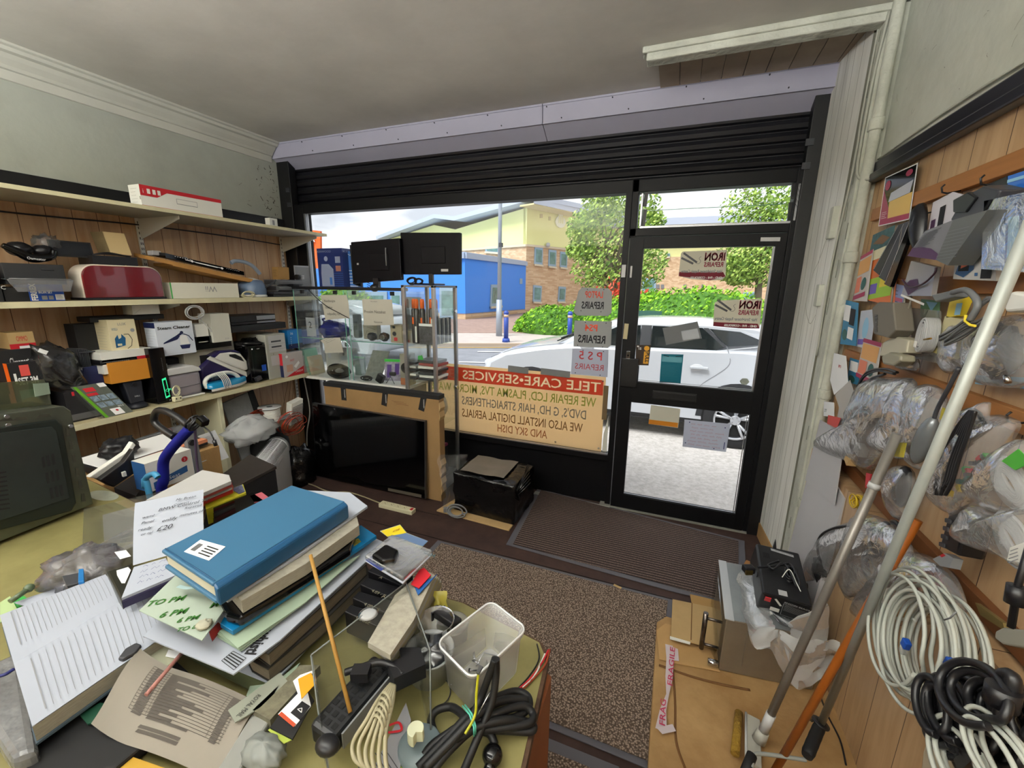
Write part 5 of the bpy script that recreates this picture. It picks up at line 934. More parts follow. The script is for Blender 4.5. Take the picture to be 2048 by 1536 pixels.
one('blue_bag',b,mat('navy plastic bag','#17237c',.2),'shiny dark blue plastic bag on the upper shelf of the display case','bag')
one('dark_sleeve',MB().box((-2.50,2.84,zs+.10),(.06,.05,.20)),mat('dark grey sleeve','#3c464a',.6),'dark grey sleeve standing right of the blue bag','sleeve',bevel=.01)
carton('camera_kit_carton','grey carton with line drawing behind the small cameras','box',(-2.41,2.80,zs),(.14,0,0),(0,.05,0),(0,0,.12),[mat('greige card','#9a9688',.8),INK],front=[('k',1,[(.1,.2),(.3,.6),(.5,.5),(.3,.15),(.1,.2)],.002),('k',1,[(.3,.85),(.9,.7)],.002)])
for i,(x,s) in enumerate(((-2.28,.032),(-2.16,.036))):
 t=thing('small_camera',('black' if i==0 else 'dark silver rimmed')+' small camera on the upper shelf of the display case','camera',(x,2.75,zs),'cameras in the display case');part('body',crumple((x,2.75,zs+s),(.045,.03,s),amp=.08,freq=3,seed=i),BLK,t);part('lens',MB().cyl((x+.01,2.72,zs+s),(x+.01,2.705,zs+s),.020,n=16),CHR if i else DGR,t)
for i,(x,h) in enumerate(((-2.075,.14),(-1.965,.10))):carton('kraft_carton',('taller' if i==0 else 'lower')+' kraft carton at the right end of the upper display shelf','box',(x,2.72,zs),(.105,0,0),(0,.1,0),(0,0,h),[mat('kraft shade','#a79c84',.8),INK,RED],front=[('r',1,.2,.8,.45,.93),('c',1,.35,.5,.13),('r',2,.3,.1,.6,.3)],group='kraft cartons in the display case')
one('dark_backing_panel',MB().box((-2.0,2.93,1.40),(.16,.008,.26)),mat('slate panel','#4b5256',.6),'dark slate panel leaning at the back of the display case','panel')
zl=.845
for i,(x,m,lab) in enumerate(((-2.965,mat('mint card','#6fae96',.6),'mint green booklet leaning at the left end of the lower display shelf'),(-2.93,mat('beige card2','#b5a98f',.7),'beige box leaning beside the mint booklet'))):one('leaning_box',MB().obox((x,2.70,zl),(.03,0,0),(0,.14,0),(-.05+.02*i,0,.22-.06*i)),m,lab,'box',bevel=.003)
carton('white_picture_box','white box with pale print behind the coiled black cable','box',(-2.88,2.84,zl),(.24,0,0),(0,.06,0),(0,0,.24),[mat('white box pale','#c9c9c6',.6),GINK,RED],front=[('c',1,.85,.75,.05),('l',1,.1,.6,.5,.4,6),('t',2,'A',.2,.8,.08)])
b=MB();b.tube(coil((-2.62,2.74,zl+.05),(1,0,0),(0,.4,1),.085,8,.25,21,1.2,.5,depth=.05),.008,7);one('coiled_black_cable',b,BLKG,'thick coil of shiny black cable on the lower display shelf','cable')
carton('green_game_case','dark green case standing between the panes','game case',(-2.58,2.86,zl),(.11,0,0),(0,.015,0),(0,0,.17),[mat('bottle green','#3f6a5e',.5),GRN],front=[('r',1,.0,.9,1,1),('c',1,.5,.94,.03)])
carton('grey_leaning_card','grey mottled card leaning between the black cable and the lime topped case','card',(-2.42,2.78,zl),(.17,0,0),(0,.008,0),(.07,.05,.24),[mat('mottled grey','#888c86',.8,noise=.3,nscale=30)])
carton('lime_game_case','white and purple game case with lime green top on the lower display shelf','game case',(-2.21,2.78,zl+.0),(.14,.04,0),(0,.015,0),(.02,0,.185),[mat('case print','#b9b0c8',.5,noise=.5,nscale=30),mat('lime','#3fd04a',.4),WINK,mat('purple print','#5a3a8c',.5)],front=[('r',1,-.02,.88,1.02,1.0),('r',3,.15,.15,.4,.75),('r',3,.6,.3,.85,.8)])
t=thing('power_adaptor','black power adaptor with coiled lead in front of the lime topped case','adaptor',(-2.2,2.70,zl));part('brick',MB().box((-2.19,2.71,zl+.035),(.06,.04,.07),ry=.5),BLK,t,bevel=.004);part('lead',MB().tube(coil((-2.32,2.71,zl+.02),(1,0,0),(0,.5,1),.04,4,.3,4,1.3,.4),.004,6),BLK,t)
carton('grey_lens_box','grey box with black oval lens at the right end of the lower display shelf','box',(-2.0,2.72,zl),(.09,0,0),(0,.08,0),(0,0,.25),[mat('greige card','#9a9688',.8),BLKM,mat('rust card','#a8643c',.7)],front=[('c',1,.55,.55,.17),('r',2,0,0,1,.22)])
t=thing('webcam','small black camera on a wire foot beside the grey lens box','camera',(-2.06,2.70,zl));part('foot',MB().tube([(-2.12,2.69,zl+.005),(-2.08,2.70,zl+.06),(-2.04,2.69,zl+.005)],.003,6),BLK,t);part('head',MB().box((-2.06,2.70,zl+.085),(.05,.03,.03)),BLK,t,bevel=.006)
zb3=ZT+.004
t=thing('black_bar','long black mounting bar lying across the display case top','bar',(-2.5,2.70,zb3));part('rail',MB().box((-2.47,2.70,zb3+.012),(1.16,.03,.024)),BLK,t,bevel=.003);part('end_bracket',MB().box((-3.03,2.70,zb3+.03),(.07,.06,.02)).cyl((-3.05,2.70,zb3+.03),(-3.05,2.70,zb3+.055),.01),BLK,t)
b=MB();b.tube(spline([(-2.83,2.665,zb3-.0),(-2.72,2.655,1.50),(-2.62,2.655,1.44),(-2.52,2.655,1.40),(-2.42,2.655,1.36)],8),.003,6);one('thin_black_wire',b,BLK,'thin black wire sagging in front of the display case glass','wire')
a,c,tp=at(645,572,Y=2.83),at(690,572,Y=2.83),at(668,497,Y=2.83)
t=carton('kitchen_machine_box','navy kitchen machine carton with machine picture on the display case top','box',(a.x,2.80,zb3),(c.x-a.x+.02,0,0),(0,.12,0),(0,0,tp.z-zb3),[mat('deep navy card','#1c2c66',.4),mat('pale print','#8a94b0',.5),mat('blue print2','#3a70b8',.5),mat('skin print2','#a06a5c',.5)],front=[('t',1,'KENWOOD',.02,.90,.05,.55),('p',1,[(.12,.08),(.62,.08),(.62,.5),(.45,.62),(.15,.62),(.12,.4)]),('c',1,.35,.75,.06),('r',3,.72,.45,.92,.58),('r',1,.72,.65,.92,.8),('r',2,.45,.12,.55,.3)]+[('k',2,[(.62,.05+.05*i),(1,.05+.05*i)],.002) for i in range(8)],right=[('t',1,'KEN',.1,.90,.05,.8)])
a,c,tp=at(688,575,Y=2.90),at(722,575,Y=2.9),at(700,503,Y=2.9)
carton('striped_blue_box','blue and white striped carton right of the kitchen machine carton','box',(a.x,2.87,zb3),(c.x-a.x,0,0),(0,.06,0),(0,0,tp.z-zb3),[mat('blue print2','#3a70b8',.5),WINK,mat('deep navy card','#1c2c66',.4)],front=[('k',1,[(.0,.1+.08*i),(1,.1+.08*i)],.004) for i in range(6)]+[('t',1,'KEN',.1,.88,.06,.6)])
def monitor(label,pts,Y,name='monitor',extra=None):
 q=ats(pts,Y=Y);t=thing(name,label,'monitor',(sum(p.x for p in q)/4,Y,zb3),'monitors seen from behind');part('back_cover',MB().prism(q,(0,.035,0)),mat('monitor back','#0a080e',.5,spec=.2),t,bevel=.006)
 c=sum(q,V())/4;w=(q[1]-q[0]).length;b=MB();b.box(c+V((.03,-.003,-.01)),(w*.4,.008,.12));part('rear_hump',b,mat('monitor back','#0a080e',.5,spec=.2),t,bevel=.006);return t,c,q
t,c,q=monitor('left black monitor seen from behind, with a thin bright strip on its back',[(701,484),(799,476),(803,560),(706,567)],2.74)
part('light_strip',MB().box(c+V((.115,-.02,.03)),(.008,.004,.13)),GRY,t);part('small_label',MB().box(c+V((-.17,-.003,-.02)),(.016,.002,.014)),LGR,t);part('stand',MB().box((c.x,2.74,(q[2].z+zb3)/2+.012),(.05,.03,max(.02,q[2].z-zb3))).ball((c.x-.0,2.71,zb3+.02),(.04,.03,.03),8),BLK,t)
b=MB()
for k in range(14):b.lathe((c.x-.05+.009*(k%4),2.69,zb3+.06-.004*k),[(.004,0),(.007,.002),(.004,.004)],8)
one('chain',b,BLK,'short black chain hanging under the left monitor','chain')['kind']='stuff'
one('second_monitor_edge',MB().prism(ats([(699,490),(716,489),(722,574),(706,568)],Y=2.79),(0,.02,0)),BLKM,'edge of another black panel behind the left monitor','monitor')
t,c,q=monitor('right black monitor seen from behind on the tall cabinet',[(800,465),(920,465),(920,549),(805,549)],2.78)
z5=Z4+.002;part('stand_neck',MB().box((c.x+.0,2.79,(q[2].z+z5)/2),(.035,.02,q[2].z-z5+.02)),BLK,t);part('stand_foot',MB().box((c.x-.02,2.78,z5+.006),(.20,.16,.012)),BLK,t,bevel=.005);part('rating_label',MB().box((q[1].x-.13,2.777,q[2].z+.03),(.06,.002,.018)),LGR,t)
b=MB()
for s in(-1,1):b.tube(coil((c.x-.07+s*.03,2.69,z5+.025),(1,0,0),(0,.3,1),.026,4,.25,6+s,1.3,.8),.004,6)
one('bundled_lead',b,BLK,'bundled black lead on the tall cabinet top under the right monitor','cable')
for i,(x,y) in enumerate(((-1.835,2.70),(-1.80,2.68),(-1.755,2.69),(-1.715,2.75),(-1.66,2.72))):
 t=thing('spray_bottle',['dark bottle with orange cap at the left side of the cabinet','dark bottle with orange cap and white lower label, second from the left','dark bottle with orange cap, middle one of the cabinet','dark bottle with orange cap standing behind the middle one','dark bottle with orange cap at the right side of the cabinet'][i],'bottle',(x,y,1.194),'orange capped bottles in the tall cabinet')
 part('bottle_body',MB().lathe((x,y,1.194),[(0,0),(.021,0),(.022,.01),(.022,.248),(.017,.262),(0,.262)],18),mat('bottle charcoal','#24262b',.3),t);part('cap',MB().lathe((x,y,1.456),[(.0,0),(.0165,0),(.0165,.055),(.012,.068),(0,.07)],18),ORG,t)
 part('label',MB().box((x+.002,y-.0215,1.194+(.17 if i!=1 else .07)),(.014,.002,.05 if i!=1 else .12)),ORG if i!=1 else WHT,t)
carton('bagged_carton','grey printed carton in the tall cabinet below the bottles','box',(-1.76,2.645,1.194),(.12,0,0),(0,.02,0),(0,0,.155),[mat('printed grey','#55575c',.5,noise=.7,nscale=40),WINK],front=[('r',1,0,.88,1,1)])
for i in range(8):
 y=2.66+i*.032;one('disc_case',MB().box((-1.645,y,1.194+.095),(.035,.014,.19)),[WHT,DGR][i%2],['first','second','third','fourth','fifth','sixth','seventh','eighth'][i]+' disc case from the front in the upright row in the tall cabinet','disc case','upright disc cases')
for i in range(7):
 m=[DGR,WHT,DGR,BLK,WHT,mat('dull red case','#a0403a',.5),DGR][i];one('flat_disc_case',MB().box((-1.70+.01*(i%2),2.72,.915+.011+i*.023),(.17,.15,.019),rz=.1*((i*37)%5-2)/2),m,['bottom','second from bottom','third from bottom','fourth from bottom','fifth from bottom','sixth from bottom','top'][i]+' case of the flat stack in the tall cabinet','disc case','flat stack of cases',bevel=.002)
for i in range(5):one('slim_case',MB().box((-1.83,2.72,.915+.009+i*.03),(.055,.15,.015)),[DGR,WHT][i%2],['lowest','second','third','fourth','topmost'][i]+' slim case of the small stack at the left of the tall cabinet','disc case','small stack of slim cases')
one('green_tag',MB().prism([(-1.79,2.66,1.10),(-1.75,2.655,1.11),(-1.74,2.655,1.08),(-1.76,2.655,1.05),(-1.79,2.66,1.06)],(0,.004,0)),GRN,'small green plastic tag hanging in the tall cabinet','tag')
for i in range(3):
 b=crumple((-1.74+.0*i,2.70+.07*i,.67),(.09,.03,.115),amp=.05,seed=i+3);one('bagged_white_box',b,MILK,['front','middle','rear'][i]+' bagged white item on the third shelf of the tall cabinet','bag','bagged white items')
carton('white_text_box','white box with faint print in the bag at the cabinet front','box',(-1.80,2.65,.555),(.13,0,0),(0,.02,0),(0,0,.16),[WHT,GINK],front=[('l',1,.1,.8,.7,.6,6)])
carton('dark_pink_box','black box with pink top at the bottom of the tall cabinet','box',(-1.74,2.72,.125),(.1,0,0),(0,.1,0),(0,0,.24),[BLKM,mat('pink top','#c04a86',.5),WINK],front=[('t',2,'88',.5,.7,.05)],top=[('r',1,0,0,1,1)],right=[('r',1,0,.93,1,1)])
one('metal_device',MB().box((-1.70,2.70,.395+.0),(.12,.1,.03)),GRY,'flat grey device on the black box in the tall cabinet','device',bevel=.004)
# ================================================================ on the floor by the window
P=[at(652,768,Y=2.56),at(881,797,Y=2.56)];xA,xB,zT=-2.62,P[1].x,.825
t=thing('flat_carton','large flat brown carton with black tape strips standing behind the television','box',((xA+xB)/2,2.57,0))
part('cardboard',MB().box(((xA+xB)/2,2.57,zT/2),(xB-xA,.07,zT)),mat('tv carton board','#9a7a50',.85,noise=.12,nscale=5),t)
for k in range(5):
 z=.12+k*.15;part('torn_edge',MB().prism([(xB,2.535,z-.07),(xB+.012,2.53,z-.04),(xB+.003,2.53,z),(xB+.014,2.53,z+.03),(xB,2.535,z+.07)],(0,.07,0)),CARDL,t) if k in(0,1,4) else None
part('black_top_tape',MB().box(((xA+xB)/2,2.57,zT+.004),(xB-xA+.006,.080,.030)),BLKM,t)
for x,w in((-2.42,0),(-2.02,.18),(-1.68,.25)):
 b=MB().box((x,2.5335,zT-.055),(.05,.002,.115),ry=w);tp=part('tape_tab',b,BLKM,t);bb2=MB();txt(bb2,'YONGHEX',(x+.008,2.5315,zT-.02),(0,0,-1),(1,0,0),h=.010,lift=0,nrm=(0,-1,0));part('lettering',bb2,WINK,tp)
b=MB();[b.box((-1.90+.02*(i%3),2.5338,zT-.065-.01*i),(.11,.001,.002)) for i in range(3)];part('fine_print',b,BROWN,t)
t=thing('television','large flat black television leaning upright on the floor','television',(-2.19,2.49,0));q=[V((-2.735,2.505,.662)),V((-1.645,2.505,.645)),V((-1.645,2.475,.03)),V((-2.735,2.475,.02))]
part('panel',MB().prism([p+V((0,0,0)) for p in q],(0,.028,0)),mat('tv rim','#2b2b2f',.3),t,bevel=.002)
c=sum(q,V())/4;part('screen',MB().prism([c+(p-c)*.988+V((0,-.002,0)) for p in q],(0,.002,0)),mat('tv screen','#050506',.07),t)
part('bottom_label',MB().prism([(-1.99,2.4725,.03),(-1.68,2.4725,.035),(-1.68,2.4735,.06),(-1.99,2.4735,.055)],(0,-.0008,0)),mat('dull sticker','#5a5348',.6),t)
t=thing('cardboard_sheet','brown cardboard sheet under the black wrapped appliance','cardboard',(-1.2,2.6,0));part('sheet',MB().prism(ats([(873,1023),(955,972),(1068,994),(1018,1063)],Z=.0),(0,0,.012)),CARDL,t,bevel=.003)
b=MB();b.prism(ats([(905,1012),(960,975),(1060,995),(1012,1062)],Z=.0),(0,0,.013));
zA=.31
foot=[V((-1.385,2.45,0)),V((-.90,2.42,0)),V((-.88,2.80,0)),V((-1.37,2.82,0))]
def wrap(u,v):
 """outer shape of a bag over a box: u round, v up and over"""
 per=[foot[0],foot[1],foot[2],foot[3]];s=(u%1)*4;i=int(s)%4;f_=s-int(s);p=per[i]*(1-f_)+per[(i+1)%4]*f_;c=sum(per,V())/4;n_=noise.noise(V((p.x*9,p.y*9,v*7)))*.014+noise.noise(V((p.x*25,p.y*25,v*14)))*.006
 d=(p-c).normalized()
 if v<.55:z=.014+(v/.55)*(zA-.014);k=1.0-.04*abs(v-.3)
 else:z=zA+.006*sin(v*20);k=1-(v-.55)/.45
 q_=c+(p-c)*k;return V((q_.x,q_.y,z))+d*n_+V((0,0,n_*.7))
b=MB();b.grid(wrap,56,26);t=thing('wrapped_appliance','box shaped appliance wrapped in a black bin bag on the cardboard sheet','bag',(-1.14,2.6,.012));part('bin_bag',b,mat('bin bag black','#0b0b0c',.22,bump=.5,bscale=16),t)
b=MB();c_=V((-.93,2.66,.25));
for k in range(7):
 a=.5+k*.12;b.tube([(-.93+.02*k,2.80-.05*k,zA+.006),(-.90+.005*k,2.60-.03*k,zA-.01*k),(-.895,2.46+.01*k,.26-.02*k)],[.003,.006,.002],5)
part('bag_folds',b,mat('bin bag black','#0b0b0c',.22,bump=.5,bscale=16),t)
b=MB();b.grid(lambda u,v:V((-1.34+.34*u,2.47+.3*v,zA+.016+.003*sin(u*9)+n3((u*4,v*4,1),1,.004))),10,10);part('dusty_top',b,mat('dusty film','#6f6a64',.35,noise=.2,nscale=6),t)
b=MB();b.grid(lambda u,v:V((-1.47+.07*u+.02*sin(v*6),2.42+.30*u,.02+.42*v-.10*u*v))+V((n3((u*5,v*5,0),1,.03),n3((u*5,v*5,4),1,.03),0)),12,14);one('clear_plastic_sheet',b,BAG,'crumpled clear plastic sheet between the cabinet and the black wrapped appliance','plastic sheet')
b=MB();b.tube(coil((-1.33,2.40,.035),(1,0,0),(0,.6,.8),.05,4,.3,12,1.4,.8,depth=.02),.005,6);b.box((-1.42,2.40,.03),(.04,.03,.03),rz=.5);one('grey_lead',b,GRY,'grey mains lead with plug at the front of the black wrapped appliance','cable')
a,c=at(757,1015,Z=0),at(822,1031,Z=0);d=(c-a);d.z=0;n_=V((-d.y,d.x,0)).normalized();t=thing('extension_lead','cream multi socket extension lead on the dark floor','extension lead',tuple(a))
part('socket_strip',MB().obox(a,d*1.02,n_*.055,(0,0,.032)),CREAM,t,bevel=.004)
b=MB()
for k in range(4):
 for(u,v,w) in((.0,.028,.006),(.012,.018,.004),(.012,.038,.004)):b.box(a+d*(.14+.2*k)+d.normalized()*u+n_*v+V((0,0,.0325)),(w,w,.001),rz=math.atan2(d.y,d.x))
part('socket_holes',b,mat('brown hole','#6b5a34',.7),t);part('rocker_switch',MB().obox(a+d*.93+n_*.015+V((0,0,.030)),d*.06,n_*.025,(0,0,.006)),RED,t)
part('flex',MB().tube(spline([a+n_*.027+V((0,0,.015)),a-d*.12+n_*.05+V((0,0,.006)),at(700,985,Z=.006),at(660,984,Z=.006),at(625,970,Z=.006),at(598,962,Z=.006)],8),.005,6),mat('beige flex','#a8a07e',.6),t)
one('paper_scrap',MB().box(at(1038,1048,Z=.004),(.02,.012,.004),rz=.4),CARDL,'tiny scrap of cardboard on the dark floor by the ribbed mat','scrap')
one('paper_scrap',MB().box(at(1235,1173,Z=.012),(.045,.014,.003),rz=-.3),CARDL,'small tan scrap on the floor strip between the mats','scrap')
hp0,hp1=V((-2.10,1.62,0)),V((-2.62,2.22,0))
h0=at(583,962,Z=.06);
HA,HB=V((-2.76,2.26,0)),V((-2.30,1.62,0));hd=(HB-HA).normalized();hn=V((-hd.y,hd.x,0));hn=hn if hn.y>0 else-hn;HL=(HB-HA).length;HT=.44;HD=.17
t=thing('convector_heater','white convector heater with slotted rounded top, standing behind the blue folder','heater',tuple((HA+HB)/2))
sec=[(0,0),(HD,0),(HD,.30)]+[(HD/2+HD/2*cos(a),.32+.10*sin(a)) for a in[pi*i/10 for i in range(11)]]+[(0,.30)]
part('case',MB().prism([HA+hn*(x-HD)+V((0,0,z+.02)) for x,z in sec],hd*HL),mat('heater white','#eceef2',.4),t)
part('end_cap',MB().prism([HA+hn*(x*1.04-HD-.003)+V((0,0,z*1.01+.02)) for x,z in sec if z>.29],hd*-.03),GRY,t,bevel=.004)
b=MB()
for i in range(44):
 for a0,a1 in((.35,.95),(1.05,1.65),(1.75,2.35),(2.45,2.95)):
  p=[HA+hd*(.03+i*(HL-.06)/44)+hn*(HD/2+(HD/2+.0015)*cos(a)-HD)+V((0,0,.34+(.10+.0015)*sin(a))) for a in(a0,(a0+a1)/2,a1)];ribbon(b,p,.0042,V((0,-.3,1)).cross(hd).cross(hd) if False else(p[1]-(HA+hd*.5+hn*(-HD/2)+V((0,0,.33)))).normalized())
part('air_slots',b,BLKM,t)
for u in(.12,.88):part('foot',MB().box(HA+hd*HL*u-hn*HD/2+V((0,0,.01)),(.04,.22,.02)),BLK,t)
zc=.62
q=ats([(392,985),(500,908),(553,932),(458,976)],Z=zc);b=MB();b.prism([q[0],q[3]+V((.02,-.02,0)),q[2],q[1]],(0,0,-.018));
t=thing('black_side_cabinet','black cabinet with a scuffed dark wooden top between the counter and the heater','cabinet',(q[2].x-.3,q[2].y-.2,0));part('top_board',b,mat('scuffed dark top','#39322e',.5,noise=.25,nscale=5),t,bevel=.002)
c=sum([V(p) for p in q],V())/4;b=MB();b.prism([V((p.x,p.y,0)) for p in[c+(x-c)*.96 for x in(q[0],q[3]+V((.02,-.02,0)),q[2],q[1])]],(0,0,zc-.02));part('carcass',b,BLKM,t)
a,c=at(449,828,X=-3.16),at(500,812,X=-3.16);
t=thing('wrapped_board','tall panel in grey foam wrap with a black edge leaning under the shelf','panel',(-3.1,(a.y+c.y)/2,0));part('foam_wrap',MB().prism([(-2.99,a.y,.05),(-2.99,c.y,.05),(-3.18,c.y,.76),(-3.18,a.y,.72)],(.015,0,0)),mat('foam wrap','#9b9ea0',.5,noise=.2,nscale=6,bump=.5,bscale=14),t);d=at(510,808,X=-3.16);part('black_edge',MB().prism([(-2.985,c.y,.05),(-2.985,d.y+.03,.05),(-3.175,d.y,.77),(-3.175,c.y,.76)],(.018,0,0)),BLKM,t)
a,c=at(370,862,X=-3.18),at(436,846,X=-3.18);one('grey_wrapped_box',MB().prism([(-3.08,a.y-.1,.05),(-3.08,c.y,.05),(-3.2,c.y,a.z+.02),(-3.2,a.y,a.z)],(.02,0,0)),mat('foam wrap','#9b9ea0',.5),'grey wrapped board leaning left of the cream support board','board')
a,c=at(235,890,X=-3.05),at(372,845,X=-3.05);t=one('bubble_wrapped_board',MB().prism([(-2.95,a.y,.0),(-2.95,c.y+.05,.0),(-3.05,c.y,c.z),(-3.05,a.y,a.z)],(.02,0,0)),mat('bubble wrap grey','#8d8f93',.35,noise=.25,nscale=7,bump=.7,bscale=18),'wide board in grey bubble wrap leaning behind the blue tube','board')
b=MB();[b.lathe((-2.99,a.y+(c.y-a.y)*u,.72-.25*v),[(.03,0),(.034,.001),(.03,.002)],20,(1,0,-.3)) for u,v in((.6,.2),(.55,.9))];part('red_stamp',b,mat('faded red','#a8707c',.7),t)
q=ats([(396,872),(430,860),(458,915),(412,932)],X=-2.80);t=thing('printed_sheet','white printed receipt sheet clipped below the shelf, left of the foam wrapped panel','paper',tuple(q[3]));b=MB();b.prism(q,(-.001,0,0));lines(b,q[0]+(q[1]-q[0])*.5,q[1]-q[0],q[0]-q[3],.06,.09,5) if False else None
part('sheet',b,PAPER,t);b=MB();ux,uy=q[1]-q[0],q[3]-q[0];lines(b,q[0]+ux*.35+uy*.1,ux,-uy,ux.length*.5,uy.length*.35,9,t=.002,lift=.003,ragged=.5,nrm=(1,0,0));lines(b,q[0]+ux*.4+uy*.6,ux,-uy,ux.length*.35,uy.length*.3,8,t=.002,lift=.003,ragged=.5,nrm=(1,0,0));part('print',b,GINK,t)
a=at(510,905,X=-2.85);b=crumple((-2.86,a.y,.55),(.12,.17,.09),amp=.2,freq=2.6,seed=33);one('milky_bag',b,MILK,'crumpled milky plastic bag between the foam wrapped panel and the heater','bag')
c=at(545,862,X=-2.98);t=thing('cable_reel','grey reel of white cable on the heap in the far left corner','reel',(c.x,c.y,.6));part('flange',MB().lathe((c.x,c.y,.645),[(.02,0),(.085,0),(.085,.008),(.02,.008)],24),LGR,t);part('flange',MB().lathe((c.x,c.y,.54),[(.0,0),(.085,0),(.085,.008),(.0,.008)],24),LGR,t);b=MB()
for k in range(9):b.tube([(c.x+cos(a)*.068,c.y+sin(a)*.068,.555+k*.0105) for a in[2*pi*i/20 for i in range(20)]],.006,6,closed=True)
part('wound_cable',b,WHT,t);part('core',MB().cyl((c.x,c.y,.55),(c.x,c.y,.655),.022),DGR,t)
b=MB();b.tube(coil((-3.02,c.y-.12,.60),(0,1,0),(.5,0,1),.065,14,.35,14,1,.8,depth=.05),.004,5);one('copper_wire_coil',b,COPPER,'tangle of red copper wire left of the cable reel','wire')
b=MB();b.tube(coil((-2.90,c.y+.10,.50),(0,1,0),(.3,0,1),.07,9,.5,15,1,.9,depth=.06),.003,5);one('red_wire_tangle',b,mat('red flex','#b03a1c',.4),'tangle of red flex hanging under the ribbed white box','wire')
b=MB();b.ball((-3.04,c.y,.26),(.14,.17,.25),10);one('dark_bin',b,BLKM,'dark round bin under the cable reel in the corner','bin')
b=MB();b.tube(coil((-2.96,c.y+.10,.55),(0,1,0),(1,0,.3),.09,5,.1,16,1,1),.008,6);one('black_white_cable',b,GRY,'coil of grey cable beneath the cable reel','cable')
a=at(598,890,X=-2.86);t=thing('ribbed_white_box','white ribbed plastic power unit standing in the far left corner','power unit',tuple(a));part('case',MB().obox((-2.86,a.y-.06,.48),(0,.12,.02),(-.08,.02,0),(0,.03,.18)),WHT,t,bevel=.004);b=MB();[b.box((-2.857,a.y+.005+.0022*k,.495+k*.0125),(.004,.11,.004),rx=.15) for k in range(12)];part('ribs',b,GRY,t)
b=crumple(at(604,950,X=-2.80)+V((0,0,.03)),(.10,.15,.22),amp=.18,freq=2.5,seed=18);one('black_bin_bag',b,mat('bin bag black','#0b0b0c',.22,bump=.5,bscale=16),'black bin bag in the corner left of the television','bag')
q=at(215,945,X=-2.55);t=thing('brown_open_carton','brown open carton behind the oven door, holding an orange edged folder','box',(-2.5,1.2,0));part('cardboard',MB().prism([(-2.75,.95,0),(-2.35,.95,0),(-2.35,1.48,0),(-2.75,1.48,0)],(0,0,.72)),CARD,t,bevel=.004);part('packing_tape',MB().box((-2.349,1.3,.66),(.002,.2,.004)).box((-2.349,1.3,.6),(.002,.16,.003)),LGR,t)
carton('orange_edged_folder','clear folder with orange edge lying on the brown open carton','folder',(-2.36,.98,.735),(-.02,.46,.0),(-.33,0,0),(0,0,.03),[BLKM,mat('salmon edge','#d98a64',.5),WINK],front=[('r',1,0,.5,1,1)],top=[('r',1,.0,.0,1,.14),('r',2,.03,.18,.95,.95)])
one('screwdriver',MB().cyl((-2.34,1.12,.775),(-2.34,1.22,.775),.007).cyl((-2.34,1.0,.772),(-2.34,1.12,.774),.005),[ORG],'orange and black screwdriver on the salmon edged folder','screwdriver')
def at_(x,y,z):return at(x,y,Z=z)
q=ats([(180,955),(268,890),(272,935),(225,975)],Z=.70);t=thing('white_board_case','white and black case leaning in front of the brown open carton','case',tuple(q[2]));part('white_lid',MB().prism([at(*p,X=-2.15) for p in((178,955),(252,905),(266,884),(272,890),(248,925),(228,962))],(-.03,0,0)),WHT,t,bevel=.003);part('black_shell',MB().prism([at(*p,X=-2.12) for p in((200,960),(248,925),(268,898),(272,945),(228,975))],(-.05,0,0)),BLK,t,bevel=.004);part('latch',MB().box(at(248,948,X=-2.10),(.01,.012,.02)),WHT,t)
one('black_flat_box',MB().prism(ats([(228,975),(275,945),(305,943),(272,992)],Z=.72),(0,0,-.3)),BLKM,'flat black box between the counter edge and the white case','box')
one('crumpled_dark_item',crumple(at(238,897,X=-2.5),(.05,.07,.05),amp=.2,seed=41),BLK,'crumpled black item lying on the edge of the brown open carton','cloth')
q=ats([(302,926),(392,908),(394,935),(304,965)],X=-2.02)
t=carton('toilet_seat_box','white carton with blue band and a red number, behind the blue tube','box',at(300,985,X=-2.02),(0,at(392,960,X=-2.02).y-at(300,985,X=-2.02).y,0),(-.09,0,0),(0,0,.13),[WHT,mat('seat blue','#2a5c96',.5),RED,INK,WINK],front=[('p',1,[(.1,.05),(.85,.25),(.85,.48),(.1,.28)]),('t',4,'Seat',.42,.2,.12,.25),('c',2,.82,.72,.1),('t',4,'3',.80,.67,.1),('t',3,'NO',.35,.8,.08)],right=[('r',1,0,0,1,1)],side=[('r',1,0,0,1,1)])
t=thing('padded_handle','blue foam covered tube with a black looped handle rising behind the counter','handle',tuple(at(325,975,Y=.95)))
Yh=1.0;hp=lambda x,y:at(x,y,Y=Yh)
part('blue_foam_tube',MB().tube(spline([hp(327,1010)*V((1,1,0))+V((0,0,.02)),hp(327,1010),hp(327,960),hp(327,925),hp(337,905),hp(358,880),hp(382,855)],8),.020,14),mat('blue foam','#131c8c',.6),t)
part('black_handle',MB().tube(spline([hp(382,853),hp(372,848),hp(350,832),hp(330,822),hp(315,822),hp(308,835),hp(312,848),hp(330,862),hp(348,874)],8),.0135,12),BLK,t)
t=thing('hanging_plug','black mains plug with cord wrapped at the end of the padded handle','plug',tuple(hp(395,850)));part('cord_wrap',MB().tube(coil(hp(390,848),(.5,0,.8),(0,1,.3),.022,5,.15,2,1,1),.004,6),BLK,t);part('plug',MB().box(hp(405,842),(.04,.03,.03),ry=.5),BLKG,t,bevel=.006);part('cord',MB().tube(spline([hp(402,850),hp(418,862),hp(426,875),hp(428,882)],6),.003,6),BLK,t);part('jack',MB().cyl(hp(428,880),hp(432,892),.007),BLK,t)
b=MB();b.tube(spline([hp(390,860),hp(392,900),hp(396,940),hp(405,968)],6),.005,6);one('purple_cord',b,mat('purple cord','#3a2c44',.6),'thin purple cord hanging down from the padded handle','cord')
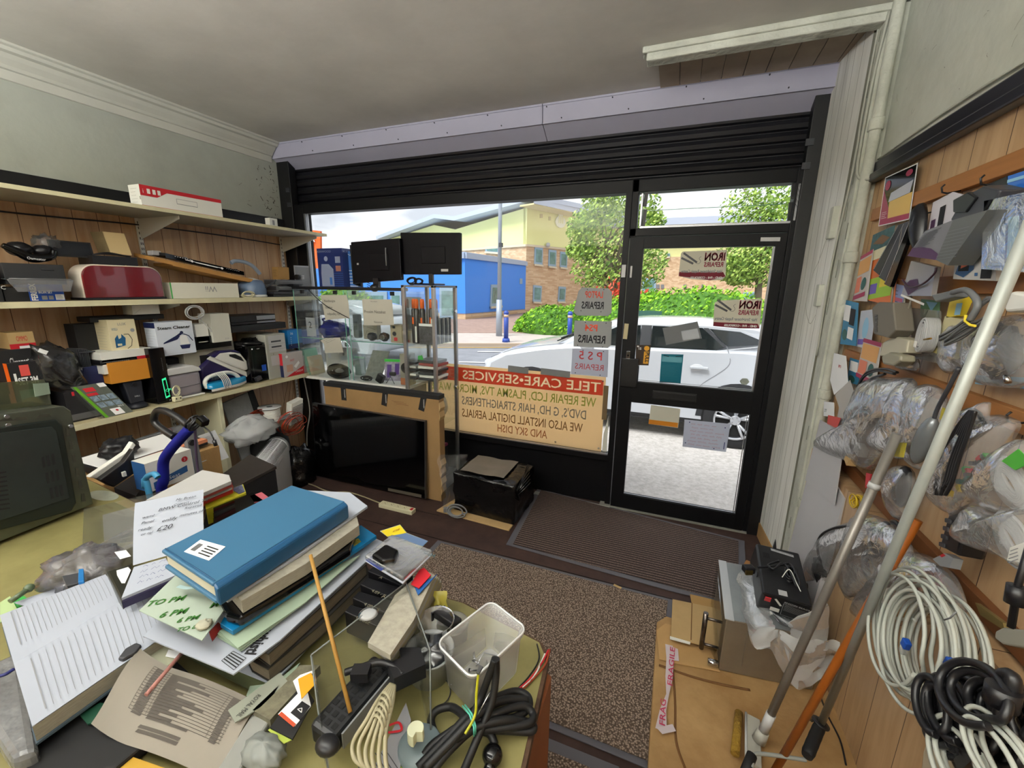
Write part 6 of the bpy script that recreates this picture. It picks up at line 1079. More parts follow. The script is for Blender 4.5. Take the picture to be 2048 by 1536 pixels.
b=MB();b.tube(spline([at(298,985,Y=.9)*V((1,1,0))+V((0,0,.012)),at(298,985,Y=.9),at(290,975,Y=.9),at(293,955,Y=.9),at(308,948,Y=.9),at(316,955,Y=.9)],6),.011,10);one('pale_blue_tube',b,mat('pale blue tube','#4a9ac8',.3),'bent pale blue plastic tube at the foot of the padded handle','tube')
q=[at(*p,X=-2.2) for p in((372,868),(392,862),(410,935),(392,940))];q[2].z=q[3].z=0;t=thing('grey_speaker_strip','narrow grey panel with round button right of the blue tube','panel',tuple(q[3]));part('panel',MB().prism(q,(-.03,0,0)),GRY,t);part('button',MB().cyl(at(383,885,X=-2.2),at(383,885,X=-2.2)+V((.01,0,0)),.015),BLK,t)
# ================================================================ counter
ZC0=.85
t=thing('shop_counter','worn cream topped counter in the foreground with a brown side','counter',(-1.2,.3,0))
cp=[V((-2.75,.84,0)),V((-2.1,.819,0)),V((-1.5,.755,0)),V((-.42,.79,0)),V((-.205,.748,0)),V((-.180,.715,0)),V((-.150,.42,0)),V((-.14,-.25,0)),V((-2.75,-.25,0))]
part('worktop',MB().prism([p+V((0,0,ZC0-.025)) for p in cp][::-1],(0,0,.0235)),mat('chipped chipboard edge','#5a4230',.85,noise=.5,nscale=40),t)
cc=V((-1.2,.3,0));part('laminate_top',MB().prism([cc+(p-cc)*.993+V((0,0,ZC0-.0012)) for p in cp][::-1],(0,0,.0012)),mat('cream laminate','#8f8858',.45,col2='#80794c',nscale=9),t)
part('side_panel',MB().prism([V((-.17,.70,0)),V((-.15,-.2,0)),V((-.19,-.2,0)),V((-.21,.72,0))][::-1],(0,0,ZC0-.03)),mat('brown side board','#8a4f2a',.6,noise=.2,nscale=4),t)
part('front_panel',MB().prism([V((-2.7,.80,0)),V((-.2,.715,0)),V((-.2,.69,0)),V((-2.7,.77,0))][::-1],(0,0,ZC0-.03)),mat('brown side board','#8a4f2a',.6),t)
one('oval_sticker',MB().prism([at(207,991,Z=.8505)+V((cos(a)*.075,sin(a)*.028,0)) for a in[2*pi*i/24 for i in range(24)]],(0,0,.0006)),mat('worn sticker','#aeb3a2',.7,noise=.2,nscale=20),'worn pale oval sticker on the counter edge near the oven door','sticker')
B1,B0=at(187,1012,Z=.858),at(-60,1110,Z=.858);dO=(B1-B0).normalized();dO.z=0;nO=V((dO.y,-dO.x,0))
w_=lambda x,y,off=0:on_wall(x,y,B1,dO)+nO*off
if nO.dot(CAMP-B1)<0:nO=-nO
t=thing('microwave_shell','upside down dark microwave oven shell with perforated steel rim on the counter, far left','microwave',tuple(B1));gsteel=mat('greenish steel','#6f7468',.3,.75,noise=.25,nscale=5)
F0=[w_(-60,836),w_(128,812),w_(142,822),w_(187,1008),w_(-60,1108)]
part('rim_flange',MB().prism(F0,-nO*.012),gsteel,t,bevel=.003)
In=[w_(-60,862,.001),w_(110,838,.001),w_(122,850,.001),w_(150,1005,.001),w_(140,1022,.001),w_(-60,1075,.001)]
part('pressed_panel',MB().prism(In,nO*.008),mat('dark enamel','#232a27',.3,.2),t,bevel=.006)
In2=[w_(-60,872,.010),w_(98,852,.010),w_(108,862,.010),w_(135,995,.010),w_(-60,1058,.010)]
part('panel_face',MB().prism(In2,nO*.003),mat('dark enamel 2','#343b3a',.35,.3,noise=.3,nscale=3),t,bevel=.004)
b=MB()
for r_ in range(3):
 for c_ in range(3):
  x,y=80+c_*10+r_*8.3,925-c_*3+r_*31;b.prism([w_(x-3.0,y-11,.0135),w_(x+2.0,y-13,.0135),w_(x+5.5,y+8,.0135),w_(x+.5,y+10,.0135)],nO*.0005)
for k in range(9):y=945+k*9;b.prism([w_(-20,y,.0135),w_(6+k,y-4,.0135),w_(7+k,y-1,.0135),w_(-20,y+4,.0135)],nO*.0005)
part('vent_slots',b,BLKM,t)
b=MB()
for k in range(6):x,y=134+k*6.2,865+k*26;b.prism([w_(x-3,y-8,.0012),w_(x+3,y-9,.0012),w_(x+6,y+7,.0012),w_(x-1,y+8,.0012)],nO*.0006)
for x,y in((40,838),(88,832),(12,840)):b.prism([w_(x-16,y+3,.0012),w_(x-8,y-3,.0012),w_(x+10,y-4,.0012),w_(x+14,y+1,.0012)],nO*.0006)
part('rim_slots',b,mat('slot dark','#3a3a30',.6),t)
for x,y in((15,850),(12,833),(140,852)):part('screw',MB().cyl(w_(x,y,0),w_(x,y,.006),.006,n=10),CHR,t)
body=[w_(-60,836),w_(128,812),w_(187,1008),w_(-60,1108)]
part('casing',MB().prism([p-nO*.012 for p in body],-nO*.16),gsteel,t,bevel=.004)
q=[w_(x,y)-nO*.13 for x,y in((-80,805),(118,768),(128,800),(-80,838))]
one('glass_door_plate',MB().prism([w_(x,y)-nO*.06 for x,y in((-60,775),(112,762),(120,775),(127,812),(-60,836))],-nO*.004),film('greenish oven glass',tint='#b7bf9e',opac=.35,body='#6f745c',gl=.5,bump=0),'greenish glass door plate standing behind the dark microwave shell','glass plate')
one('door_hinge_plate',MB().prism([w_(x,y)-nO*.05 for x,y in((86,770),(116,768),(120,790),(90,796))],nO*.003),mat('mint hinge','#7f8f80',.4),'small pale green hinge plate on the glass door plate','hinge')
def slab(name,label,cat,pts,z,h,m,bevel=0,group=None,zs=None,mats=None):
 P=[at(x,y,Z=(zs[i] if zs else z)) for i,(x,y) in enumerate(pts)];b=MB();n=(P[1]-P[0]).cross(P[2]-P[0])
 if n.z<0:P=P[::-1]
 b.prism(P,(0,0,-h));return one(name,b,mats or m,label,cat,group,bevel=bevel),P
def par(pts,z):return[at(x,y,Z=z) for x,y in pts]
grp=mat('greyish paper','#a9a8a6',.8,noise=.06,nscale=5);ppr2=mat('cool white paper','#a7adba',.75,noise=.04,nscale=4);pedge=mat('page edges','#a7a294',.8,noise=.25,nscale=60,stretch=(1,1,14));mint=mat('mint paper','#9db09a',.8)
slab('black_tray','black tray under the open ruled notebook, at the lower left','tray',[(20,1500),(330,1300),(420,1380),(230,1536),(60,1560)],.875,.022,BLKM,.004)
slab('bagged_case','white case in crumpled clear plastic left of the ruled notebook','bag',[(-30,1330),(40,1300),(75,1500),(20,1520),(-30,1440)],.90,.045,mat('bag over white','#7b7c7e',.2,noise=.35,nscale=6,bump=.8,bscale=14),.01)
A_,B_,C_,D_=par([(0,1232),(211,1150),(240,1205),(28,1329)],.925);E_,F_,G_=par([(312,1165),(345,1262),(65,1455)],.925)
t=thing('ruled_notebook','open ruled notebook with blank lined pages on the counter, lower left','notebook',tuple(D_))
def page(P00,P10,P01,P11,bow=.012,z=.004):
 b=MB();b.grid(lambda u,v:mixp(mixp(P00,P10,u),mixp(P01,P11,u),v)+V((0,0,z+bow*sin(pi*v)-.002)),8,12);return b
part('left_page',page(A_,B_,D_,C_),ppr2,t);spn=D_+(C_-D_).normalized()*(E_-D_).length*1.0;part('right_page',page(D_,spn,G_,F_),ppr2,t)
b=MB()
for i in range(20):
 for(P,Q,R_,S,lo,hi) in((A_,B_,D_,C_,.06,.82),(D_,spn,G_,F_,.12,.93)):
  u=.09+i*.045;pts=[mixp(mixp(P,Q,u),mixp(R_,S,u),v)+V((0,0,.0035+.012*sin(pi*v))) for v in[lo+(hi-lo)*k/8 for k in range(9)]];ribbon(b,pts,.0016 if i==0 else .0007,(0,0,1))
part('ruling',b,GINK,t)
b=MB();n0=V((0,0,-.028));b.prism([G_,F_,spn,D_][::-1],n0);b.prism([D_,C_,B_,A_],n0*.6);part('page_block',b,pedge,t);b=MB();k=1.02;c=(G_+B_)/2;b.prism([(c+(p-c)*k)+V((0,0,-.029)) for p in(A_,D_,G_,F_,spn,C_,B_)][::1],(0,0,-.004));part('cover',b,mat('blue grey cover','#4b5a66',.4),t)
slab('phone_pouch','dark oval pouch edge between the ruled notebook and the price list','pouch',[(235,1316),(250,1296),(272,1284),(283,1288),(272,1302),(245,1318)],.935,.01,DGR,.003)
b=MB();b.tube(spline(par([(0,1352),(12,1348),(28,1338)],.93),4),.003,6);one('ribbon_bookmark',b,mat('navy ribbon','#23286a',.5),'navy bookmark ribbon at the left edge of the ruled notebook','bookmark')
t=thing('handwritten_notebook','open notebook with black handwriting about a control unit, standing behind the blue folder','notebook',tuple(at(266,1131,Z=.97)))
zA,zB=1.06,.985;q=[at(270,1006,Z=zA),at(407,979,Z=zA),at(408,1090,Z=zB),at(266,1131,Z=zB)]
b=MB();b.grid(lambda u,v:mixp(mixp(q[0],q[1],u),mixp(q[3],q[2],u),v)+V((0,0,.008*sin(pi*v))),6,10);part('upper_page',b,ppr2,t)
ux,uy=q[1]-q[0],q[3]-q[0];nn=uy.cross(ux).normalized();nn=nn if nn.z>0 else-nn;b=MB()
for s,u,v,h in(('Mr Brean',.58,.18,.008),('Contact :',.55,.26,.007),('BMW Control TV',.33,.30,.010),('wtml',.12,.37,.008),('Repaired',.70,.36,.007),('Panel',.10,.46,.008),('enlify',.38,.50,.010),('minutes off',.62,.47,.008),('£20',.30,.63,.014),('ready',.06,.56,.008),('or tel',.10,.64,.007)):
 txt(b,s,q[0]+ux*u+uy*v+V((0,0,.010)),ux,-uy,h=h,shear=.4,lift=0,nrm=nn)
part('handwriting',b,INK,t)
q2=[at(268,1134,Z=.985),at(331,1116,Z=.985),at(352,1150,Z=.98),at(243,1196,Z=.98)];b=MB();b.prism(q2[::-1],(0,0,-.006));part('lower_page',b,ppr2,t);b=MB();scrawl(b,q2[0]+(q2[1]-q2[0])*.3,q2[1]-q2[0],q2[0]-q2[3],.07,.08,4,.001,4,lift=.002,nrm=(0,0,1));part('scribbles',b,INKB,t)
b=MB();b.prism([p+V((0,0,-.007)) for p in[at(243,1198,Z=.98),at(352,1152,Z=.98),at(331,1116,Z=.98),at(268,1134,Z=.98)]],(0,0,-.016));part('page_block',b,mat('purple cover','#2e2a4a',.5),t)
slab('black_labelled_box','black box with a white barcode label left of the handwritten notebook','box',[(212,1142),(262,1128),(268,1170),(243,1204)],.955,.08,mat('olive black','#25261f',.3),.004)
slab('barcode_label','white barcode label with rounded corners on the black box','label',[(233,1141),(256,1134),(262,1140),(250,1166),(243,1166),(234,1150)],.9565,.0008,PAPER)
one('crumpled_clear_bag',crumple(at(165,1135,Z=.90),(.075,.07,.045),amp=.22,freq=3,seed=51),film('grey crinkle',opac=.55,body='#77757f',gl=.5,bump=.9,bscale=20),'crumpled clear bag behind the ruled notebook','bag')
b=MB();b.obox(at(185,1130,Z=.87),(.10,.02,0),(-.02,.10,0),(0,0,.05));one('clear_plastic_box',b,film('grey clear box',opac=.35,body='#9a9ca0',gl=.5,bump=.3),'small clear plastic box with a torn label, left of the handwriting','box',bevel=.006)
slab('torn_label','torn white label on the small clear plastic box','label',[(229,1104),(252,1100),(262,1112),(240,1118)],.925,.001,PAPER)
slab('blue_clip','blue strip on dark packaging at the crumpled clear bag','clip',[(157,1138),(167,1137),(168,1162),(156,1164)],.935,.012,mat('clip blue','#1f6fb0',.4),.001)
slab('dark_card','dark grey card behind the top of the ruled notebook','card',[(124,1152),(158,1145),(160,1165),(134,1172)],.93,.01,DGR,.001)
for i,(pts,m,lab) in enumerate((([(28,1205),(100,1180),(128,1170),(120,1200),(60,1215)],ppr2,'white and purple printed leaflet behind the ruled notebook'),([(0,1205),(20,1192),(38,1225),(0,1245)],mat('pale lime paper','#a9bf8a',.7),'pale lime paper at the left edge behind the ruled notebook'),([(20,1205),(45,1190),(60,1200),(30,1220)],GRN,'green printed card under the printed leaflet'))):slab('leaflet',lab,'leaflet',pts,.885-.006*i,.002,m)
b=MB();b.tube([at(20,1203,Z=.90),at(58,1177,Z=.905)],.006,8);b.ball(at(58,1176,Z=.905),.010,6);one('marker_pen',b,mat('pen clear green','#5b6b52',.3),'marker pen with black tip behind the printed leaflet','pen')
b=MB();q=[at(168,1020,Z=.90),at(425,960,Z=.99),at(405,1060,Z=.95),at(165,1100,Z=.87)];b.prism(q,(0,0,.003));one('perspex_sheet',b,PERSPEX,'clear perspex sheet lying across the counter behind the handwritten notebook','perspex sheet')
slab('faded_card','faded white card under the perspex sheet, with pale print','card',[(205,1030),(272,1012),(268,1062),(208,1082)],.865,.001,mat('faded card','#a3a09a',.7))
for i,(m,lab,c) in enumerate(((grp,'top grey',GRY),(mat('coral cover','#b5524a',.5),'coral edged',RED),(grp,'white paged',GRY),(mat('red cover','#b3252e',.4),'bright red spined',RED),(mat('orange red cover','#c24a1c',.4),'orange red',ORG))):
 dy=i*5;slab('magazine',lab+' magazine of the stack behind the handwritten notebook','magazine',[(292,1000+dy),(405-i*3,940+dy),(458+i*2,950+dy),(462+i,962+dy),(408,985+dy)],1.045-i*.012,.011,m,0,'stack of magazines')
slab('yellow_box','yellow box with blue dotted picture beneath the magazines','box',[(408,998),(486,968),(492,985),(412,1018)],.99,.05,mat('lime yellow card','#b9b02a',.5,noise=.2,nscale=20),.001)
slab('dotted_picture','blue grey triangular picture on the yellow box','picture',[(462,978),(484,969),(490,983),(478,988)],.9912,.0008,mat('blue grey dots','#6a6f8c',.5,noise=.6,nscale=120))
for i in range(3):slab('disc_case',['top','middle','lower'][i]+' black disc case of the pile behind the blue folder','disc case',[(426,1012+i*12),(505,985+i*12),(530,1002+i*12),(430,1060+i*12)],.985-i*.016,.014,BLKG,.001,'black disc cases behind the folder')
for i in range(4):slab('slim_booklet',['top','second','third','lowest'][i]+' of the thin red and white booklets at the corner of the blue folder','booklet',[(500,992+i*4),(523,984+i*4),(542,998+i*4),(512,1010+i*4)],.985-i*.008,.006,[mat('rose edge','#a5505a',.5),grp][i%2],0,'thin booklets')
def folder():
 z=1.09;q=par([(322,1100),(583,970),(690,1002),(425,1168)],z);t=thing('blue_folder','closed sky blue padded album on top of the paper stack','album',tuple(q[0]))
 m=mat('sky blue cover','#3a6a8c',.38,noise=.05,nscale=3);P=q if(q[1]-q[0]).cross(q[2]-q[0]).z<0 else q[::-1];o=part('top_cover',MB().prism(q[::-1],(0,0,-.008)),m,t,bevel=.003)
 sp=[q[3],q[2]];n=(q[3]-q[0]).normalized();part('spine',MB().prism([q[3]+n*.0,q[2]+n*.0,q[2]+n*.012+V((0,0,-.008)),q[3]+n*.012+V((0,0,-.008))],(0,0,-.036)),mat('spine blue','#22547e',.35),t,bevel=.004)
 c=sum(q,V())/4;part('page_block',MB().prism([c+(p-c)*.96+V((0,0,-.009)) for p in q][::-1],(0,0,-.026)),mat('cream page edge','#c9c3ae',.8),t);part('bottom_cover',MB().prism([p+V((0,0,-.036)) for p in q][::-1],(0,0,-.008)),m,t,bevel=.003)
 l=par([(368,1103),(401,1079),(451,1093),(418,1121)],z+.0012);lb=part('price_label',MB().prism(l[::-1],(0,0,-.0008)),PAPER,t);b=MB();ux,uy=l[1]-l[0],l[3]-l[0]
 for k in range(9):ribbon(b,[l[0]+uy*(.12+.02*k)+ux*.2+V((0,0,.0006)),l[0]+uy*(.12+.02*k)+ux*.75+V((0,0,.0006))],.0008,(0,0,1))
 for k in range(4):ribbon(b,[l[0]+uy*.45+ux*(.2+.18*k)+V((0,0,.0006)),l[0]+uy*.9+ux*(.2+.18*k)+V((0,0,.0006))],.003,(0,0,1))
 part('barcode',b,INK,lb);b=MB();b.tube([q[0]+(c-q[0])*.04+V((0,0,.001)),q[3]+(c-q[3])*.04+V((0,0,.001))],.0012,5);part('stitching',b,mat('spine blue','#22547e',.35),t)
 b=MB();p=spline([at(412,1160,Z=1.06),at(400,1172,Z=1.045),at(375,1176,Z=1.03),at(356,1172,Z=1.02)],5);n0=b.add([x+d for x in p for d in(V((0,.004,0)),V((0,-.004,0)))]);[b.face([n0+2*i,n0+2*i+1,n0+2*i+3,n0+2*i+2]) for i in range(len(p)-1)];part('ribbon_marker',b,mat('mint ribbon','#a8c4c4',.5),t)
folder()
slab('green_marker_note','sheet with green marker opening times under the near end of the blue folder','note',[(278,1221),(338,1163),(352,1150),(470,1190),(458,1206),(404,1281)],1.0,.0015,mat('pale mint paper','#a3b0a2',.8))
b=MB();o_=lambda x,y:at(x,y,Z=1.0012)
for s,x,y,h in(('TO 8PM',352,1264,.010),('6 PM',352,1246,.012),('6 PM',317,1236,.015),('TO PM',292,1213,.015),('M',418,1216,.015)):txt(b,s,o_(x,y),(.86,.68,0) if s!='x' else(1,0,0),(-.62,.78,0),h=h,shear=.2,bold=.02,lift=0,nrm=(0,0,1))
one('green_handwriting',b,mat('green marker','#2f6b1f',.6),'green marker handwriting on the sheet below the blue folder','handwriting')
one('putty_lump',crumple(at(408,1249,Z=1.005),(.013,.012,.006),amp=.15,seed=3),mat('grey putty','#a9a794',.7),'small lump of grey putty on the green marker note','putty')
slab('white_sheets','white sheets sticking out beyond the blue folder on the window side','paper',[(415,1180),(455,1200),(600,1108),(735,1012),(700,985),(600,980),(400,1120)],1.043,.006,ppr2)
slab('grey_paged_notebook','thick grey paged notebook beneath the white sheets','notebook',[(482,1202),(610,1128),(718,1050),(713,1030),(560,1010),(420,1130)],1.035,.028,pedge,.001)
slab('black_hard_case','black hard case lying beneath the grey paged notebook','case',[(452,1228),(480,1236),(700,1098),(711,1068),(690,1040),(430,1190)],1.005,.022,BLKG,.006)
slab('blue_yellow_booklet','blue glossy booklet with yellow patterned border under the black hard case','booklet',[(440,1247),(465,1262),(610,1168),(753,1071),(722,1050),(480,1180)],.982,.010,mat('glossy cyan blue','#1478b0',.2,noise=.2,nscale=9),.001)
slab('yellow_pattern_strip','yellow patterned strip along the blue glossy booklet','strip',[(470,1244),(560,1190),(722,1083),(716,1076),(560,1178),(466,1234)],.9835,.0008,mat('yellow pattern','#9a9a30',.5,noise=.7,nscale=150))
slab('red_card','dark red card peeping out left of the mint paper sheaf','card',[(418,1264),(436,1244),(446,1252),(424,1280)],.965,.004,mat('dark red card','#8c2420',.6))
for i in range(3):slab('mint_sheaf',['top','middle','bottom'][i]+' sheet of the pale mint paper sheaf','paper',[(438-4*i,1262+4*i),(476+3*i,1296+3*i),(610,1205),(720,1110),(560,1180)],.968-i*.004,.002,mint,0,'mint paper sheaf')
b=MB();e=par([(286,1272),(467,1348),(560,1280),(772,1086),(735,1070),(500,1130),(345,1215)],.953);b.prism(e[::-1] if(e[1]-e[0]).cross(e[2]-e[0]).z<0 else e,(0,0,-.003))
t=thing('printed_envelope','large white envelope with bold lettering and a postage box under the stack','envelope',tuple(e[0]));part('sheet',b,ppr2,t);b=MB();a,c=at(529,1258,Z=.9545),at(489,1308,Z=.9545);d=(c-a);txt(b,'whistl',a,d,V((-d.y,d.x,0)),h=.021,w=d.length,bold=.03,lift=0,nrm=(0,0,1))
pq=par([(443,1321),(466,1302),(492,1316),(468,1340)],.9545);[ribbon(b,[pq[i],pq[(i+1)%4]],.001,(0,0,1)) for i in range(4)];[ribbon(b,[mixp(pq[0],pq[1],.2+.2*k),mixp(pq[3],pq[2],.2+.2*k)],.002,(0,0,1)) for k in range(4)];part('print',b,INK,t)
for i,(z,pts,lab) in enumerate(((.949,[(508,1288),(536,1308),(640,1215),(733,1128),(712,1108),(480,1250)],'upper'),(.917,[(500,1318),(535,1338),(640,1250),(742,1150),(733,1128),(480,1280)],'lower'))):
 q=par(pts,z);q=q if(q[1]-q[0]).cross(q[2]-q[0]).z>0 else q[::-1];t=thing('thick_book','%s of two thick brown paged books at the bottom of the stack'%lab,'book',tuple(q[0]),'thick books of the stack');part('cover',MB().prism(q,(0,0,-.003)),mat('dark cover','#2c2a28',.5),t);cc_=sum(q,V())/6;part('pages',MB().prism([cc_+(p-cc_)*.985+V((0,0,-.003)) for p in q],(0,0,-.025)),mat('brown pages','#6e6454',.8,noise=.3,nscale=50,stretch=(1,1,16)),t);part('back_cover',MB().prism([p+V((0,0,-.028)) for p in q],(0,0,-.003)),mat('dark cover','#2c2a28',.5),t)
slab('crumpled_white_bag','white crumpled envelope with torn edge beneath the thick books','envelope',[(380,1300),(545,1368),(610,1300),(690,1210),(686,1200),(600,1230),(500,1260)],.884,.004,ppr2)
slab('olive_folder','olive tinted plastic folder between the price list and the white envelope','folder',[(330,1290),(520,1390),(560,1372),(470,1330),(380,1290)],.872,.003,mat('olive film','#6c7350',.3))
slab('mint_card','folded mint card at the end of the olive folder','card',[(500,1372),(548,1366),(600,1325),(560,1395),(492,1392)],.882,.003,mint)
slab('brand_card','pale card with black logo beside the ruled notebook','card',[(268,1300),(315,1280),(362,1310),(330,1335)],.905,.002,mat('greenish card','#a3a48e',.7));slab('size_label','tiny white label lying on the pale card','label',[(331,1312),(337,1299),(366,1304),(358,1318)],.91,.001,PAPER)
slab('black_logo','black shield logo printed on the pale card','logo',[(296,1293),(302,1284),(309,1285),(307,1294),(299,1299)],.9065,.0006,INK)
q=[at(*p,Z=z) for p,z in(((286,1322),.90),((520,1410),.885),((430,1560),.87),((188,1470),.872))]
t=thing('price_list','curled printed price list sheet with ruled table, bottom of the picture','price list',tuple(q[3]));fn=lambda u,v:mixp(mixp(q[0],q[1],u),mixp(q[3],q[2],u),v)+V((0,0,.014*sin(pi*u*.9)+.006*sin(v*5)+(.03*(1-u*3)**2 if u<.33 else 0)))
b=MB();b.grid(fn,14,10);part('sheet',b,mat('aged print paper','#8f887e',.8,noise=.08,nscale=6),t)
b=MB()
for k in range(17):v=.10+k*.035;ribbon(b,[fn(.16+.05*j,v)+V((0,0,.0012)) for j in range(16)],.0008,(0,0,1))
for u in(.16,.30,.80,.90):ribbon(b,[fn(u,.10+.07*j)+V((0,0,.0012)) for j in range(9)],.0008,(0,0,1))
rr=random.Random(5)
for k in range(17):
 v=.117+k*.035;ribbon(b,[fn(.32+j*.02,v)+V((0,0,.0014)) for j in range(rr.randint(5,20))],.0035,(0,0,1));ribbon(b,[fn(.19,v)+V((0,0,.0014)),fn(.27,v)+V((0,0,.0014))],.003,(0,0,1));ribbon(b,[fn(.83,v)+V((0,0,.0014)),fn(.88,v)+V((0,0,.0014))],.003,(0,0,1))
for v in(.78,.83):ribbon(b,[fn(.3+j*.02,v)+V((0,0,.0014)) for j in range(18)],.005,(0,0,1))
part('table_print',b,mat('print grey','#5a544e',.8),t)
one('pink_straw',MB().cyl(at(292,1390,Z=.925),at(362,1308,Z=.93),.0035,n=8),mat('pink straw','#b98078',.5,alpha=.8),'thin pink plastic straw across the price list','straw')
sl,q=slab('postal_envelope','clear fronted envelope corner printed ROYAL MAIL beside the price list','envelope',[(456,1420),(560,1345),(575,1362),(520,1415),(470,1445)],.90,.002,mat('translucent grey','#8e9286',.4));b=MB();a,c=at(515,1388,Z=.9015),at(476,1428,Z=.9015);txt(b,'ROYAL MAIL',a,c-a,V((-(c-a).y,(c-a).x,0)),h=.009,w=(c-a).length*1.1,lift=0,nrm=(0,0,1));part('lettering',b,INK,sl)
slab('grey_rough_board','rough grey board edge running under the perspex box','board',[(505,1420),(540,1440),(640,1330),(600,1330)],.90,.02,mat('rough grey','#77735f',.9,noise=.4,nscale=50));slab('white_band','white padded mailer running along the bottom beside the price list','mailer',[(420,1560),(505,1425),(540,1440),(480,1540)],.89,.02,mat('mailer grey','#8f908c',.6,noise=.1,nscale=9),.004)
sl,q=slab('energy_label','white warning label with red stripe and black triangle panel on black card','label',[(556,1428),(612,1370),(622,1412),(590,1452)],.905,.001,PAPER)
slab('black_card','black card under the warning label','card',[(540,1455),(605,1365),(628,1400),(585,1478)],.9035,.003,BLKM)
slab('red_stripe','red stripe across the warning label','stripe',[(557,1429),(563,1423),(592,1448),(587,1454)],.9062,.0006,mat('stripe red','#c04a2a',.6))
slab('black_triangle_panel','black panel with white triangle on the warning label','panel',[(581,1425),(604,1402),(620,1412),(600,1440)],.9064,.0006,INK);b=MB();q=par([(595,1418),(604,1416),(603,1425)],.9075);[ribbon(b,[q[i],q[(i+1)%3]],.0012,(0,0,1)) for i in range(3)];part('triangle',b,WINK,bpy.data.objects['black_triangle_panel'])
slab('lime_sticky_note','lime green sticky note curling below the black card','sticky note',[(536,1460),(548,1450),(586,1478),(568,1487)],.90,.001,mat('lime note','#a8b84a',.7));slab('yellow_sticker','orange yellow sticker square behind the perspex corner','sticker',[(596,1358),(622,1345),(632,1366),(603,1398)],.93,.001,mat('amber sticker','#d39a1c',.5));slab('white_sticker_backing','white backing sheet under the orange yellow sticker','sheet',[(586,1362),(600,1350),(628,1340),(612,1368),(600,1398)],.928,.001,PAPER)
b=crumple(at(528,1505,Z=.89),(.036,.024,.02),amp=.12,seed=14);one('white_jug_base',b,mat('white crinkle','#7f8380',.5),'rounded white plastic part with two small holes at the bottom edge','plastic part')
slab('yellow_packet','golden yellow packet at the very bottom under the price list','packet',[(215,1560),(240,1505),(330,1536),(330,1580)],.868,.01,mat('golden yellow','#b8902a',.5));slab('foil_packet','bright silver packet left of the golden yellow packet','packet',[(95,1560),(215,1490),(240,1503),(212,1560)],.866,.008,mat('silver foil','#b8b6b4',.25,.3,noise=.3,nscale=8))
sl,q=slab('circuit_board','small green circuit board on the black tray','circuit board',[(160,1430),(200,1405),(222,1410),(200,1440),(175,1448)],.885,.003,mat('pcb green','#1f4a38',.4))
q=par([(729,1120),(784,1076),(865,1108),(806,1166)],1.0);q=q if(q[1]-q[0]).cross(q[2]-q[0]).z>0 else q[::-1];t=thing('blister_pack','blue and white blister pack with a small black device at the end of the stack','package',tuple(q[0]));part('card',MB().prism(q,(0,0,-.003)),mat('blister white','#b6bac6',.4),t);part('clear_shell',MB().prism([p+V((0,0,.012)) for p in q],(0,0,-.012)),BAG,t,bevel=.004)
part('blue_corner',MB().prism(par([(731,1120),(770,1098),(778,1132),(762,1142)],1.0012)[::-1],(0,0,.0006)),mat('blister blue','#2a3a86',.4),t);part('black_device',MB().prism(par([(742,1108),(772,1086),(798,1098),(790,1118),(765,1122)],1.022)[::-1],(0,0,-.02)),BLKG,t,bevel=.006)
b=MB();a=at(800,1156,Z=1.0015);d=at(858,1110,Z=1.0015)-a;dn=V((-d.y,d.x,0));txt(b,'Phone + Control',a+dn.normalized()*.012,d,dn,h=.007,lift=0,nrm=(0,0,1));txt(b,'ASDA',at(842,1104,Z=1.0015),-dn,d,h=.011,bold=.02,lift=0,nrm=(0,0,1));part('lettering',b,mat('grey teal','#4a6a70',.5),t)
slab('yellow_leaflet','yellow and pale blue leaflet marked £10 at the far end of the stack','leaflet',[(760,1062),(800,1049),(814,1066),(856,1082),(838,1100),(790,1084)],.985,.001,mat('leaflet pale','#aeb7a6',.6));slab('yellow_corner','yellow corner area of the leaflet marked £10','print',[(762,1062),(800,1050),(813,1066),(775,1073)],.9866,.0005,mat('leaflet yellow','#d8c21c',.6));b=MB();a=at(785,1064,Z=.988);txt(b,'£10',a,at(804,1058,Z=.988)-a,(-.3,1,0),h=.008,bold=.03,lift=0,nrm=(0,0,1));part('lettering',b,mat('rust print','#a05a1c',.6),bpy.data.objects['yellow_corner'])
slab('blue_leaflet_band','blue band on the leaflet behind the blister pack','print',[(775,1073),(812,1066),(856,1082),(846,1092)],.9866,.0005,mat('leaflet blue','#5a7296',.5))
for i,(pts,z,m,lab) in enumerate((([(838,1140),(848,1135),(862,1150),(838,1176),(822,1168)],.985,RED,'red leaflet corner marked TAKE beneath the blister pack'),([(824,1160),(862,1158),(874,1148),(836,1190)],.981,mat('deep blue print','#24589a',.5),'blue and white leaflet edge beneath the red leaflet'),([(765,1258),(806,1200),(826,1212),(790,1258),(768,1268)],.965,mat('sale red','#a8303a',.5),'red leaflet with yellow lettering seen through the perspex'))):slab('printed_leaflet',lab,'leaflet',pts,z,.002,m)
b=MB();[b.prism(par(p,.9665),(0,0,.0005)) for p in([(782,1240),(798,1212),(804,1218),(790,1242)],[(798,1214),(812,1208),(820,1214),(806,1222)],[(790,1246),(800,1232),(808,1238),(798,1252)])];part('lettering',b,mat('sale yellow','#c9b83a',.5),bpy.data.objects['printed_leaflet.002'])
for i in range(9):
 s=(i*37%7-3)*1.5;slab('paper_pile_sheet',['topmost','second','third','fourth','fifth','sixth','seventh','eighth','lowest'][i]+' bundle of the leaning paper pile by the white pots','paper',[(740+s,1285),(785+s,1310+i),(832+s,1240+i*1.5),(872+s*.5+i*1.5,1150+i*2),(848,1140),(790,1190)],.975-i*.0135,.0115,[pedge,grp,mat('old paper','#a79f80',.85)][i%3],0,'leaning paper pile')
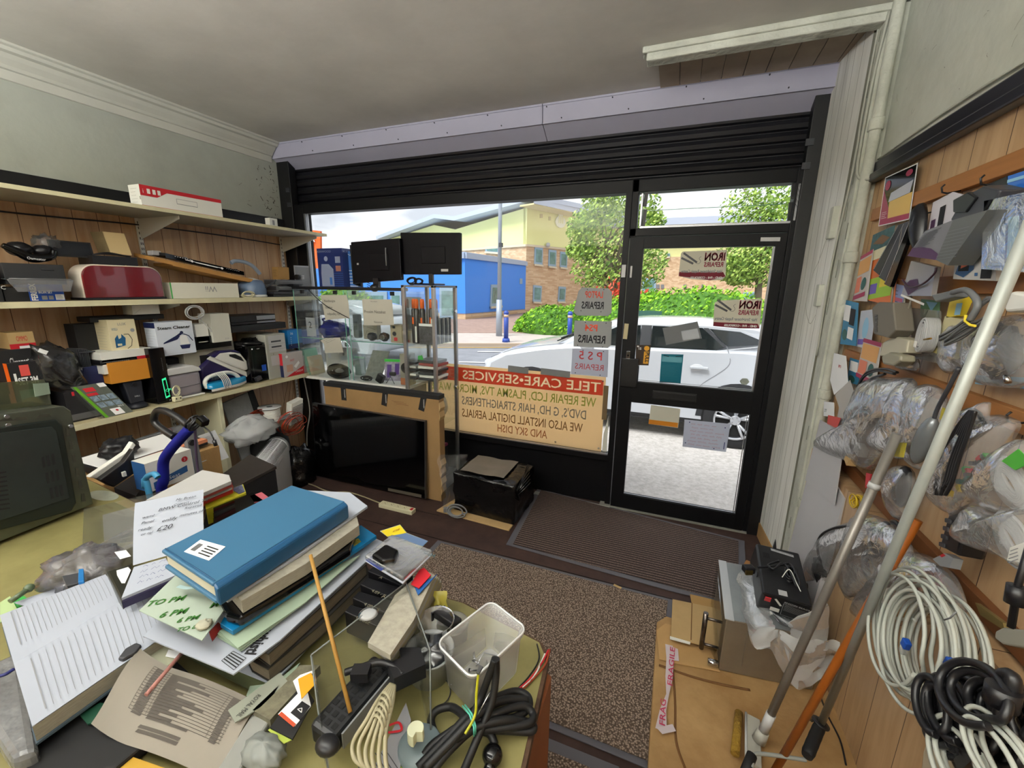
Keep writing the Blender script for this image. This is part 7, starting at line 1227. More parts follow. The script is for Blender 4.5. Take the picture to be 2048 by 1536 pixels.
b=MB();b.grid(lambda u,v:at(868+26*u,1182+36*v,Z=.93-.03*v)+V((n3((u*3,v*3,2),1,.008),0,.012*sin(u*6)*v)),8,8);one('yellow_plastic_scrap',b,mat('yellow film','#b3a94a',.4),'curled yellowish paper at the edge of the paper pile','paper')
for i in range(4):
 dx,dy=-i*17,i*27;q=[(735+dx*.9,1142+dy),(752+dx,1128+dy),(826+dx,1150+dy),(806+dx,1172+dy)];sl,qq=slab('black_video_case',['farthest','second','third','nearest'][i]+' of the black lettered cases lying right of the thick books','case',q,.945-.004*i,.055,mat('case black','#121216',.35),.002,'black lettered cases');b=MB();a=at(q[0][0]+22,q[0][1]+14,Z=.947-.004*i);txt(b,['A','4.09 - JL','4.09 - JE','CLOSE'][i],a,at(q[3][0],q[3][1],Z=.947)-at(q[0][0],q[0][1],Z=.947),at(q[1][0],q[1][1],Z=.947)-at(q[0][0],q[0][1],Z=.947),h=.009,lift=.0,nrm=(0,0,1));part('lettering',b,mat('dim gold','#77735f',.5),sl)
t=thing('perspex_holder','open clear perspex holder leaning in front of the paper pile','holder',tuple(at(700,1400,Z=.9)))
P4=lambda*q:[at(x,y,Z=z) for x,y,z in q]
for nm,q in(('back_wall',P4((622,1310,.99),(812,1165,.99),(848,1270,.90),(640,1420,.88))),('side_wall',P4((812,1165,.99),(860,1300,.97),(862,1490,.86),(822,1280,.87))),('front_wall',P4((622,1310,.99),(636,1420,.92),(660,1560,.88),(648,1520,.90)))):part(nm,MB().prism(q,(.002,.001,.001)),PERSPEX,t)
b=MB();b.tube(P4((622,1310,.992),(812,1165,.992)),.0016,5);b.tube(P4((812,1165,.99),(860,1300,.972),(862,1490,.862)),.0014,5);b.tube(P4((622,1310,.99),(636,1420,.92),(660,1560,.88)),.0014,5);part('polished_edge',b,mat('edge grey','#6f7472',.2),t)
part('suction_disc',MB().lathe(at(737,1227,Z=.992),[(0,.004),(.004,.004),(.012,.001),(.019,0),(.0,-.001)],24,(0,0,1)),film('sucker',opac=.5,gl=.6,bump=0),t)
one('wooden_skewer',MB().cyl(at(621,1110,Z=1.10),at(701,1425,Z=.93),.0035,.0035,n=8),mat('bamboo','#a57c38',.6),'long thin wooden stick standing up out of the perspex holder','stick')
t=thing('slotted_power_unit','long black power unit with slotted top lying in the perspex holder','power unit',tuple(at(720,1420,Z=.9)));a,c=at(664,1480,Z=.925),at(790,1330,Z=.935);d=c-a;n=V((-d.y,d.x,0)).normalized();part('housing',MB().obox(a-n*.0,d,n*.055,(0,0,-.04)),mat('unit black','#191b1e',.4),t,bevel=.008);b=MB()
for i in range(9):
 for j in range(3):b.obox(a+d*(.08+.1*i)+n*(.008+.015*j)+V((0,0,.0004)),d*.065,n*.009,(0,0,.0004))
part('slots',b,mat('slot black','#050506',.8),t);part('metal_side',MB().obox(a-n*.004+d*.1+V((0,0,-.002)),d*.85,n*-.003,(0,0,-.03)),GRY,t);part('end_clip',MB().ball(a-d*.06,(.02,.016,.012),8),BLK,t)
t=thing('cooling_fan','small square black fan with an orange and black wire beside the glass pot','fan',tuple(at(828,1320,Z=.93)));q=par([(798,1294),(840,1293),(852,1325),(806,1332)],.95);part('frame',MB().prism(q[::-1],(0,0,-.022)),BLK,t,bevel=.002);part('wire',MB().tube(spline([at(760,1270,Z=.955),at(772,1284,Z=.95),at(786,1290,Z=.95),at(800,1296,Z=.945)],5),.0018,6),ORG,t);part('connector',MB().box(at(758,1269,Z=.956),(.010,.008,.006),rz=.5),WHT,t)
b=MB();b.tube(spline(P4((690,1345,.95),(722,1335,.955),(760,1325,.955),(790,1335,.95),(806,1350,.95)),6),.006,8);b.box(at(722,1346,Z=.955),(.03,.022,.018),rz=.4);b.obox(at(790,1385,Z=.925),(.035,.045,0),(-.03,.02,0),(0,0,.03));one('black_plug_lead',b,BLK,'black lead with square plug across the slotted power unit','cable')
b=MB()
for k in range(6):s=(k-2.5)*.0055;b.tube(spline([at(785,1370,Z=.945)+V((s*.3,0,0)),at(770,1405,Z=.955)+V((s,0,0)),at(752,1450,Z=.95)+V((s*1.4,0,0)),at(738,1500,Z=.93)+V((s*2.2,0,.003*(k%2))),at(742,1535,Z=.92)+V((s*2.2,0,0)),at(752,1545,Z=.91)+V((s,0,0))],6),.0034,6)
for k in range(5):c=at(772-k*4,1405+k*12,Z=.955-k*.001);b.lathe(c,[(.014,-.002),(.0175,0),(.014,.002)],14,(.35,.9,-.2))
one('cream_cord_bundle',b,mat('cream flex','#9f987c',.55),'bundle of cream flex wound round its middle in front of the fan','cable')
sl,q=slab('bank_leaflet','grey leaflet with a red swirl logo under the cream cord bundle','leaflet',[(735,1560),(812,1405),(822,1440),(800,1536),(790,1560)],.87,.002,mat('leaflet grey','#8f8f94',.7));b=MB();c=at(790,1456,Z=.873);ribbon(b,spline([c+V((-.012,0,0)),c+V((0,.010,0)),c+V((.012,.002,0)),c+V((.002,-.006,0)),c+V((-.010,-.012,0))],5),.004,(0,0,1));part('red_swirl',b,RED,sl);b=MB();lines(b,at(770,1490,Z=.8725),(.7,-.3,0),(.3,.7,0),.05,.05,7,t=.0012,nrm=(0,0,1));part('print',b,DGR,sl)
slab('lime_note','lime green paper corner at the grey timer','sticky note',[(795,1520),(812,1500),(820,1536),(800,1550)],.866,.001,mat('lime note','#a8b84a',.7))
c=at(840,1495,Z=.87);t=thing('grey_valve','round grey blue part with a cream notched knob, at the bottom edge','valve',(c.x,c.y,.852));part('disc',MB().lathe((c.x,c.y,.853),[(0,0),(.034,0),(.036,.004),(.036,.022),(.033,.026),(0,.026)],28),mat('grey blue part','#6b7a80',.4),t);b=MB();kn=[(cos(a)*.0135,sin(a)*.0135) for a in[2*pi*i/20 for i in range(17)]]+[(.004,-.004)];k0=at(832,1478,Z=.90);b.prism([k0+V((x,y,0)) for x,y in kn],(0,0,.022));part('knob',b,mat('cream knob','#c9cdb0',.4),t,bevel=.001);part('lug',MB().box(at(852,1455,Z=.875),(.018,.012,.003),rz=.2),mat('grey blue part','#6b7a80',.4),t)
R4=par([(872,1288),(982,1203),(1055,1258),(945,1362)],.955);cen=sum(R4,V())/4
def rrect(c,ax,ay,hx,hy,r,z,n=5):
 out=[]
 for sx,sy,a0 in((1,1,0),(-1,1,pi/2),(-1,-1,pi),(1,-1,3*pi/2)):
  for i in range(n+1):a=a0+pi/2*i/n;out.append(V(c)+ax*(sx*(hx-r)+r*cos(a))+ay*(sy*(hy-r)+r*sin(a))+V((0,0,z)))
 return out
ay_=(R4[1]-R4[0]).normalized();ax_=(R4[3]-R4[0]);hx,hy=ax_.length/2,(R4[1]-R4[0]).length/2;ax_=ax_.normalized();cb=V((cen.x,cen.y,0))
t=thing('plastic_tub','clear rectangular plastic tub holding screws and small metal parts on the counter corner','tub',(cen.x,cen.y,.851));b=MB();rings=[b.add(rrect(cb,ax_,ay_,hx*k,hy*k,.018*k,z)) for k,z in((.80,.856),(.84,.862),(.93,.945),(1.0,.948),(1.0,.957),(.965,.957),(.92,.943),(.82,.866),(.78,.862))];n=24
for a,c in zip(rings,rings[1:]):
 for i in range(n):l=(i+1)%n;b.face([a+i,a+l,c+l,c+i],True)
b.face([rings[-1]+i for i in range(n)]);b.face([rings[0]+i for i in range(n)][::-1]);part('tub_body',b,TUB,t)
b=MB();b.tube(rrect(cb,ax_,ay_,hx,hy,.018,.957),.0022,6,closed=True);part('rim',b,film('tub rim',opac=.75,gl=.4,bump=0),t)
rr=random.Random(3)
for k in range(16):
 p=cb+ax_*rr.uniform(-.035,.03)+ay_*rr.uniform(-.06,.02)+V((0,0,.868+rr.uniform(0,.012)));d=V((rr.uniform(-1,1),rr.uniform(-1,1),rr.uniform(-.2,.3))).normalized();o=thing('screw','small loose metal screw among the parts in the clear tub','screw',tuple(p),'screws in the clear tub');part('shank',MB().cyl(p,p+d*.016,.0018,n=6),STEEL,o);part('head',MB().cyl(p,p-d*.003,.004,n=8),CHR,o)
one('wire_bracket',MB().tube([cb+ax_*-.02+ay_*.0+V((0,0,.87)),cb+ax_*-.03+ay_*.03+V((0,0,.872)),cb+ax_*.0+ay_*.045+V((0,0,.874))],.0014,6),STEEL,'bent wire bracket in the clear tub','bracket')
one('copper_fitting',MB().cyl(cb+ax_*.015+ay_*-.03+V((0,0,.872)),cb+ax_*.0+ay_*-.015+V((0,0,.874)),.005,n=10),COPPER,'copper fitting among the screws in the clear tub','fitting')
one('foil_shard',MB().prism([cb+ax_*.0+V((0,0,.87)),cb+ax_*.02+V((0,0,.872)),cb+ax_*.008+V((0,.005,.90))],(0,.002,0)),CHR,'small pointed metal shard standing in the clear tub','shard')
c=at(860,1330,Z=.87);t=thing('white_pot','white plastic pot with wide rim filled with clips, left of the clear tub','pot',(c.x,c.y,.851));part('pot',MB().lathe((c.x,c.y,.851),[(0,0),(.040,0),(.046,.055),(.050,.058),(.048,.060),(.042,.055),(.038,.01),(0,.008)],28),mat('pot white','#aaaeb0',.4),t);part('contents',crumple((c.x,c.y,.895),(.032,.03,.015),amp=.3,freq=5,seed=6),STEEL,t)
c=at(872,1272,Z=.89);t=thing('glass_tumbler','clear tumbler lying behind the white pot','tumbler',(c.x,c.y,.88));b=MB();b.lathe(c+V((0,0,-.035)),[(.0,0),(.030,0),(.038,.075),(.040,.077),(.037,.076),(.028,.004),(0,.004)],26);part('glass',b,film('tumbler glass',opac=.14,gl=.6,bump=0,rough=.03),t)
c=at(905,1238,Z=.90);t=thing('round_tin','round grey lidded pot with black plug beside the paper pile','pot',(c.x,c.y,.851));part('pot',MB().lathe((c.x,c.y,.851),[(0,0),(.032,0),(.034,.035),(.036,.038),(.033,.04),(.029,.036),(0,.034)],26),mat('tin grey','#77756a',.4),t)
t=thing('black_adaptor_plug','black adaptor lying on the round pot','plug',tuple(at(885,1248,Z=.91)));a=at(866,1236,Z=.905);part('body',MB().obox(a,at(905,1262,Z=.905)-a,V((.012,.022,0)),(0,0,.018)),BLK,t,bevel=.003);part('flag',MB().obox(at(862,1240,Z=.90),(.018,.03,0),(.004,-.003,0),(0,0,.02)),BLK,t)
for nm,m,pts,lab in(('black',BLK,[(1035,1378),(1060,1350),(1078,1318),(1074,1288)],'thin black wire end on the counter corner'),('red',RED,[(1035,1380),(1060,1358),(1082,1328),(1097,1300)],'red wire curving over the counter corner'),('white',WHT,[(1045,1376),(1066,1356),(1082,1326),(1090,1308)],'thin white wire beside the red one'),('rust',mat('rust wire','#8c3a1c',.5),[(1040,1382),(1062,1362),(1090,1330),(1100,1298)],'rust coloured wire at the counter corner')):one('loose_wire',MB().tube(spline([at(x,y,Z=.856) for x,y in pts],6),.0022 if nm!='black' else .0016,6),m,lab,'wire','loose wires on the counter corner')
b=MB();b.tube(spline([at(x,y,Z=.854) for x,y in((860,1362),(885,1355),(900,1375),(895,1400),(862,1424))],6),.0012,5);one('grey_wire_loop',b,DGR,'thin dark wire loop on the counter in front of the white pot','wire')
t=thing('black_power_cable','thick black power cable folded in a bundle with bare wires, bottom centre','cable',tuple(at(960,1450,Z=.86)));b=MB();K=lambda*q:spline([at(x,y,Z=z) for x,y,z in q],7)
for q in([(835,1536,.875),(900,1470,.89),(950,1420,.90),(1020,1385,.88),(1052,1390,.875),(1058,1412,.875),(1030,1435,.88),(960,1450,.89),(900,1500,.885),(860,1550,.87)],[(870,1470,.87),(862,1440,.87),(875,1420,.875),(905,1415,.88),(930,1440,.895),(900,1465,.89),(865,1490,.88),(840,1520,.87)],[(900,1470,.885),(960,1440,.90),(1040,1412,.89),(1064,1425,.88),(1060,1445,.88),(1010,1455,.885),(950,1460,.89)],[(890,1500,.88),(940,1460,.90),(1010,1440,.895),(1062,1448,.87),(1062,1462,.865),(1010,1460,.87),(960,1458,.88)],[(940,1440,.91),(960,1400,.92),(975,1360,.955),(990,1318,.995)],[(850,1536,.88),(905,1480,.9),(960,1425,.915),(1010,1400,.90),(1055,1400,.885)],[(960,1460,.88),(980,1468,.875),(990,1490,.87)],[(920,1560,.87),(945,1500,.88),(970,1440,.905),(985,1400,.93),(992,1350,.965),(992,1318,.995)]):b.tube(K(*q),.0068,8)
part('black_flex',b,mat('flex black','#101012',.55),t);part('earth_wire',MB().tube(K((930,1468,.91),(950,1430,.925),(953,1385,.955),(957,1345,.985)),.0024,6),mat('earth green yellow','#a8a81c',.5),t,label='yellow and green earth wire');part('crimp_terminal',MB().box(at(959,1340,Z=.99),(.006,.014,.004)),STEEL,t)
part('rubber_band',MB().tube([at(x,y,Z=z) for x,y,z in((925,1412,.91),(940,1430,.92),(948,1455,.915),(948,1472,.90))],.0016,6).tube([at(x,y,Z=z) for x,y,z in((930,1410,.91),(944,1428,.92),(951,1452,.915),(951,1468,.90))],.0016,6),mat('teal band','#5ab8a4',.5),t);part('bare_end',MB().cyl(at(955,1430,Z=.92),at(985,1375,Z=.945),.0012,n=6),CHR,t)
part('plug_end',MB().ball(at(985,1510,Z=.868),(.017,.017,.015),10).tube([at(985,1520,Z=.865),at(975,1550,Z=.86)],.010,8),BLKG,t)
# ================================================================ right wall: hanging stock
XW=XR-.024
def puff(out,X,th,seed=0,sm=3,wob=.25,back=True,b=None):
 P=[at(x,y,X=X) for x,y in out];P=spline(P,sm,True) if sm>1 else P;C=sum(P,V())/len(P);b=b or MB();K=[1,.96,.86,.7,.5,.28];n=len(P)
 rs=[b.add([C+(p-C)*k+V((-th*math.sqrt(max(0,1-k*k))*(1+wob*.6*noise.noise(p*15+V((k*5,seed,0))))+.002*noise.noise(p*50+V((0,seed,k*9))),0,0)) for p in P]) for k in K];c=b.add([C+V((-th,0,0))])
 for a,d in zip(rs,rs[1:]):
  for i in range(n):l=(i+1)%n;b.face([a+i,a+l,d+l,d+i],True)
 for i in range(n):b.face([rs[-1]+i,rs[-1]+(i+1)%n,c],True)
 if back:b.face([rs[0]+i for i in range(n)][::-1])
 return b
def flat(name,label,cat,pts,X,m,th=.002,items=(),mats=(),bevel=0,group=None):
 """flat thing hanging on the right wall; items use u left->right, v up over the box of pts TL,TR,BR,BL"""
 q=[at(x,y,X=X) for x,y in pts];b=MB();b.prism(q[::-1],(th,0,0)) if True else None
 if items:
  TL,TR,BL=q[0],q[1],q[-1]
  for k,it in enumerate(items):
   b.m=it[1];f=lambda u,v:BL+(TR-TL)*u+(TL-BL)*v+V((-.0008-.0003*k,0,0))
   if it[0]=='r':b.poly([f(it[2],it[3]),f(it[4],it[3]),f(it[4],it[5]),f(it[2],it[5])])
   elif it[0]=='p':b.poly([f(*p) for p in it[2]])
   elif it[0]=='t':txt(b,it[2],f(it[3],it[4]),TR-TL,TL-BL,h=it[5],bold=.02,lift=0,nrm=(-1,0,0))
   elif it[0]=='l':lines(b,f(it[2],it[3]),TR-TL,TL-BL,it[4],it[5],it[6],t=.0016,lift=0,ragged=.4,nrm=(-1,0,0),seed=k)
   elif it[0]=='c':b.poly([f(it[2]+it[4]*cos(a),it[3]+it[5]*sin(a)) for a in[2*pi*i/16 for i in range(16)]])
  b.m=0
 return one(name,b,[m]+list(mats),label,cat,group,bevel=bevel)
def hook(y,z,lab):b=MB();b.tube([V((XR-.02,y,z)),V((XR-.05,y,z-.005)),V((XR-.062,y,z-.002)),V((XR-.066,y,z+.012)),V((XR-.06,y,z+.02))],.0025,6);return one('cup_hook',b,BLK,lab,'hook','black hooks on the battens')
for p,lab in(((1895,383),'black hook on the top batten above the white oval pack'),((1975,366),'black hook at the right on the top batten'),((1842,425),'black hook on the top batten nearest the window'),((2030,842),'black hook over the bag of small parts on the third batten')):q=at(*p,X=XR-.05);hook(q.y,q.z,lab)
MAG=mat('magenta print','#a01c4a',.4);LBL=mat('light blue print','#8fc0dc',.5);SKN=mat('warm print','#d8a05c',.5);VIO=mat('violet print','#6a5ab0',.5);LIM=mat('lime print','#9fc83a',.5);DTE=mat('dark teal print','#1c5a52',.5)
flat('glossy_poster','black, magenta and yellow glossy poster high on the panelling by the corner','poster',[(1771,355),(1837,325),(1808,434),(1757,453)],XW,BLKG,.001,[('r',4,0,0,1,1),('r',0,.03,.02,.97,.98),('p',1,[(.03,.02),(.97,.02),(.97,.2),(.3,.3),(.03,.75)]),('p',2,[(.3,.12),(.97,.12),(.97,.5),(.28,.45)]),('p',3,[(.25,.45),(.9,.5),(.95,.72),(.3,.62)]),('c',1,.8,.88,.1,.06),('c',1,.16,.8,.09,.1),('l',4,.08,.28,.05,.03,4)],[MAG,mat('poster yellow','#dcb45a',.4),mat('poster silver','#b9bcc8',.4),WINK])
flyers=[('scenic flyer with brown shapes under the glossy poster',[(1746,470),(1790,450),(1782,500),(1738,510)],.004,mat('scene print','#3f6a6c',.5,noise=.5,nscale=40),[('p',1,[(.1,.5),(.5,.8),(.9,.5),(.6,.3)])],[mat('scene brown','#7a5a3a',.6)]),('orange and green price sheet left of the dark blister strips',[(1748,502),(1800,480),(1788,612),(1732,600)],.006,mat('orange sheet','#d8743a',.5),[('r',1,0,.0,1,.42),('r',2,.1,.1,.4,.3),('r',3,.5,.2,.9,.4),('r',4,0,.8,.6,1),('r',1,.5,.45,.95,.7)],[LIM,VIO,YEL,CREAM]),('red and white flyer with a group photo curling off the corner',[(1722,513),(1747,498),(1734,603),(1706,601)],.012,mat('flyer white','#c2bdb8',.5),[('r',1,0,.92,1,1),('r',2,.02,.55,.98,.88),('r',3,.05,.15,.45,.5),('c',4,.72,.3,.2,.14),('r',1,0,0,1,.1)],[MAG,SKN,mat('coral lines','#d87a5a',.5),DTE]),('blue flyer with a footballer, lower left on the corner pipe',[(1692,600),(1717,606),(1712,692),(1680,688)],.014,mat('flyer blue','#2f7fa8',.5),[('r',1,.0,.55,.5,.9),('r',2,.5,.5,.9,.85),('c',3,.3,.25,.22,.12),('r',1,.5,.2,.95,.45)],[WINK,INK,DTE]),('white and blue price flyer beneath the grey adaptor cube',[(1722,622),(1752,618),(1740,700),(1712,692)],.006,mat('flyer pale','#b9bfcc',.5),[('c',1,.5,.5,.2,.3),('r',2,.1,.05,.9,.2)],[LBL,VIO]),('family photo flyer with orange lines below the white plug',[(1728,676),(1764,686),(1752,764),(1712,752)],.010,mat('flyer white','#c2bdb8',.5),[('r',1,0,.9,1,1),('r',2,.05,.5,.95,.88),('r',3,.05,.12,.5,.46),('c',4,.75,.3,.16,.16),('r',1,0,0,1,.1)],[MAG,SKN,mat('coral lines','#d87a5a',.5),DTE]),('torn blue flyer low on the corner',[(1700,715),(1722,722),(1716,770),(1694,764)],.006,mat('flyer blue','#2f7fa8',.5),[('r',1,.1,.5,.8,.9),('c',2,.4,.2,.3,.14)],[WINK,DTE]),('light blue strip flyer under the black wire loop',[(1718,770),(1748,750),(1742,830),(1690,822)],.006,LBL,[('r',1,.1,.1,.9,.25),('r',2,0,.0,1,.1),('r',1,.2,.5,.7,.8)],[WINK,NAVY]),('small lilac price ticket with pink letters right of the blister strips',[(1792,568),(1812,572),(1806,620),(1785,614)],.004,mat('lilac ticket','#8f9cc8',.5),[('l',1,.1,.8,.03,.05,4),('r',2,.1,.3,.9,.45)],[INK,mat('pink letters','#c05a7a',.5)]),('green and white card between the plug and the oval cable coil',[(1842,598),(1880,602),(1878,640),(1840,634)],.003,mat('card green','#6f9a72',.5),[('p',1,[(.3,.9),(.9,.9),(.6,.4)])],[LBL])]
for lab,pts,off,m,it,ms in flyers:flat('flyer',lab,'flyer',pts,XW-off,m,.001,it,ms)
flat('torn_paper','torn white paper with red and blue marker near the corner pipe','paper',[(1668,706),(1692,712),(1696,765),(1668,790),(1660,760)],.72,PAPER,.001,[('t',1,'RP 5',.55,.55,.012)],[RED]);flat('torn_paper','small white torn paper with green digits by the corner pipe','paper',[(1648,803),(1668,805),(1668,834),(1647,832)],.705,PAPER,.001,[('t',1,'377',.1,.3,.014)],[DTE]);flat('torn_paper','torn coral paper scrap below the green digits','paper',[(1656,830),(1682,836),(1672,860),(1654,848)],.70,mat('coral paper','#c8504a',.6),.001)
flat('torn_paper','torn white wallpaper hanging under the blue flyer','paper',[(1670,790),(1700,760),(1722,830),(1700,875),(1672,850),(1678,815)],.71,mat('dull white paper','#b0aeaa',.7),.001)
for k in range(3):x=1818-k*11;flat('blister_strip',['nearest','middle','farthest'][k]+' of three long dark blister strips on the top batten','pack',[(x,442+k*4),(x+12,438+k*4),(x-38,574-k*12),(x-50,568-k*14)],XW-.05+.012*k,[BLKG,DGR,BLK][k],.012,[('r',1,.12,.02,.2,.98)],[LGR],group='long dark blister strips')
b=puff([(1838,412),(1852,408),(1856,440),(1846,500),(1834,500),(1830,460)],.73,.03,2);one('black_handset',b,BLK,'black moulded handset behind the blister strips','handset')
flat('oval_white_pack','white and purple arched pack on the top hook, behind the grey tapered box','pack',[(1866,405),(1905,384),(1935,392),(1900,480),(1850,500)],.735,mat('pack white','#c9c6cf',.4),.004,[('r',1,.1,.0,.35,.6),('r',2,.5,.1,.8,.8)],[mat('pack plum','#4a2a4c',.4),BLKM])
b=MB();q=[at(x,y,X=.66) for x,y in((1816,520),(1850,458),(1905,425),(1942,438),(1880,535),(1835,515))]
b=MB();q=[at(x,y,X=.64) for x,y in((1850,462),(1906,440),(1872,520),(1815,512))];q2=[at(x,y,X=.64) for x,y in((1906,440),(1975,420),(1895,531),(1872,520))]
t=thing('tapered_box','large grey tapered carton with a purple curved end hanging from the top batten','box',tuple(q[0]));g1=mat('box grey','#77777c',.4);g2=mat('box olive grey','#5f615f',.4)
part('face',MB().prism(q[::-1],(.03,0,0)),g1,t);part('flank',MB().prism(q2[::-1],(.05,0,0)),g2,t);b=MB();f=lambda u,v:mixp(mixp(q[3],q[2],u),mixp(q[0],q[1],u),v)+V((-.001,0,0));b.poly([f(u,v) for u,v in((0,0),(1,0),(1,.16),(.7,.30),(.35,.36),(0,.34))]);part('purple_end',b,mat('box purple','#4a2450',.3),t)
b=MB();lines(b,f(.1,.88),q[1]-q[0],q[0]-q[3],.09,.06,9,t=.0012,nrm=(-1,0,0),lift=.001,ragged=.3);part('print',b,DGR,t);b=MB();lines(b,mixp(q2[0],q2[3],.25)+V((-.001,0,0)),q2[1]-q2[0],q2[0]-q2[3],.09,.08,9,t=.0012,nrm=(-1,0,0),lift=.001);part('flank_print',b,GRY,t)
part('upper_sleeve',MB().prism([at(x,y,X=.66) for x,y in((1900,440),(1925,395),(1965,372),(2000,380),(1975,425),(1940,470))][::-1],(.05,0,0)),DGR,t,bevel=.004);part('black_block',MB().prism([at(x,y,X=.655) for x,y in((1905,400),(1935,384),(1952,395),(1930,425),(1905,425))][::-1],(.04,0,0)),BLK,t,bevel=.003)
flat('silver_clip_pack','silver and plum pack with a curved strap below the grey tapered carton','pack',[(1822,522),(1872,534),(1862,592),(1802,592)],.69,mat('pack silver','#a8a6a8',.25,.4),.012,[('p',1,[(0,.3),(.3,.1),(.6,.35),(.5,.6),(.2,.5)]),('r',2,0,0,1,.06)],[mat('pack plum','#4a2a4c',.4),WHT]);b=MB();b.tube(spline([at(x,y,X=.68) for x,y in((1805,560),(1820,574),(1845,568),(1868,548),(1872,535))],6),.003,6);one('curved_strap',b,mat('strap plum','#3a2030',.4),'dark curved strap on the silver pack','strap')
flat('phone_picture_box','white box with a blue diamond and fiery screen picture under the blue pack','box',[(1912,508),(1990,500),(1992,562),(1906,558)],.70,mat('box white','#b9b9b6',.5),.03,[('p',1,[(.05,.2),(.3,.05),(.55,.35),(.55,.95),(.2,.9)]),('r',2,.13,.3,.42,.85),('p',3,[(.2,.4),(.38,.5),(.35,.75),(.22,.7)]),('r',4,.75,0,1,.35),('r',1,.6,.1,.68,.22)],[mat('diamond blue','#2a5c90',.5),BLKM,ORG,BLKM])
flat('blue_blister_pack','bright blue blister pack with a grey gadget at the right edge','pack',[(1968,402),(2070,380),(2060,545),(1962,538)],.68,mat('pack blue','#2a6cc8',.3),.006,[('r',1,.12,.05,.5,.62),('c',2,.22,.8,.12,.14),('r',3,.55,.1,.75,.7)],[mat('pale gadget','#8fa4c0',.35),DGR,LBL]);b=MB();q=[at(x,y,X=.66) for x,y in((1968,402),(2070,380),(2060,545),(1962,538))];one('clear_shell',b.prism(q[::-1],(.02,0,0)),BAG,'clear plastic shell over the bright blue blister pack','shell');flat('blue_striped_pack','blue and white pack at the upper right edge above the bright blue pack','pack',[(2016,352),(2070,335),(2066,382),(2014,384)],.715,mat('pack blue','#2a6cc8',.3),.01,[('r',1,0,.55,1,.75)],[LBL]);flat('dark_red_pack','dark pack with a red print behind the grey tapered carton','pack',[(1970,372),(2014,352),(2012,400),(1968,420)],.73,BLK,.01,[('c',1,.4,.5,.25,.3)],[RED])
b=MB();q=at(1766,640,X=.72);b.prism([at(x,y,X=.66) for x,y in((1743,616),(1757,604),(1785,605),(1791,660),(1776,676),(1747,668))][::-1],(.05,0,0));t=one('mains_adaptor',b,mat('adaptor taupe','#6d675c',.5),'taupe cube mains adaptor hanging left of the white plug','adaptor',bevel=.004);b=MB();[b.box(at(1752,630+k*3,X=.658),(.002,.02,.0015)) for k in range(12)];part('ridges',b,DGR,t);b=MB();b.tube(spline([at(x,y,X=.72) for x,y in((1783,606),(1788,560),(1798,500),(1806,455))],6),.003,6);b.tube(spline([at(x,y,X=.70) for x,y in((1790,660),(1802,640),(1812,590),(1822,600),(1800,655),(1786,662),(1802,672),(1816,652),(1806,680),(1795,700))],6),.0035,6);one('adaptor_cord',b,mat('cord taupe','#827c70',.5),'taupe cord looping from the cube adaptor to the white plug','cord')
t=thing('white_plug','cream three pin plug with transformer block hanging beside the oval cable coil','plug',tuple(at(1790,710,X=.68)));part('transformer',MB().prism([at(x,y,X=.68) for x,y in((1766,684),(1790,672),(1816,680),(1812,706),(1776,712),(1758,712))][::-1],(.04,0,0)),mat('cream block','#b0ab97',.4),t,bevel=.004);part('plug_cap',MB().prism([at(x,y,X=.66) for x,y in((1762,712),(1778,704),(1800,710),(1800,722),(1786,732),(1764,728))][::-1],(.04,0,0)),mat('olive cream','#8f8b78',.4),t,bevel=.006)
t=thing('oval_cable_coil','flat oval coil of pale grey telephone cable on a card, right of the taupe adaptor','cable',tuple(at(1845,670,X=.7)));b=MB();c=at(1843,670,X=.68)
for k in range(9):b.tube([c+V((.0035*k,(.024+.0*k)*cos(a),.048*sin(a))) for a in[2*pi*i/24 for i in range(24)]],.0033,6,closed=True)
for k in range(3):b.tube([c+V((-.001,(.018-.006*k)*cos(a),(.040-.008*k)*sin(a))) for a in[2*pi*i/24 for i in range(24)]],.003,6,closed=True)
part('cable_turns',b,mat('pale flex','#a9aaab',.4),t);part('backing_card',MB().prism([at(x,y,X=.725) for x,y in((1820,615),(1882,622),(1880,728),(1824,715))][::-1],(.002,0,0)),film('clear backing',opac=.4,body='#9a9a94'),t);part('cable_label',MB().box(c+V((-.006,.008,-.028)),(.002,.012,.018)),WHT,t)
for i,(pts,m,lab) in enumerate((([(1902,590),(1932,586),(1912,632),(1892,636)],YEL,'yellow card behind the grey scart cable'),([(1890,632),(1930,640),(1912,706),(1872,684)],mat('pale yellow box','#c9c29a',.5),'pale yellow box crossed by the grey jack plugs'),([(1868,692),(1912,706),(1906,718),(1864,704)],mat('yellow blue box','#c0b878',.5),'flat yellow and blue carton below the pale yellow box'))):flat('small_carton',lab,'box',pts,.715,m,.02,[('r',1,.55,.1,.95,.6)],[[LBL,WHT,NAVY][i]])
t=thing('scart_cable','thick grey audio cable bundle with gold jack tips crossing the second batten','cable',tuple(at(1930,630,X=.67)));gc=mat('cable mid grey','#6a6c6e',.45);b=MB()
for k in range(5):b.tube(spline([at(x,y+k*2.2,X=.66+.004*(k%3)) for x,y in((1880,672),(1910,655),(1945,628),(1975,602-k*4),(2000,596+k*3),(1992,618),(1960,640),(1925,655+k*3),(1890,682))],6),.0032,7)
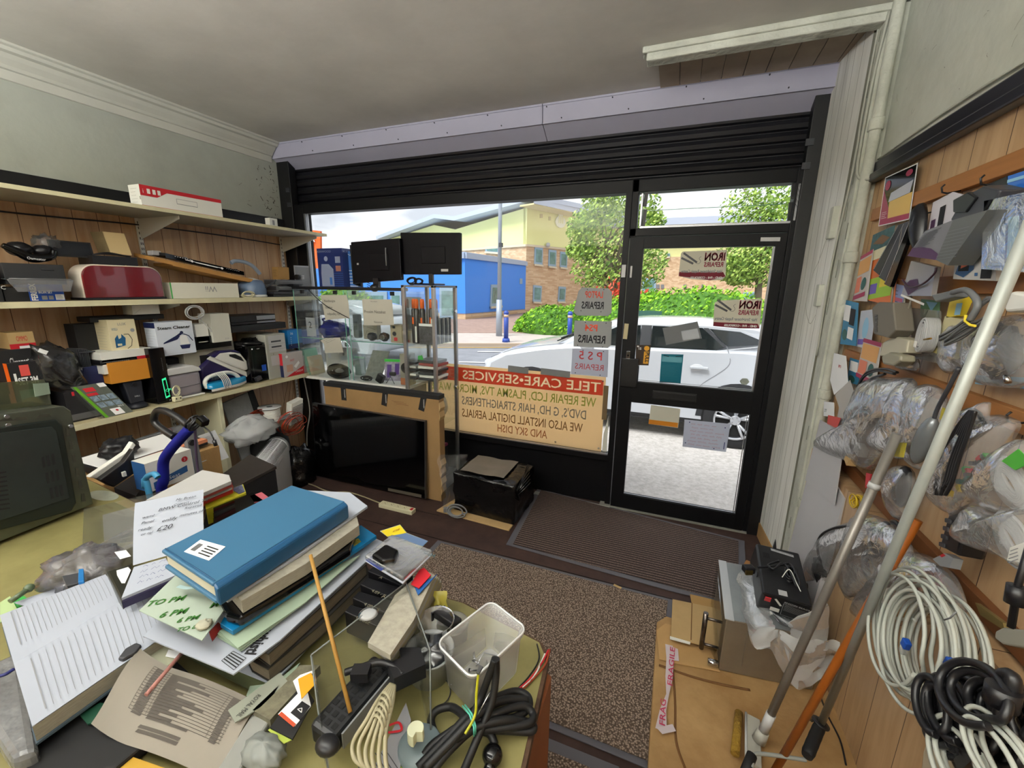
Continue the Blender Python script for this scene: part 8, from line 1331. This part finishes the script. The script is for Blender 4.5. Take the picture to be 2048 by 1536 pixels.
b.tube(spline([at(x,y,X=.65) for x,y in((1905,585),(1930,580),(1948,592),(1955,612),(1940,640))],6),.007,8);part('flex',b,gc,t);part('connector_body',MB().prism([at(x,y,X=.66) for x,y in((1862,590),(1905,580),(1908,594),(1870,604))][::-1],(.03,0,0)),gc,t,bevel=.003);part('jack_tips',MB().cyl(at(1862,677,X=.66),at(1848,679,X=.66),.0025,n=8),mat('gold tip','#b08a3a',.3,1),t);part('yellow_tie',MB().tube([at(x,y,X=.648) for x,y in((1932,630),(1930,642),(1940,650),(1950,652))],.003,6),YEL,t)
one('white_socket_cable',MB().prism([at(x,y,X=.66) for x,y in((2002,605),(2022,582),(2070,590),(2070,620),(2010,625))][::-1],(.04,0,0)),WHT,'white plug and cable at the right edge on the second batten','plug',bevel=.006)
def bag(label,out,X,th,m,seed,name='hanging_bag',cat='bag',inner=()):
 t=thing(name,label,cat,tuple(at(*out[0],X=X)));part('film',puff(out,X,th,seed),m,t)
 return t
GB=film('milky hanging bag',rough=.22,opac=.48,gl=.5,bump=1,bscale=14,body='#a9abae');CB=film('clear hanging bag',rough=.18,opac=.26,gl=.5,bump=1,bscale=16,body='#c9cbce')
bag('crinkled bag with a grey item below the yellow and blue carton',[(1905,655),(1945,650),(1960,690),(1950,740),(1900,748),(1890,725)],.73,.04,GB,3);bag('small clear bag hanging under the oval cable coil',[(1800,718),(1835,716),(1836,742),(1795,736)],.735,.02,GB,4)
t=bag('bag with a black joystick like item on a light blue card at the right edge',[(1955,650),(2010,632),(2070,640),(2070,765),(1970,770),(1945,740)],.73,.05,CB,5);part('black_item',crumple(at(1998,705,X=.715),(.025,.06,.06),amp=.15,seed=7),BLK,t);part('backing_card',MB().prism([at(x,y,X=.735) for x,y in((1952,750),(2050,755),(2048,778),(1950,768))][::-1],(.002,0,0)),LBL,t);part('plug_tip',MB().cyl(at(2012,752,X=.69),at(2016,765,X=.69),.006,n=8),CHR,t)
b=MB();b.tube(spline([at(x,y,X=.70) for x,y in((1795,745),(1770,738),(1738,742),(1722,760),(1715,780),(1726,790),(1735,776),(1742,758),(1770,748))],6),.0045,7);b.tube(spline([at(x,y,X=.695) for x,y in((1790,748),(1755,742),(1730,752),(1718,772),(1722,786))],6),.004,7);one('black_wire_loop',b,BLK,'loop of black wire hanging left of the big clear bags','cable')
t=bag('large milky bag with white adaptors, leftmost on the third batten',[(1742,758),(1800,755),(1835,765),(1830,830),(1800,870),(1775,910),(1742,940),(1700,925),(1650,905),(1636,888),(1690,868),(1720,840),(1738,800)],.72,.075,GB,6);part('white_adaptor',MB().box(at(1722,900,X=.69),(.03,.05,.035),rx=.2),WHT,t,bevel=.004);part('kraft_block',MB().box(at(1702,920,X=.69),(.03,.035,.03),rx=.4),CARDL,t);part('chrome_strips',MB().tube([at(1735,790,X=.67),at(1704,862,X=.68)],.005,6).tube([at(1728,790,X=.67),at(1698,862,X=.68)],.004,6),CHR,t)
t=bag('bag with a yellow price label and coiled wire, second on the third batten',[(1800,770),(1832,768),(1835,850),(1822,905),(1800,918),(1770,908),(1740,888),(1765,850),(1790,810)],.68,.04,CB,7);part('yellow_label',MB().prism([at(x,y,X=.635) for x,y in((1778,884),(1812,886),(1806,915),(1772,910))][::-1],(.002,0,0)),mat('label mustard','#a89a2a',.6),t);part('wire_coil',MB().tube(coil(at(1785,870,X=.66),(0,1,.2),(0,0,1),.025,5,.2,5),.003,5),LGR,t)
t=bag('bag with a silver rounded adaptor, centre of the third batten',[(1835,772),(1890,780),(1895,850),(1880,910),(1850,942),(1822,925),(1815,880),(1830,830)],.69,.05,CB,8);b=MB();a,c=at(1868,836,X=.66),at(1830,925,X=.66);d=(c-a);b.ball((a+c)/2,(.022,.026,d.length*.52),10,rot=V((0,0,1)).rotation_difference(d).to_matrix());part('silver_adaptor',b,mat('adaptor silver','#7d8286',.25,.4),t);part('cord',MB().tube(spline([at(x,y,X=.66) for x,y in((1868,838),(1876,815),(1895,780),(1918,735))],6),.005,7),DGR,t);part('yellow_sticker',MB().box(at(1886,828,X=.63),(.001,.016,.03)),mat('label mustard','#a89a2a',.6),t)
b=MB()
for k in range(16):s=(k%8-3.5)*5;b.tube(spline([at(x+s*j,y,X=.66-.012*(k//4)) for x,y,j in((1945,822,.3),(1925,860,.8),(1900,920,1),(1888,965,.9),(1880,990-(k%3)*12,.6))],6),.004,6)
b.tube(spline([at(x,y,X=.66) for x,y in((1905,880),(1915,840),(1935,820),(1955,825),(1970,850))],6),.005,6);one('black_cable_bundle',b,BLK,'long bundle of black cables hanging from the middle of the third batten','cable')
bag('clear bag around the top of the black cable bundle',[(1925,830),(1960,812),(1982,806),(1975,850),(1945,880),(1915,870)],.67,.03,CB,9)
t=bag('clear bag of small coloured electronic parts under the black hook',[(1980,830),(2040,842),(2030,880),(1990,940),(1955,990),(1918,1028),(1895,1025),(1863,990),(1900,930),(1950,870)],.68,.055,CB,10);rr=random.Random(9);
for k in range(12):u=rr.random();part('component',MB().box(at(1975-75*u+rr.uniform(-12,12),905+95*u+rr.uniform(-10,10),X=.665),(.012,.014,.01),rx=rr.uniform(0,3)),[RED,GRN,DGR,YEL,STEEL,DTE][k%6],t)
def cablepack(lab,out,c,X,seed,green):
 t=bag(lab,out,X,.045,CB,seed,'cable_pack','pack');b=MB()
 for k in range(8):b.tube([at(*c,X=X-.012)+V((-.0,(.05-.005*k)*cos(a)+.02*sin(a),(.042-.004*k)*sin(a))) for a in[2*pi*i/22 for i in range(22)]],.0036,6,closed=True)
 part('grey_cable',b,mat('pale flex','#a9aaab',.4),t)
 if green:part('green_header',MB().prism([at(x,y,X=X-.035) for x,y in green][::-1],(.002,0,0)),mat('header green','#4aa83a',.4),t)
cablepack('upper pack of grey cable with a green header at the right edge',[(2010,905),(2070,880),(2080,1010),(2010,1030),(1965,1010),(1942,985),(1975,950)],(2020,965),.66,12,[(2003,922),(2036,898),(2062,925),(2030,940)]);cablepack('lower pack of grey cable at the right edge',[(1960,1010),(2020,1035),(2080,1020),(2080,1140),(2020,1118),(1960,1100),(1918,1078),(1935,1040)],(2025,1080),.66,13,None)
flat('pack_label','white printed label on the lower grey cable pack','label',[(2020,1095),(2060,1080),(2060,1130),(2014,1120)],.61,WHT,.001,[('l',1,.1,.8,.03,.03,4)],[GINK])
t=bag('clear bag with a long black sleeve below the silver adaptor',[(1800,930),(1830,945),(1825,1000),(1805,1040),(1788,1030),(1776,985),(1782,950)],.72,.04,CB,14);part('black_sleeve',puff([(1805,935),(1825,945),(1818,1000),(1800,1015),(1792,990)],.715,.025,3),BLK,t)
t=thing('socket_block','black four way socket block hanging under the third row','extension lead',tuple(at(1905,1060,X=.7)));a=[at(x,y,X=.69) for x,y in((1895,1030),(1935,1022),(1915,1112),(1878,1092))];part('body',MB().prism(a[::-1],(.05,0,0)),BLK,t,bevel=.006)
for k in range(4):part('socket_cover',MB().box(at(1897-k*4,1042+k*16,X=.688),(.006,.022,.011),rx=-.3),DGR,t,bevel=.002)
t=bag('clear bag with a large ferrite behind the socket block',[(1925,985),(1970,1000),(1960,1035),(1925,1060),(1910,1030)],.72,.03,CB,15)
WB=mat('white board','#b9b9bd',.45,noise=.04,nscale=2)
one('white_leaning_board',MB().prism([V((.69,2.36,.01)),V((.69,1.93,.01)),V((.735,1.93,.80)),V((.735,2.36,.86))][::-1],(-.02,0,0)),WB,'tall white board leaning against the wall beside the corner pipe','board');one('white_acrylic_sheet',MB().prism([at(x,y,X=.70) for x,y in((1640,840),(1690,865),(1668,1010),(1610,960))][::-1],(.004,0,0)),WB,'smaller white acrylic sheet standing in front of the tall white board','sheet');flat('red_card_tag','small red card edge sticking out behind the mop pole','card',[(1732,945),(1742,948),(1736,978),(1730,975)],.72,RED,.003)
b=MB();b.tube(coil(at(1708,1003,X=.68),(0,1,-.2),(0,.2,1),.030,9,.25,17,1,.7),.0025,6);one('yellow_cable',b,mat('cable yellow','#c8a81c',.4),'small coil of yellow cable beside the mop pole','cable')
t=bag('bag of black cables with a lead curving out, lowest on the left',[(1665,1065),(1720,1040),(1760,1050),(1740,1100),(1690,1130),(1655,1165),(1612,1178),(1618,1125),(1640,1095)],.72,.06,CB,18);part('black_plug',crumple(at(1640,1140,X=.70),(.025,.045,.05),amp=.2,seed=4),BLK,t);part('lead',MB().tube(spline([at(x,y,X=.68) for x,y in((1640,1120),(1634,1090),(1645,1068),(1672,1055),(1705,1052))],6),.005,7),BLK,t)
t=bag('bulging clear bag of grey and black leads between the two poles',[(1720,1030),(1775,1040),(1820,1080),(1825,1130),(1790,1165),(1740,1190),(1700,1200),(1690,1150),(1700,1090)],.71,.07,CB,19);b=MB();[b.tube(coil(at(x,y,X=.70),(0,1,0),(0,0,1),.045,5,.4,k+40,1,.8),.005,6) for k,(x,y) in enumerate(((1755,1085),(1735,1130)))];part('grey_leads',b,GRY,t);b=MB();b.tube(coil(at(1775,1060,X=.70),(0,1,0),(0,0,1),.035,5,.4,47,1,.7),.005,6);part('black_leads',b,BLK,t)
t=bag('large clear bag with white and yellow wires behind the white network cable',[(1800,1105),(1850,1108),(1900,1140),(1930,1190),(1928,1235),(1850,1250),(1770,1250),(1710,1230),(1745,1180),(1780,1140)],.72,.07,CB,20);part('pink_wires',MB().tube(coil(at(1840,1160,X=.70),(0,1,0),(0,0,1),.05,5,.4,50,1,.7),.003,6),mat('dull rose wire','#8c5a5c',.5),t);part('yellow_wires',MB().tube(coil(at(1800,1140,X=.69),(0,1,0),(0,0,1),.016,6,.3,51,.5,1.5),.003,6),YEL,t);part('black_block',MB().box(at(1762,1225,X=.70),(.03,.05,.04)),DGR,t,bevel=.005)
flat('silver_red_box','small silver and red box on the low dark batten','box',[(1865,1118),(1890,1106),(1906,1116),(1900,1136),(1880,1132)],.70,mat('box silver','#8f9499',.4),.02,[('r',1,.6,.7,.9,1)],[RED])
b=MB();c=at(1865,1290,X=.62)
nc=mat('network cable white','#b4b8b0',.4)
t=thing('network_cable','big coil of white network cable with blue plugs, lower right','cable',tuple(c));b.tube(coil(c+V((.02,-.02,.0)),(0,-.93,.1),(.12,.1,1),.118,15,.17,60,1,1,18,depth=.07),.0042,6);b.tube(coil(c+V((.0,.045,-.01)),(0,-.95,.2),(.1,.2,1),.125,6,.13,61,1,1.05,18,depth=.05),.0042,6);b.tube(spline([at(x,y,X=.62) for x,y in((1900,1250),(1860,1215),(1812,1185),(1775,1180),(1772,1210),(1790,1235),(1830,1240))],7),.0042,6);part('cable_turns',b,nc,t)
for x,y in((1812,1288),(1900,1328)):p=at(x,y,X=.585);part('plug_boot',MB().box(p,(.014,.018,.022),rx=.2),mat('plug blue','#1a4fb0',.4),t,bevel=.003);part('clear_plug',MB().box(p+V((0,.004,-.02)),(.010,.014,.018),rx=.2),BAG,t)
part('cable_tie',MB().tube([at(x,y,X=.56) for x,y in((1888,1240),(1900,1236),(1912,1224))],.0015,5),GRY,t)
b=MB();b.prism([at(x,y,X=.70) for x,y in((1950,1205),(2005,1245),(2010,1262),(1960,1230))][::-1],(.01,0,0));one('metal_bracket',b,mat('brassy bracket','#8a7a4c',.4,.6),'small brassy metal bracket on the low dark batten','bracket')
t=thing('monitor_lead','black lead with ferrite ring ending in a cream monitor plug, right edge','cable',tuple(at(2030,1270,X=.6)));part('lead',MB().tube([at(x,y,X=.6) for x,y in((2060,1090),(2036,1170),(2022,1255))],.0055,8),BLK,t);part('ferrite',MB().cyl(at(2036,1172,X=.6),at(2030,1208,X=.6),.014,n=14),BLK,t);part('plug_shell',MB().prism([at(x,y,X=.6) for x,y in((1990,1262),(2006,1254),(2070,1262),(2070,1300),(2004,1288),(1988,1276))][::-1],(.02,0,0)),mat('plug cream grey','#8b8a80',.45),t,bevel=.003)
c=at(1960,1480,X=.5);one('beige_casing',MB().prism([at(x,y,X=.55) for x,y in((1868,1425),(1960,1400),(2080,1420),(2080,1600),(1830,1600),(1842,1500))][::-1],(.14,0,0)),mat('beige casing','#a59a84',.5),'beige ribbed plastic casing in the bottom right corner','casing',bevel=.01)
b=MB();[b.tube(coil(at(x,y,X=.50+.02*(k%3)),(0,-1,.2*k-.3),(.4,.1,1),r_,5,.3,70+k,1.1,.8,depth=.05),.0058,7) for k,(x,y,r_) in enumerate(((1925,1440,.038),(1975,1450,.055),(2020,1480,.06),(2010,1425,.045),(1960,1510,.04),(2040,1440,.045)))];b.tube(spline([at(x,y,X=.48) for x,y in((1996,1440),(1992,1390),(2008,1352),(2026,1358),(2022,1395))],6),.009,8);b.cyl(at(2008,1375,X=.47),at(2001,1410,X=.47),.018,n=12);b.box(at(1950,1490,X=.5),(.05,.07,.05),rx=.3)
one('black_lead_heap',b,BLK,'heap of black mains leads in the bottom right corner','cable');b=MB();b.tube(coil(at(1940,1540,X=.48),(0,-1,0),(.3,0,1),.05,4,.3,80,1.2,.8),.004,6);b.tube(coil(at(2025,1530,X=.47),(0,-1,0),(.3,0,1),.045,4,.3,81,1.3,.6),.0035,6);one('white_lead',b,nc,'thin white leads under the black heap in the bottom right corner','cable')
# ================================================================ right foreground: cardboard, appliance, poles
def hexa(b,lo,hi):
 n=b.add(list(lo)+list(hi))
 for f in((0,3,2,1),(4,5,6,7),(0,1,5,4),(1,2,6,5),(2,3,7,6),(3,0,4,7)):b.face([n+i for i in f])
 return b
ct=mat('creased cardboard','#b18f60',.8,col2='#987447',nscale=4,bump=.6,bscale=7)
one('flattened_carton',MB().prism([V((p.x,p.y,.004)) for p in ats([(1312,1262),(1330,1250),(1500,1300),(1700,1380)],Z=0)]+[V((.71,1.1,.004)),V((.06,1.1,.004))],(0,0,.05)),ct,'large flattened cardboard carton on the floor, lower right','cardboard',bevel=.006)
one('cardboard_flap',MB().prism(ats([(1313,1262),(1330,1248),(1360,1258),(1420,1300),(1440,1345),(1360,1330),(1318,1320)],Z=.058),(0,0,.006)),mat('flap tan','#b99461',.8,noise=.1),'upper torn flap of the flattened carton','cardboard',bevel=.002)
b=MB();b.tube(spline(ats([(1318,1330),(1380,1352),(1440,1368),(1500,1380)],Z=.057),5),.006,6,flat=.4);b.tube(spline(ats([(1345,1330),(1350,1400),(1352,1480),(1370,1536)],Z=.057),5),.004,6,flat=.4);one('torn_crease',b,mat('crease brown','#6f4c28',.9),'dark torn crease running across the flattened carton','crease')
t=thing('folded_carton_pieces','two pale folded carton pieces next to the steel appliance','cardboard',tuple(at(1385,1240,Z=.06)));lc=mat('pale carton','#b89a6a',.8,noise=.12,nscale=6);part('upper_piece',MB().prism(ats([(1345,1198),(1432,1216),(1438,1296),(1412,1292),(1342,1272)],Z=.10)[::-1],(0,0,-.006)),lc,t,bevel=.001);part('lower_piece',MB().prism(ats([(1380,1188),(1440,1202),(1442,1300),(1400,1290)],Z=.075)[::-1],(0,0,-.006)),mat('carton mid','#a5814c',.8),t,bevel=.001);part('white_backing',MB().prism(ats([(1340,1272),(1382,1280),(1380,1288),(1340,1277)],Z=.098)[::-1],(0,0,-.004)),WHT,t);b=MB();ribbon(b,ats([(1384,1206),(1382,1280)],Z=.1015),.004,(0,0,1));part('fold_line',b,mat('crease brown','#6f4c28',.9),t)
t=thing('fragile_tape','twisted white and pink FRAGILE tape on the flattened carton','tape',tuple(at(1335,1360,Z=.06)));b=MB();S=[at(x,y,Z=.066) for x,y in((1338,1290),(1340,1320),(1338,1355),(1335,1390),(1326,1420),(1322,1462))];W_=[.032,.03,.028,.010,.022,.04];L_=[]
for i,p in enumerate(S):L_+=[p+V((-W_[i]/2,0,.004*(i%2))),p+V((W_[i]/2,0,.002))]
n0=b.add(L_);[b.face([n0+2*i,n0+2*i+1,n0+2*i+3,n0+2*i+2]) for i in range(5)];b.prism(ats([(1336,1290),(1356,1298),(1358,1322),(1344,1320)],Z=.07)[::-1],(0,0,-.001));b.prism(ats([(1313,1455),(1345,1448),(1352,1462),(1325,1468)],Z=.07)[::-1],(0,0,-.001));part('tape',b,mat('tape white','#c8bcc0',.4),t)
b=MB();pk=mat('fragile pink','#c0345a',.5);
for s,(x0,y0),(x1,y1),w in(('FRAGILE',(1345,1372),(1350,1296),0),('FRAG',(1330,1452),(1332,1400),0)):a,c=at(x0,y0,Z=.0735),at(x1,y1,Z=.0735);d=c-a;txt(b,s,a,d,V((-d.y,d.x,0)),h=.020,w=d.length,bold=.01,lift=0,nrm=(0,0,1))
part('lettering',b,pk,t)
zb,zt=.058,.31;lo=[V((.315,1.66,zb)),V((.66,1.70,zb)),V((.64,2.09,zb)),V((.325,2.06,zb))];hi=[V((p.x,p.y,zt)) for p in lo]
t=thing('steel_appliance','small brushed steel oven standing on the cardboard with its door handle to the left','oven',(.48,1.88,zb));part('casing',hexa(MB(),lo,hi),mat('brushed taupe steel','#8f8474',.4,.5,noise=.1,nscale=12),t,bevel=.004)
part('top_plate',MB().prism([p+V((0,0,.001)) for p in hi],(0,0,.003)),mat('dull steel top','#9aa0a3',.4,.4,noise=.15,nscale=9),t);part('front_strip',MB().prism([hi[0]+V((-.006,-.004,.004)),hi[0]+V((.028,-.004,.004)),hi[3]+V((.028,.004,.004)),hi[3]+V((-.006,.004,.004))],(0,0,.004)),mat('pale door edge','#c4c8cc',.35,.3),t);part('door_glass',MB().obox(lo[0]+V((-.012,.0,.01)),(-.004,0,0),(.010,.38,0),(0,0,.235)),PERSPEX,t)
b=MB();hx_=.245;b.cyl((hx_,1.70,.105),(hx_,1.70,.285),.010,n=14);b.cyl((hx_,1.70,.26),(.31,1.70,.26),.006,n=10);b.cyl((hx_,1.70,.13),(.31,1.70,.13),.006,n=10);part('handle',b,mat('dark chrome','#6a625c',.25,.9),t);part('knob',MB().cyl((.27,1.66,.085),(.31,1.66,.085),.014,n=16),CHR,t)
part('side_rib',MB().box((.40,1.667,.19),(.006,.004,.17)),mat('brushed taupe steel','#8f8474',.4,.5),t)
b=MB();b.prism([V((.36,2.12,.0)),V((.60,2.14,0)),V((.62,2.52,0)),V((.54,2.55,0))],(0,0,.05));one('wooden_offcut',b,mat('pine offcut','#a8743c',.6,noise=.2,nscale=5),'pine offcut on the floor behind the black snow machine','board')
zl_,zh_=.318,.44;hi=ats([(1525,1186),(1626,1212),(1598,1106),(1512,1086)],Z=zh_);lo=ats([(1512,1216),(1617,1254)],Z=zl_+.004)+[V((hi[2].x+.01,hi[2].y+.02,zl_+.004)),V((hi[3].x-.01,hi[3].y+.02,zl_+.004))]
t=thing('snow_machine','black snow machine with white lettering on top of the steel oven','machine',tuple(lo[0]));sb=mat('satin black metal','#17171a',.4,.2);part('case',hexa(MB(),lo,hi),sb,t,bevel=.008)
F=lambda u,v,k=.0015:mixp(mixp(lo[0],lo[1],u),mixp(hi[0],hi[1],u),v)+(lo[1]-lo[0]).cross(hi[0]-lo[0]).normalized()*k;G=lambda u,v,k=.0012:mixp(mixp(hi[0],hi[1],u),mixp(hi[3],hi[2],u),v)+V((0,0,k));uu,vv=lo[1]-lo[0],hi[0]-lo[0]
b=MB();txt(b,'SNOW MACHINE',F(.46,.80),uu,vv,h=.010,bold=.02,lift=0);lines(b,F(.50,.72),uu,vv,.085,.055,8,t=.0012,lift=0);[ribbon(b,[F(*p),F(*q)],.0012,uu.cross(vv)) for p,q in(((.46,.75),(.95,.75)),((.95,.75),(.95,.15)),((.95,.15),(.46,.15)),((.46,.15),(.46,.75)))];txt(b,'CE  X  O',F(.5,.03),uu,vv,h=.008,lift=0);part('lettering',b,LGR,t)
b=MB();b.poly([F(*p,.003) for p in((.24,.22),(.42,.22),(.42,.42),(.24,.42))]);b.poly([F(*p,.003) for p in((.26,.88),(.30,.92),(.44,.62),(.40,.58))]);part('sticker',b,WHT,t);part('rocker_switch',MB().prism([F(*p,.002) for p in((.08,.68),(.2,.68),(.2,.88),(.08,.88))],uu.cross(vv).normalized()*.004),RED,t)
b=MB();b.poly([G(*p) for p in((.34,.04),(.52,.04),(.52,.13),(.34,.13))]);b.poly([G(*p) for p in((.34,.90),(.85,.86),(.85,.91),(.34,.95))]);part('top_labels',b,LGR,t);b=MB();txt(b,'SNOW MACHINE',G(.82,.90,.002),G(.34,.92)-G(.82,.88),G(0,0)-G(0,1),h=.006,lift=0,nrm=(0,0,1));part('top_lettering',b,BLKM,t)
b=MB()
for k in range(7):ribbon(b,[G(.14+.022*k,.70),G(.14+.022*k,.82)],.002,(0,0,1));ribbon(b,[G(.66+.03*k,.60-.015*k),G(.69+.03*k,.72-.015*k)],.002,(0,0,1))
part('air_slots',b,mat('slot black','#050506',.8),t)
for u in(-.012,1.012):part('side_knob',MB().cyl(G(u,.45,-.03)-V((.006,0,0)),G(u,.45,-.03)+V((.006,0,0)),.014,n=14),BLK,t)
part('handle_fin',MB().prism([G(.40,.97,0),G(.48,.97,0),G(.44,.99,.04)],(0,.012,0)),BLK,t)
b=MB();b.tube(spline([G(u,v,z) for u,v,z in((-.05,.42,.01),(.1,.45,.012),(.3,.50,.015),(.5,.55,.02),(.7,.6,.02),(.8,.3,.02),(.72,.2,.02),(.62,.5,.02),(.5,.58,.02),(.3,.42,.02),(.2,.5,.015),(.45,.62,.02))],6),.0045,7);b.tube(coil(G(.66,.45,.02),(.3,1,0),(1,-.3,0),.022,5,.2,90,2,.7,depth=.02),.004,6);one('snow_machine_lead',b,BLK,'coiled black mains lead lying on the snow machine','cable')
t=thing('gold_pinned_plug','black plug with brass pins hanging over the left edge of the snow machine','plug',tuple(G(-.1,.4)));c=at(1497,1138,Z=.44);part('body',MB().box(c,(.045,.035,.03),rz=.4),BLK,t,bevel=.006);part('pins',MB().box(c+V((-.0,-.02,-.004)),(.03,.008,.02),rz=.4),mat('brass pins','#a08a50',.3,.9),t)
one('white_cable_tie',MB().tube(spline([G(.45,.30,.02),G(.6,.38,.045),G(.72,.2,.03),G(.78,.12,.02)],6),.002,5),WHT,'white cable tie curving over the snow machine lead','cable tie')
R_=[(1475,1150),(1500,1140),(1520,1190),(1560,1235),(1620,1262),(1650,1205),(1658,1245),(1652,1300),(1630,1340),(1600,1362),(1575,1358),(1555,1330),(1540,1300),(1515,1300),(1492,1265),(1482,1210)]
def zz_(x,y):return .316 if y<1300 and x<1640 else max(.10,.30-(y-1290)*.0022)
b=MB();P=spline([at(x,y,Z=zz_(x,y)) for x,y in R_],4,True);C=at(1560,1262,Z=.325);n=len(P);rs=[]
for k in(1,.92,.8,.62,.42,.2):rs.append(b.add([C+(p-C)*k+V((noise.noise(p*14+V((k*3,0,0)))*.015,-.004*k,.010*sin(k*6)+noise.noise(p*20+V((0,k*6,2)))*.008+.010)) for p in P]))
for a,c in zip(rs,rs[1:]):
 for i in range(n):l=(i+1)%n;b.face([a+i,a+l,c+l,c+i],True)
one('carrier_bag',b,MILK,'crumpled milky carrier bag between the snow machine and the steel oven','bag')
b=MB();b.grid(lambda u,v:V((.50+.20*u,1.655-.02*sin(u*5)-.015*sin(v*7),.33-.20*v*(.6+.5*sin(pi*u))))+V((0,n3((u*6,v*6,3),1,.014),0)),20,14);one('carrier_bag_fold',b,MILK,'fold of the milky carrier bag hanging down the front of the steel oven','bag')
def pole(name,label,cat,a,c,r,m):t=thing(name,label,cat,tuple(c));part('shaft',MB().cyl(a,c,r,r,16),m,t);return t
A1,C1=at(1795,868,X=.62),at(1527,1462,Z=.14);t=pole('sponge_mop','sponge mop with a long grey metal handle leaning against the right wall','mop',A1,C1,.0125,mat('mop pole','#8f8a84',.4,.4,noise=.25,nscale=5));part('joint_ring',MB().cyl(mixp(A1,C1,.14),mixp(A1,C1,.155),.0150,n=16),LGR,t);part('lower_sleeve',MB().cyl(mixp(A1,C1,.93),C1,.0150,n=16),LGR,t);part('socket',MB().cyl(C1,C1+V((-.01,-.005,-.04)),.018,.022,14),mat('mop white','#a5a49a',.4),t)
a,c=at(1478,1425,Z=.09),at(1470,1508,Z=.09);part('sponge',MB().tube([a,c],.014,10),mat('sponge yellow','#a8842c',.95,noise=.25,nscale=50,bump=.8,bscale=90),t);a,c=at(1492,1425,Z=.10),at(1492,1520,Z=.10);part('head_plate',MB().obox(a,c-a,(.045,-.01,.0),(0,0,-.012)),mat('mop white','#a5a49a',.4),t,bevel=.003);part('rail',MB().cyl(a,c,.004,n=8),LGR,t)
A2,C2=at(2066,440,X=.52),at(1648,1440,Z=.30);C2=at(1640,1452,Z=.20);t=pole('white_crutch','white metal crutch pole with a black ribbed grip leaning in front of the stock','crutch',A2,C2,.0105,mat('crutch white','#a4a9a4',.4,.2,noise=.12,nscale=6));a,c=at(1640,1450,Z=.21),at(1614,1512,Z=.20);part('grip',MB().tube([mixp(a,c,k/8) for k in range(9)],[.016,.018,.0175,.018,.0175,.018,.0175,.018,.015],12),mat('grip black','#121214',.7),t);part('grip_guard',MB().lathe(a+V((0,0,.005)),[(.010,0),(.026,0),(.026,.006),(.010,.006)],18,(.3,.2,1)),BLK,t)
part('bent_rod',MB().tube(spline([at(x,y,Z=.17) for x,y in((1612,1520),(1585,1516),(1545,1510),(1512,1508),(1506,1520),(1504,1536))],6),.006,8),mat('crutch white','#a4a9a4',.4,.2),t);part('chrome_pin',MB().cyl(at(1604,1430,Z=.24),at(1625,1442,Z=.23),.004,n=8),CHR,t);part('lower_grip',MB().cyl(at(1504,1510,Z=.17),at(1490,1545,Z=.16),.015,n=12),mat('grip black','#121214',.7),t)
A3,C3=at(1835,1040,X=.66),at(1548,1545,Z=.09);pole('broom_handle','varnished orange wooden broom handle between the two metal poles','broom handle',A3,C3,.0115,mat('varnished wood','#a0581c',.35,noise=.2,nscale=4))
one('dark_floor_gap',MB().tube(spline(ats([(1640,1390),(1655,1430),(1680,1480),(1692,1530)],Z=.066),5),.003,5),BLKM,'thin dark strip drawn as the shaded gap at the foot of the right wall panelling','wire')  # dark tube drawn in for the shaded gap between carton and panelling
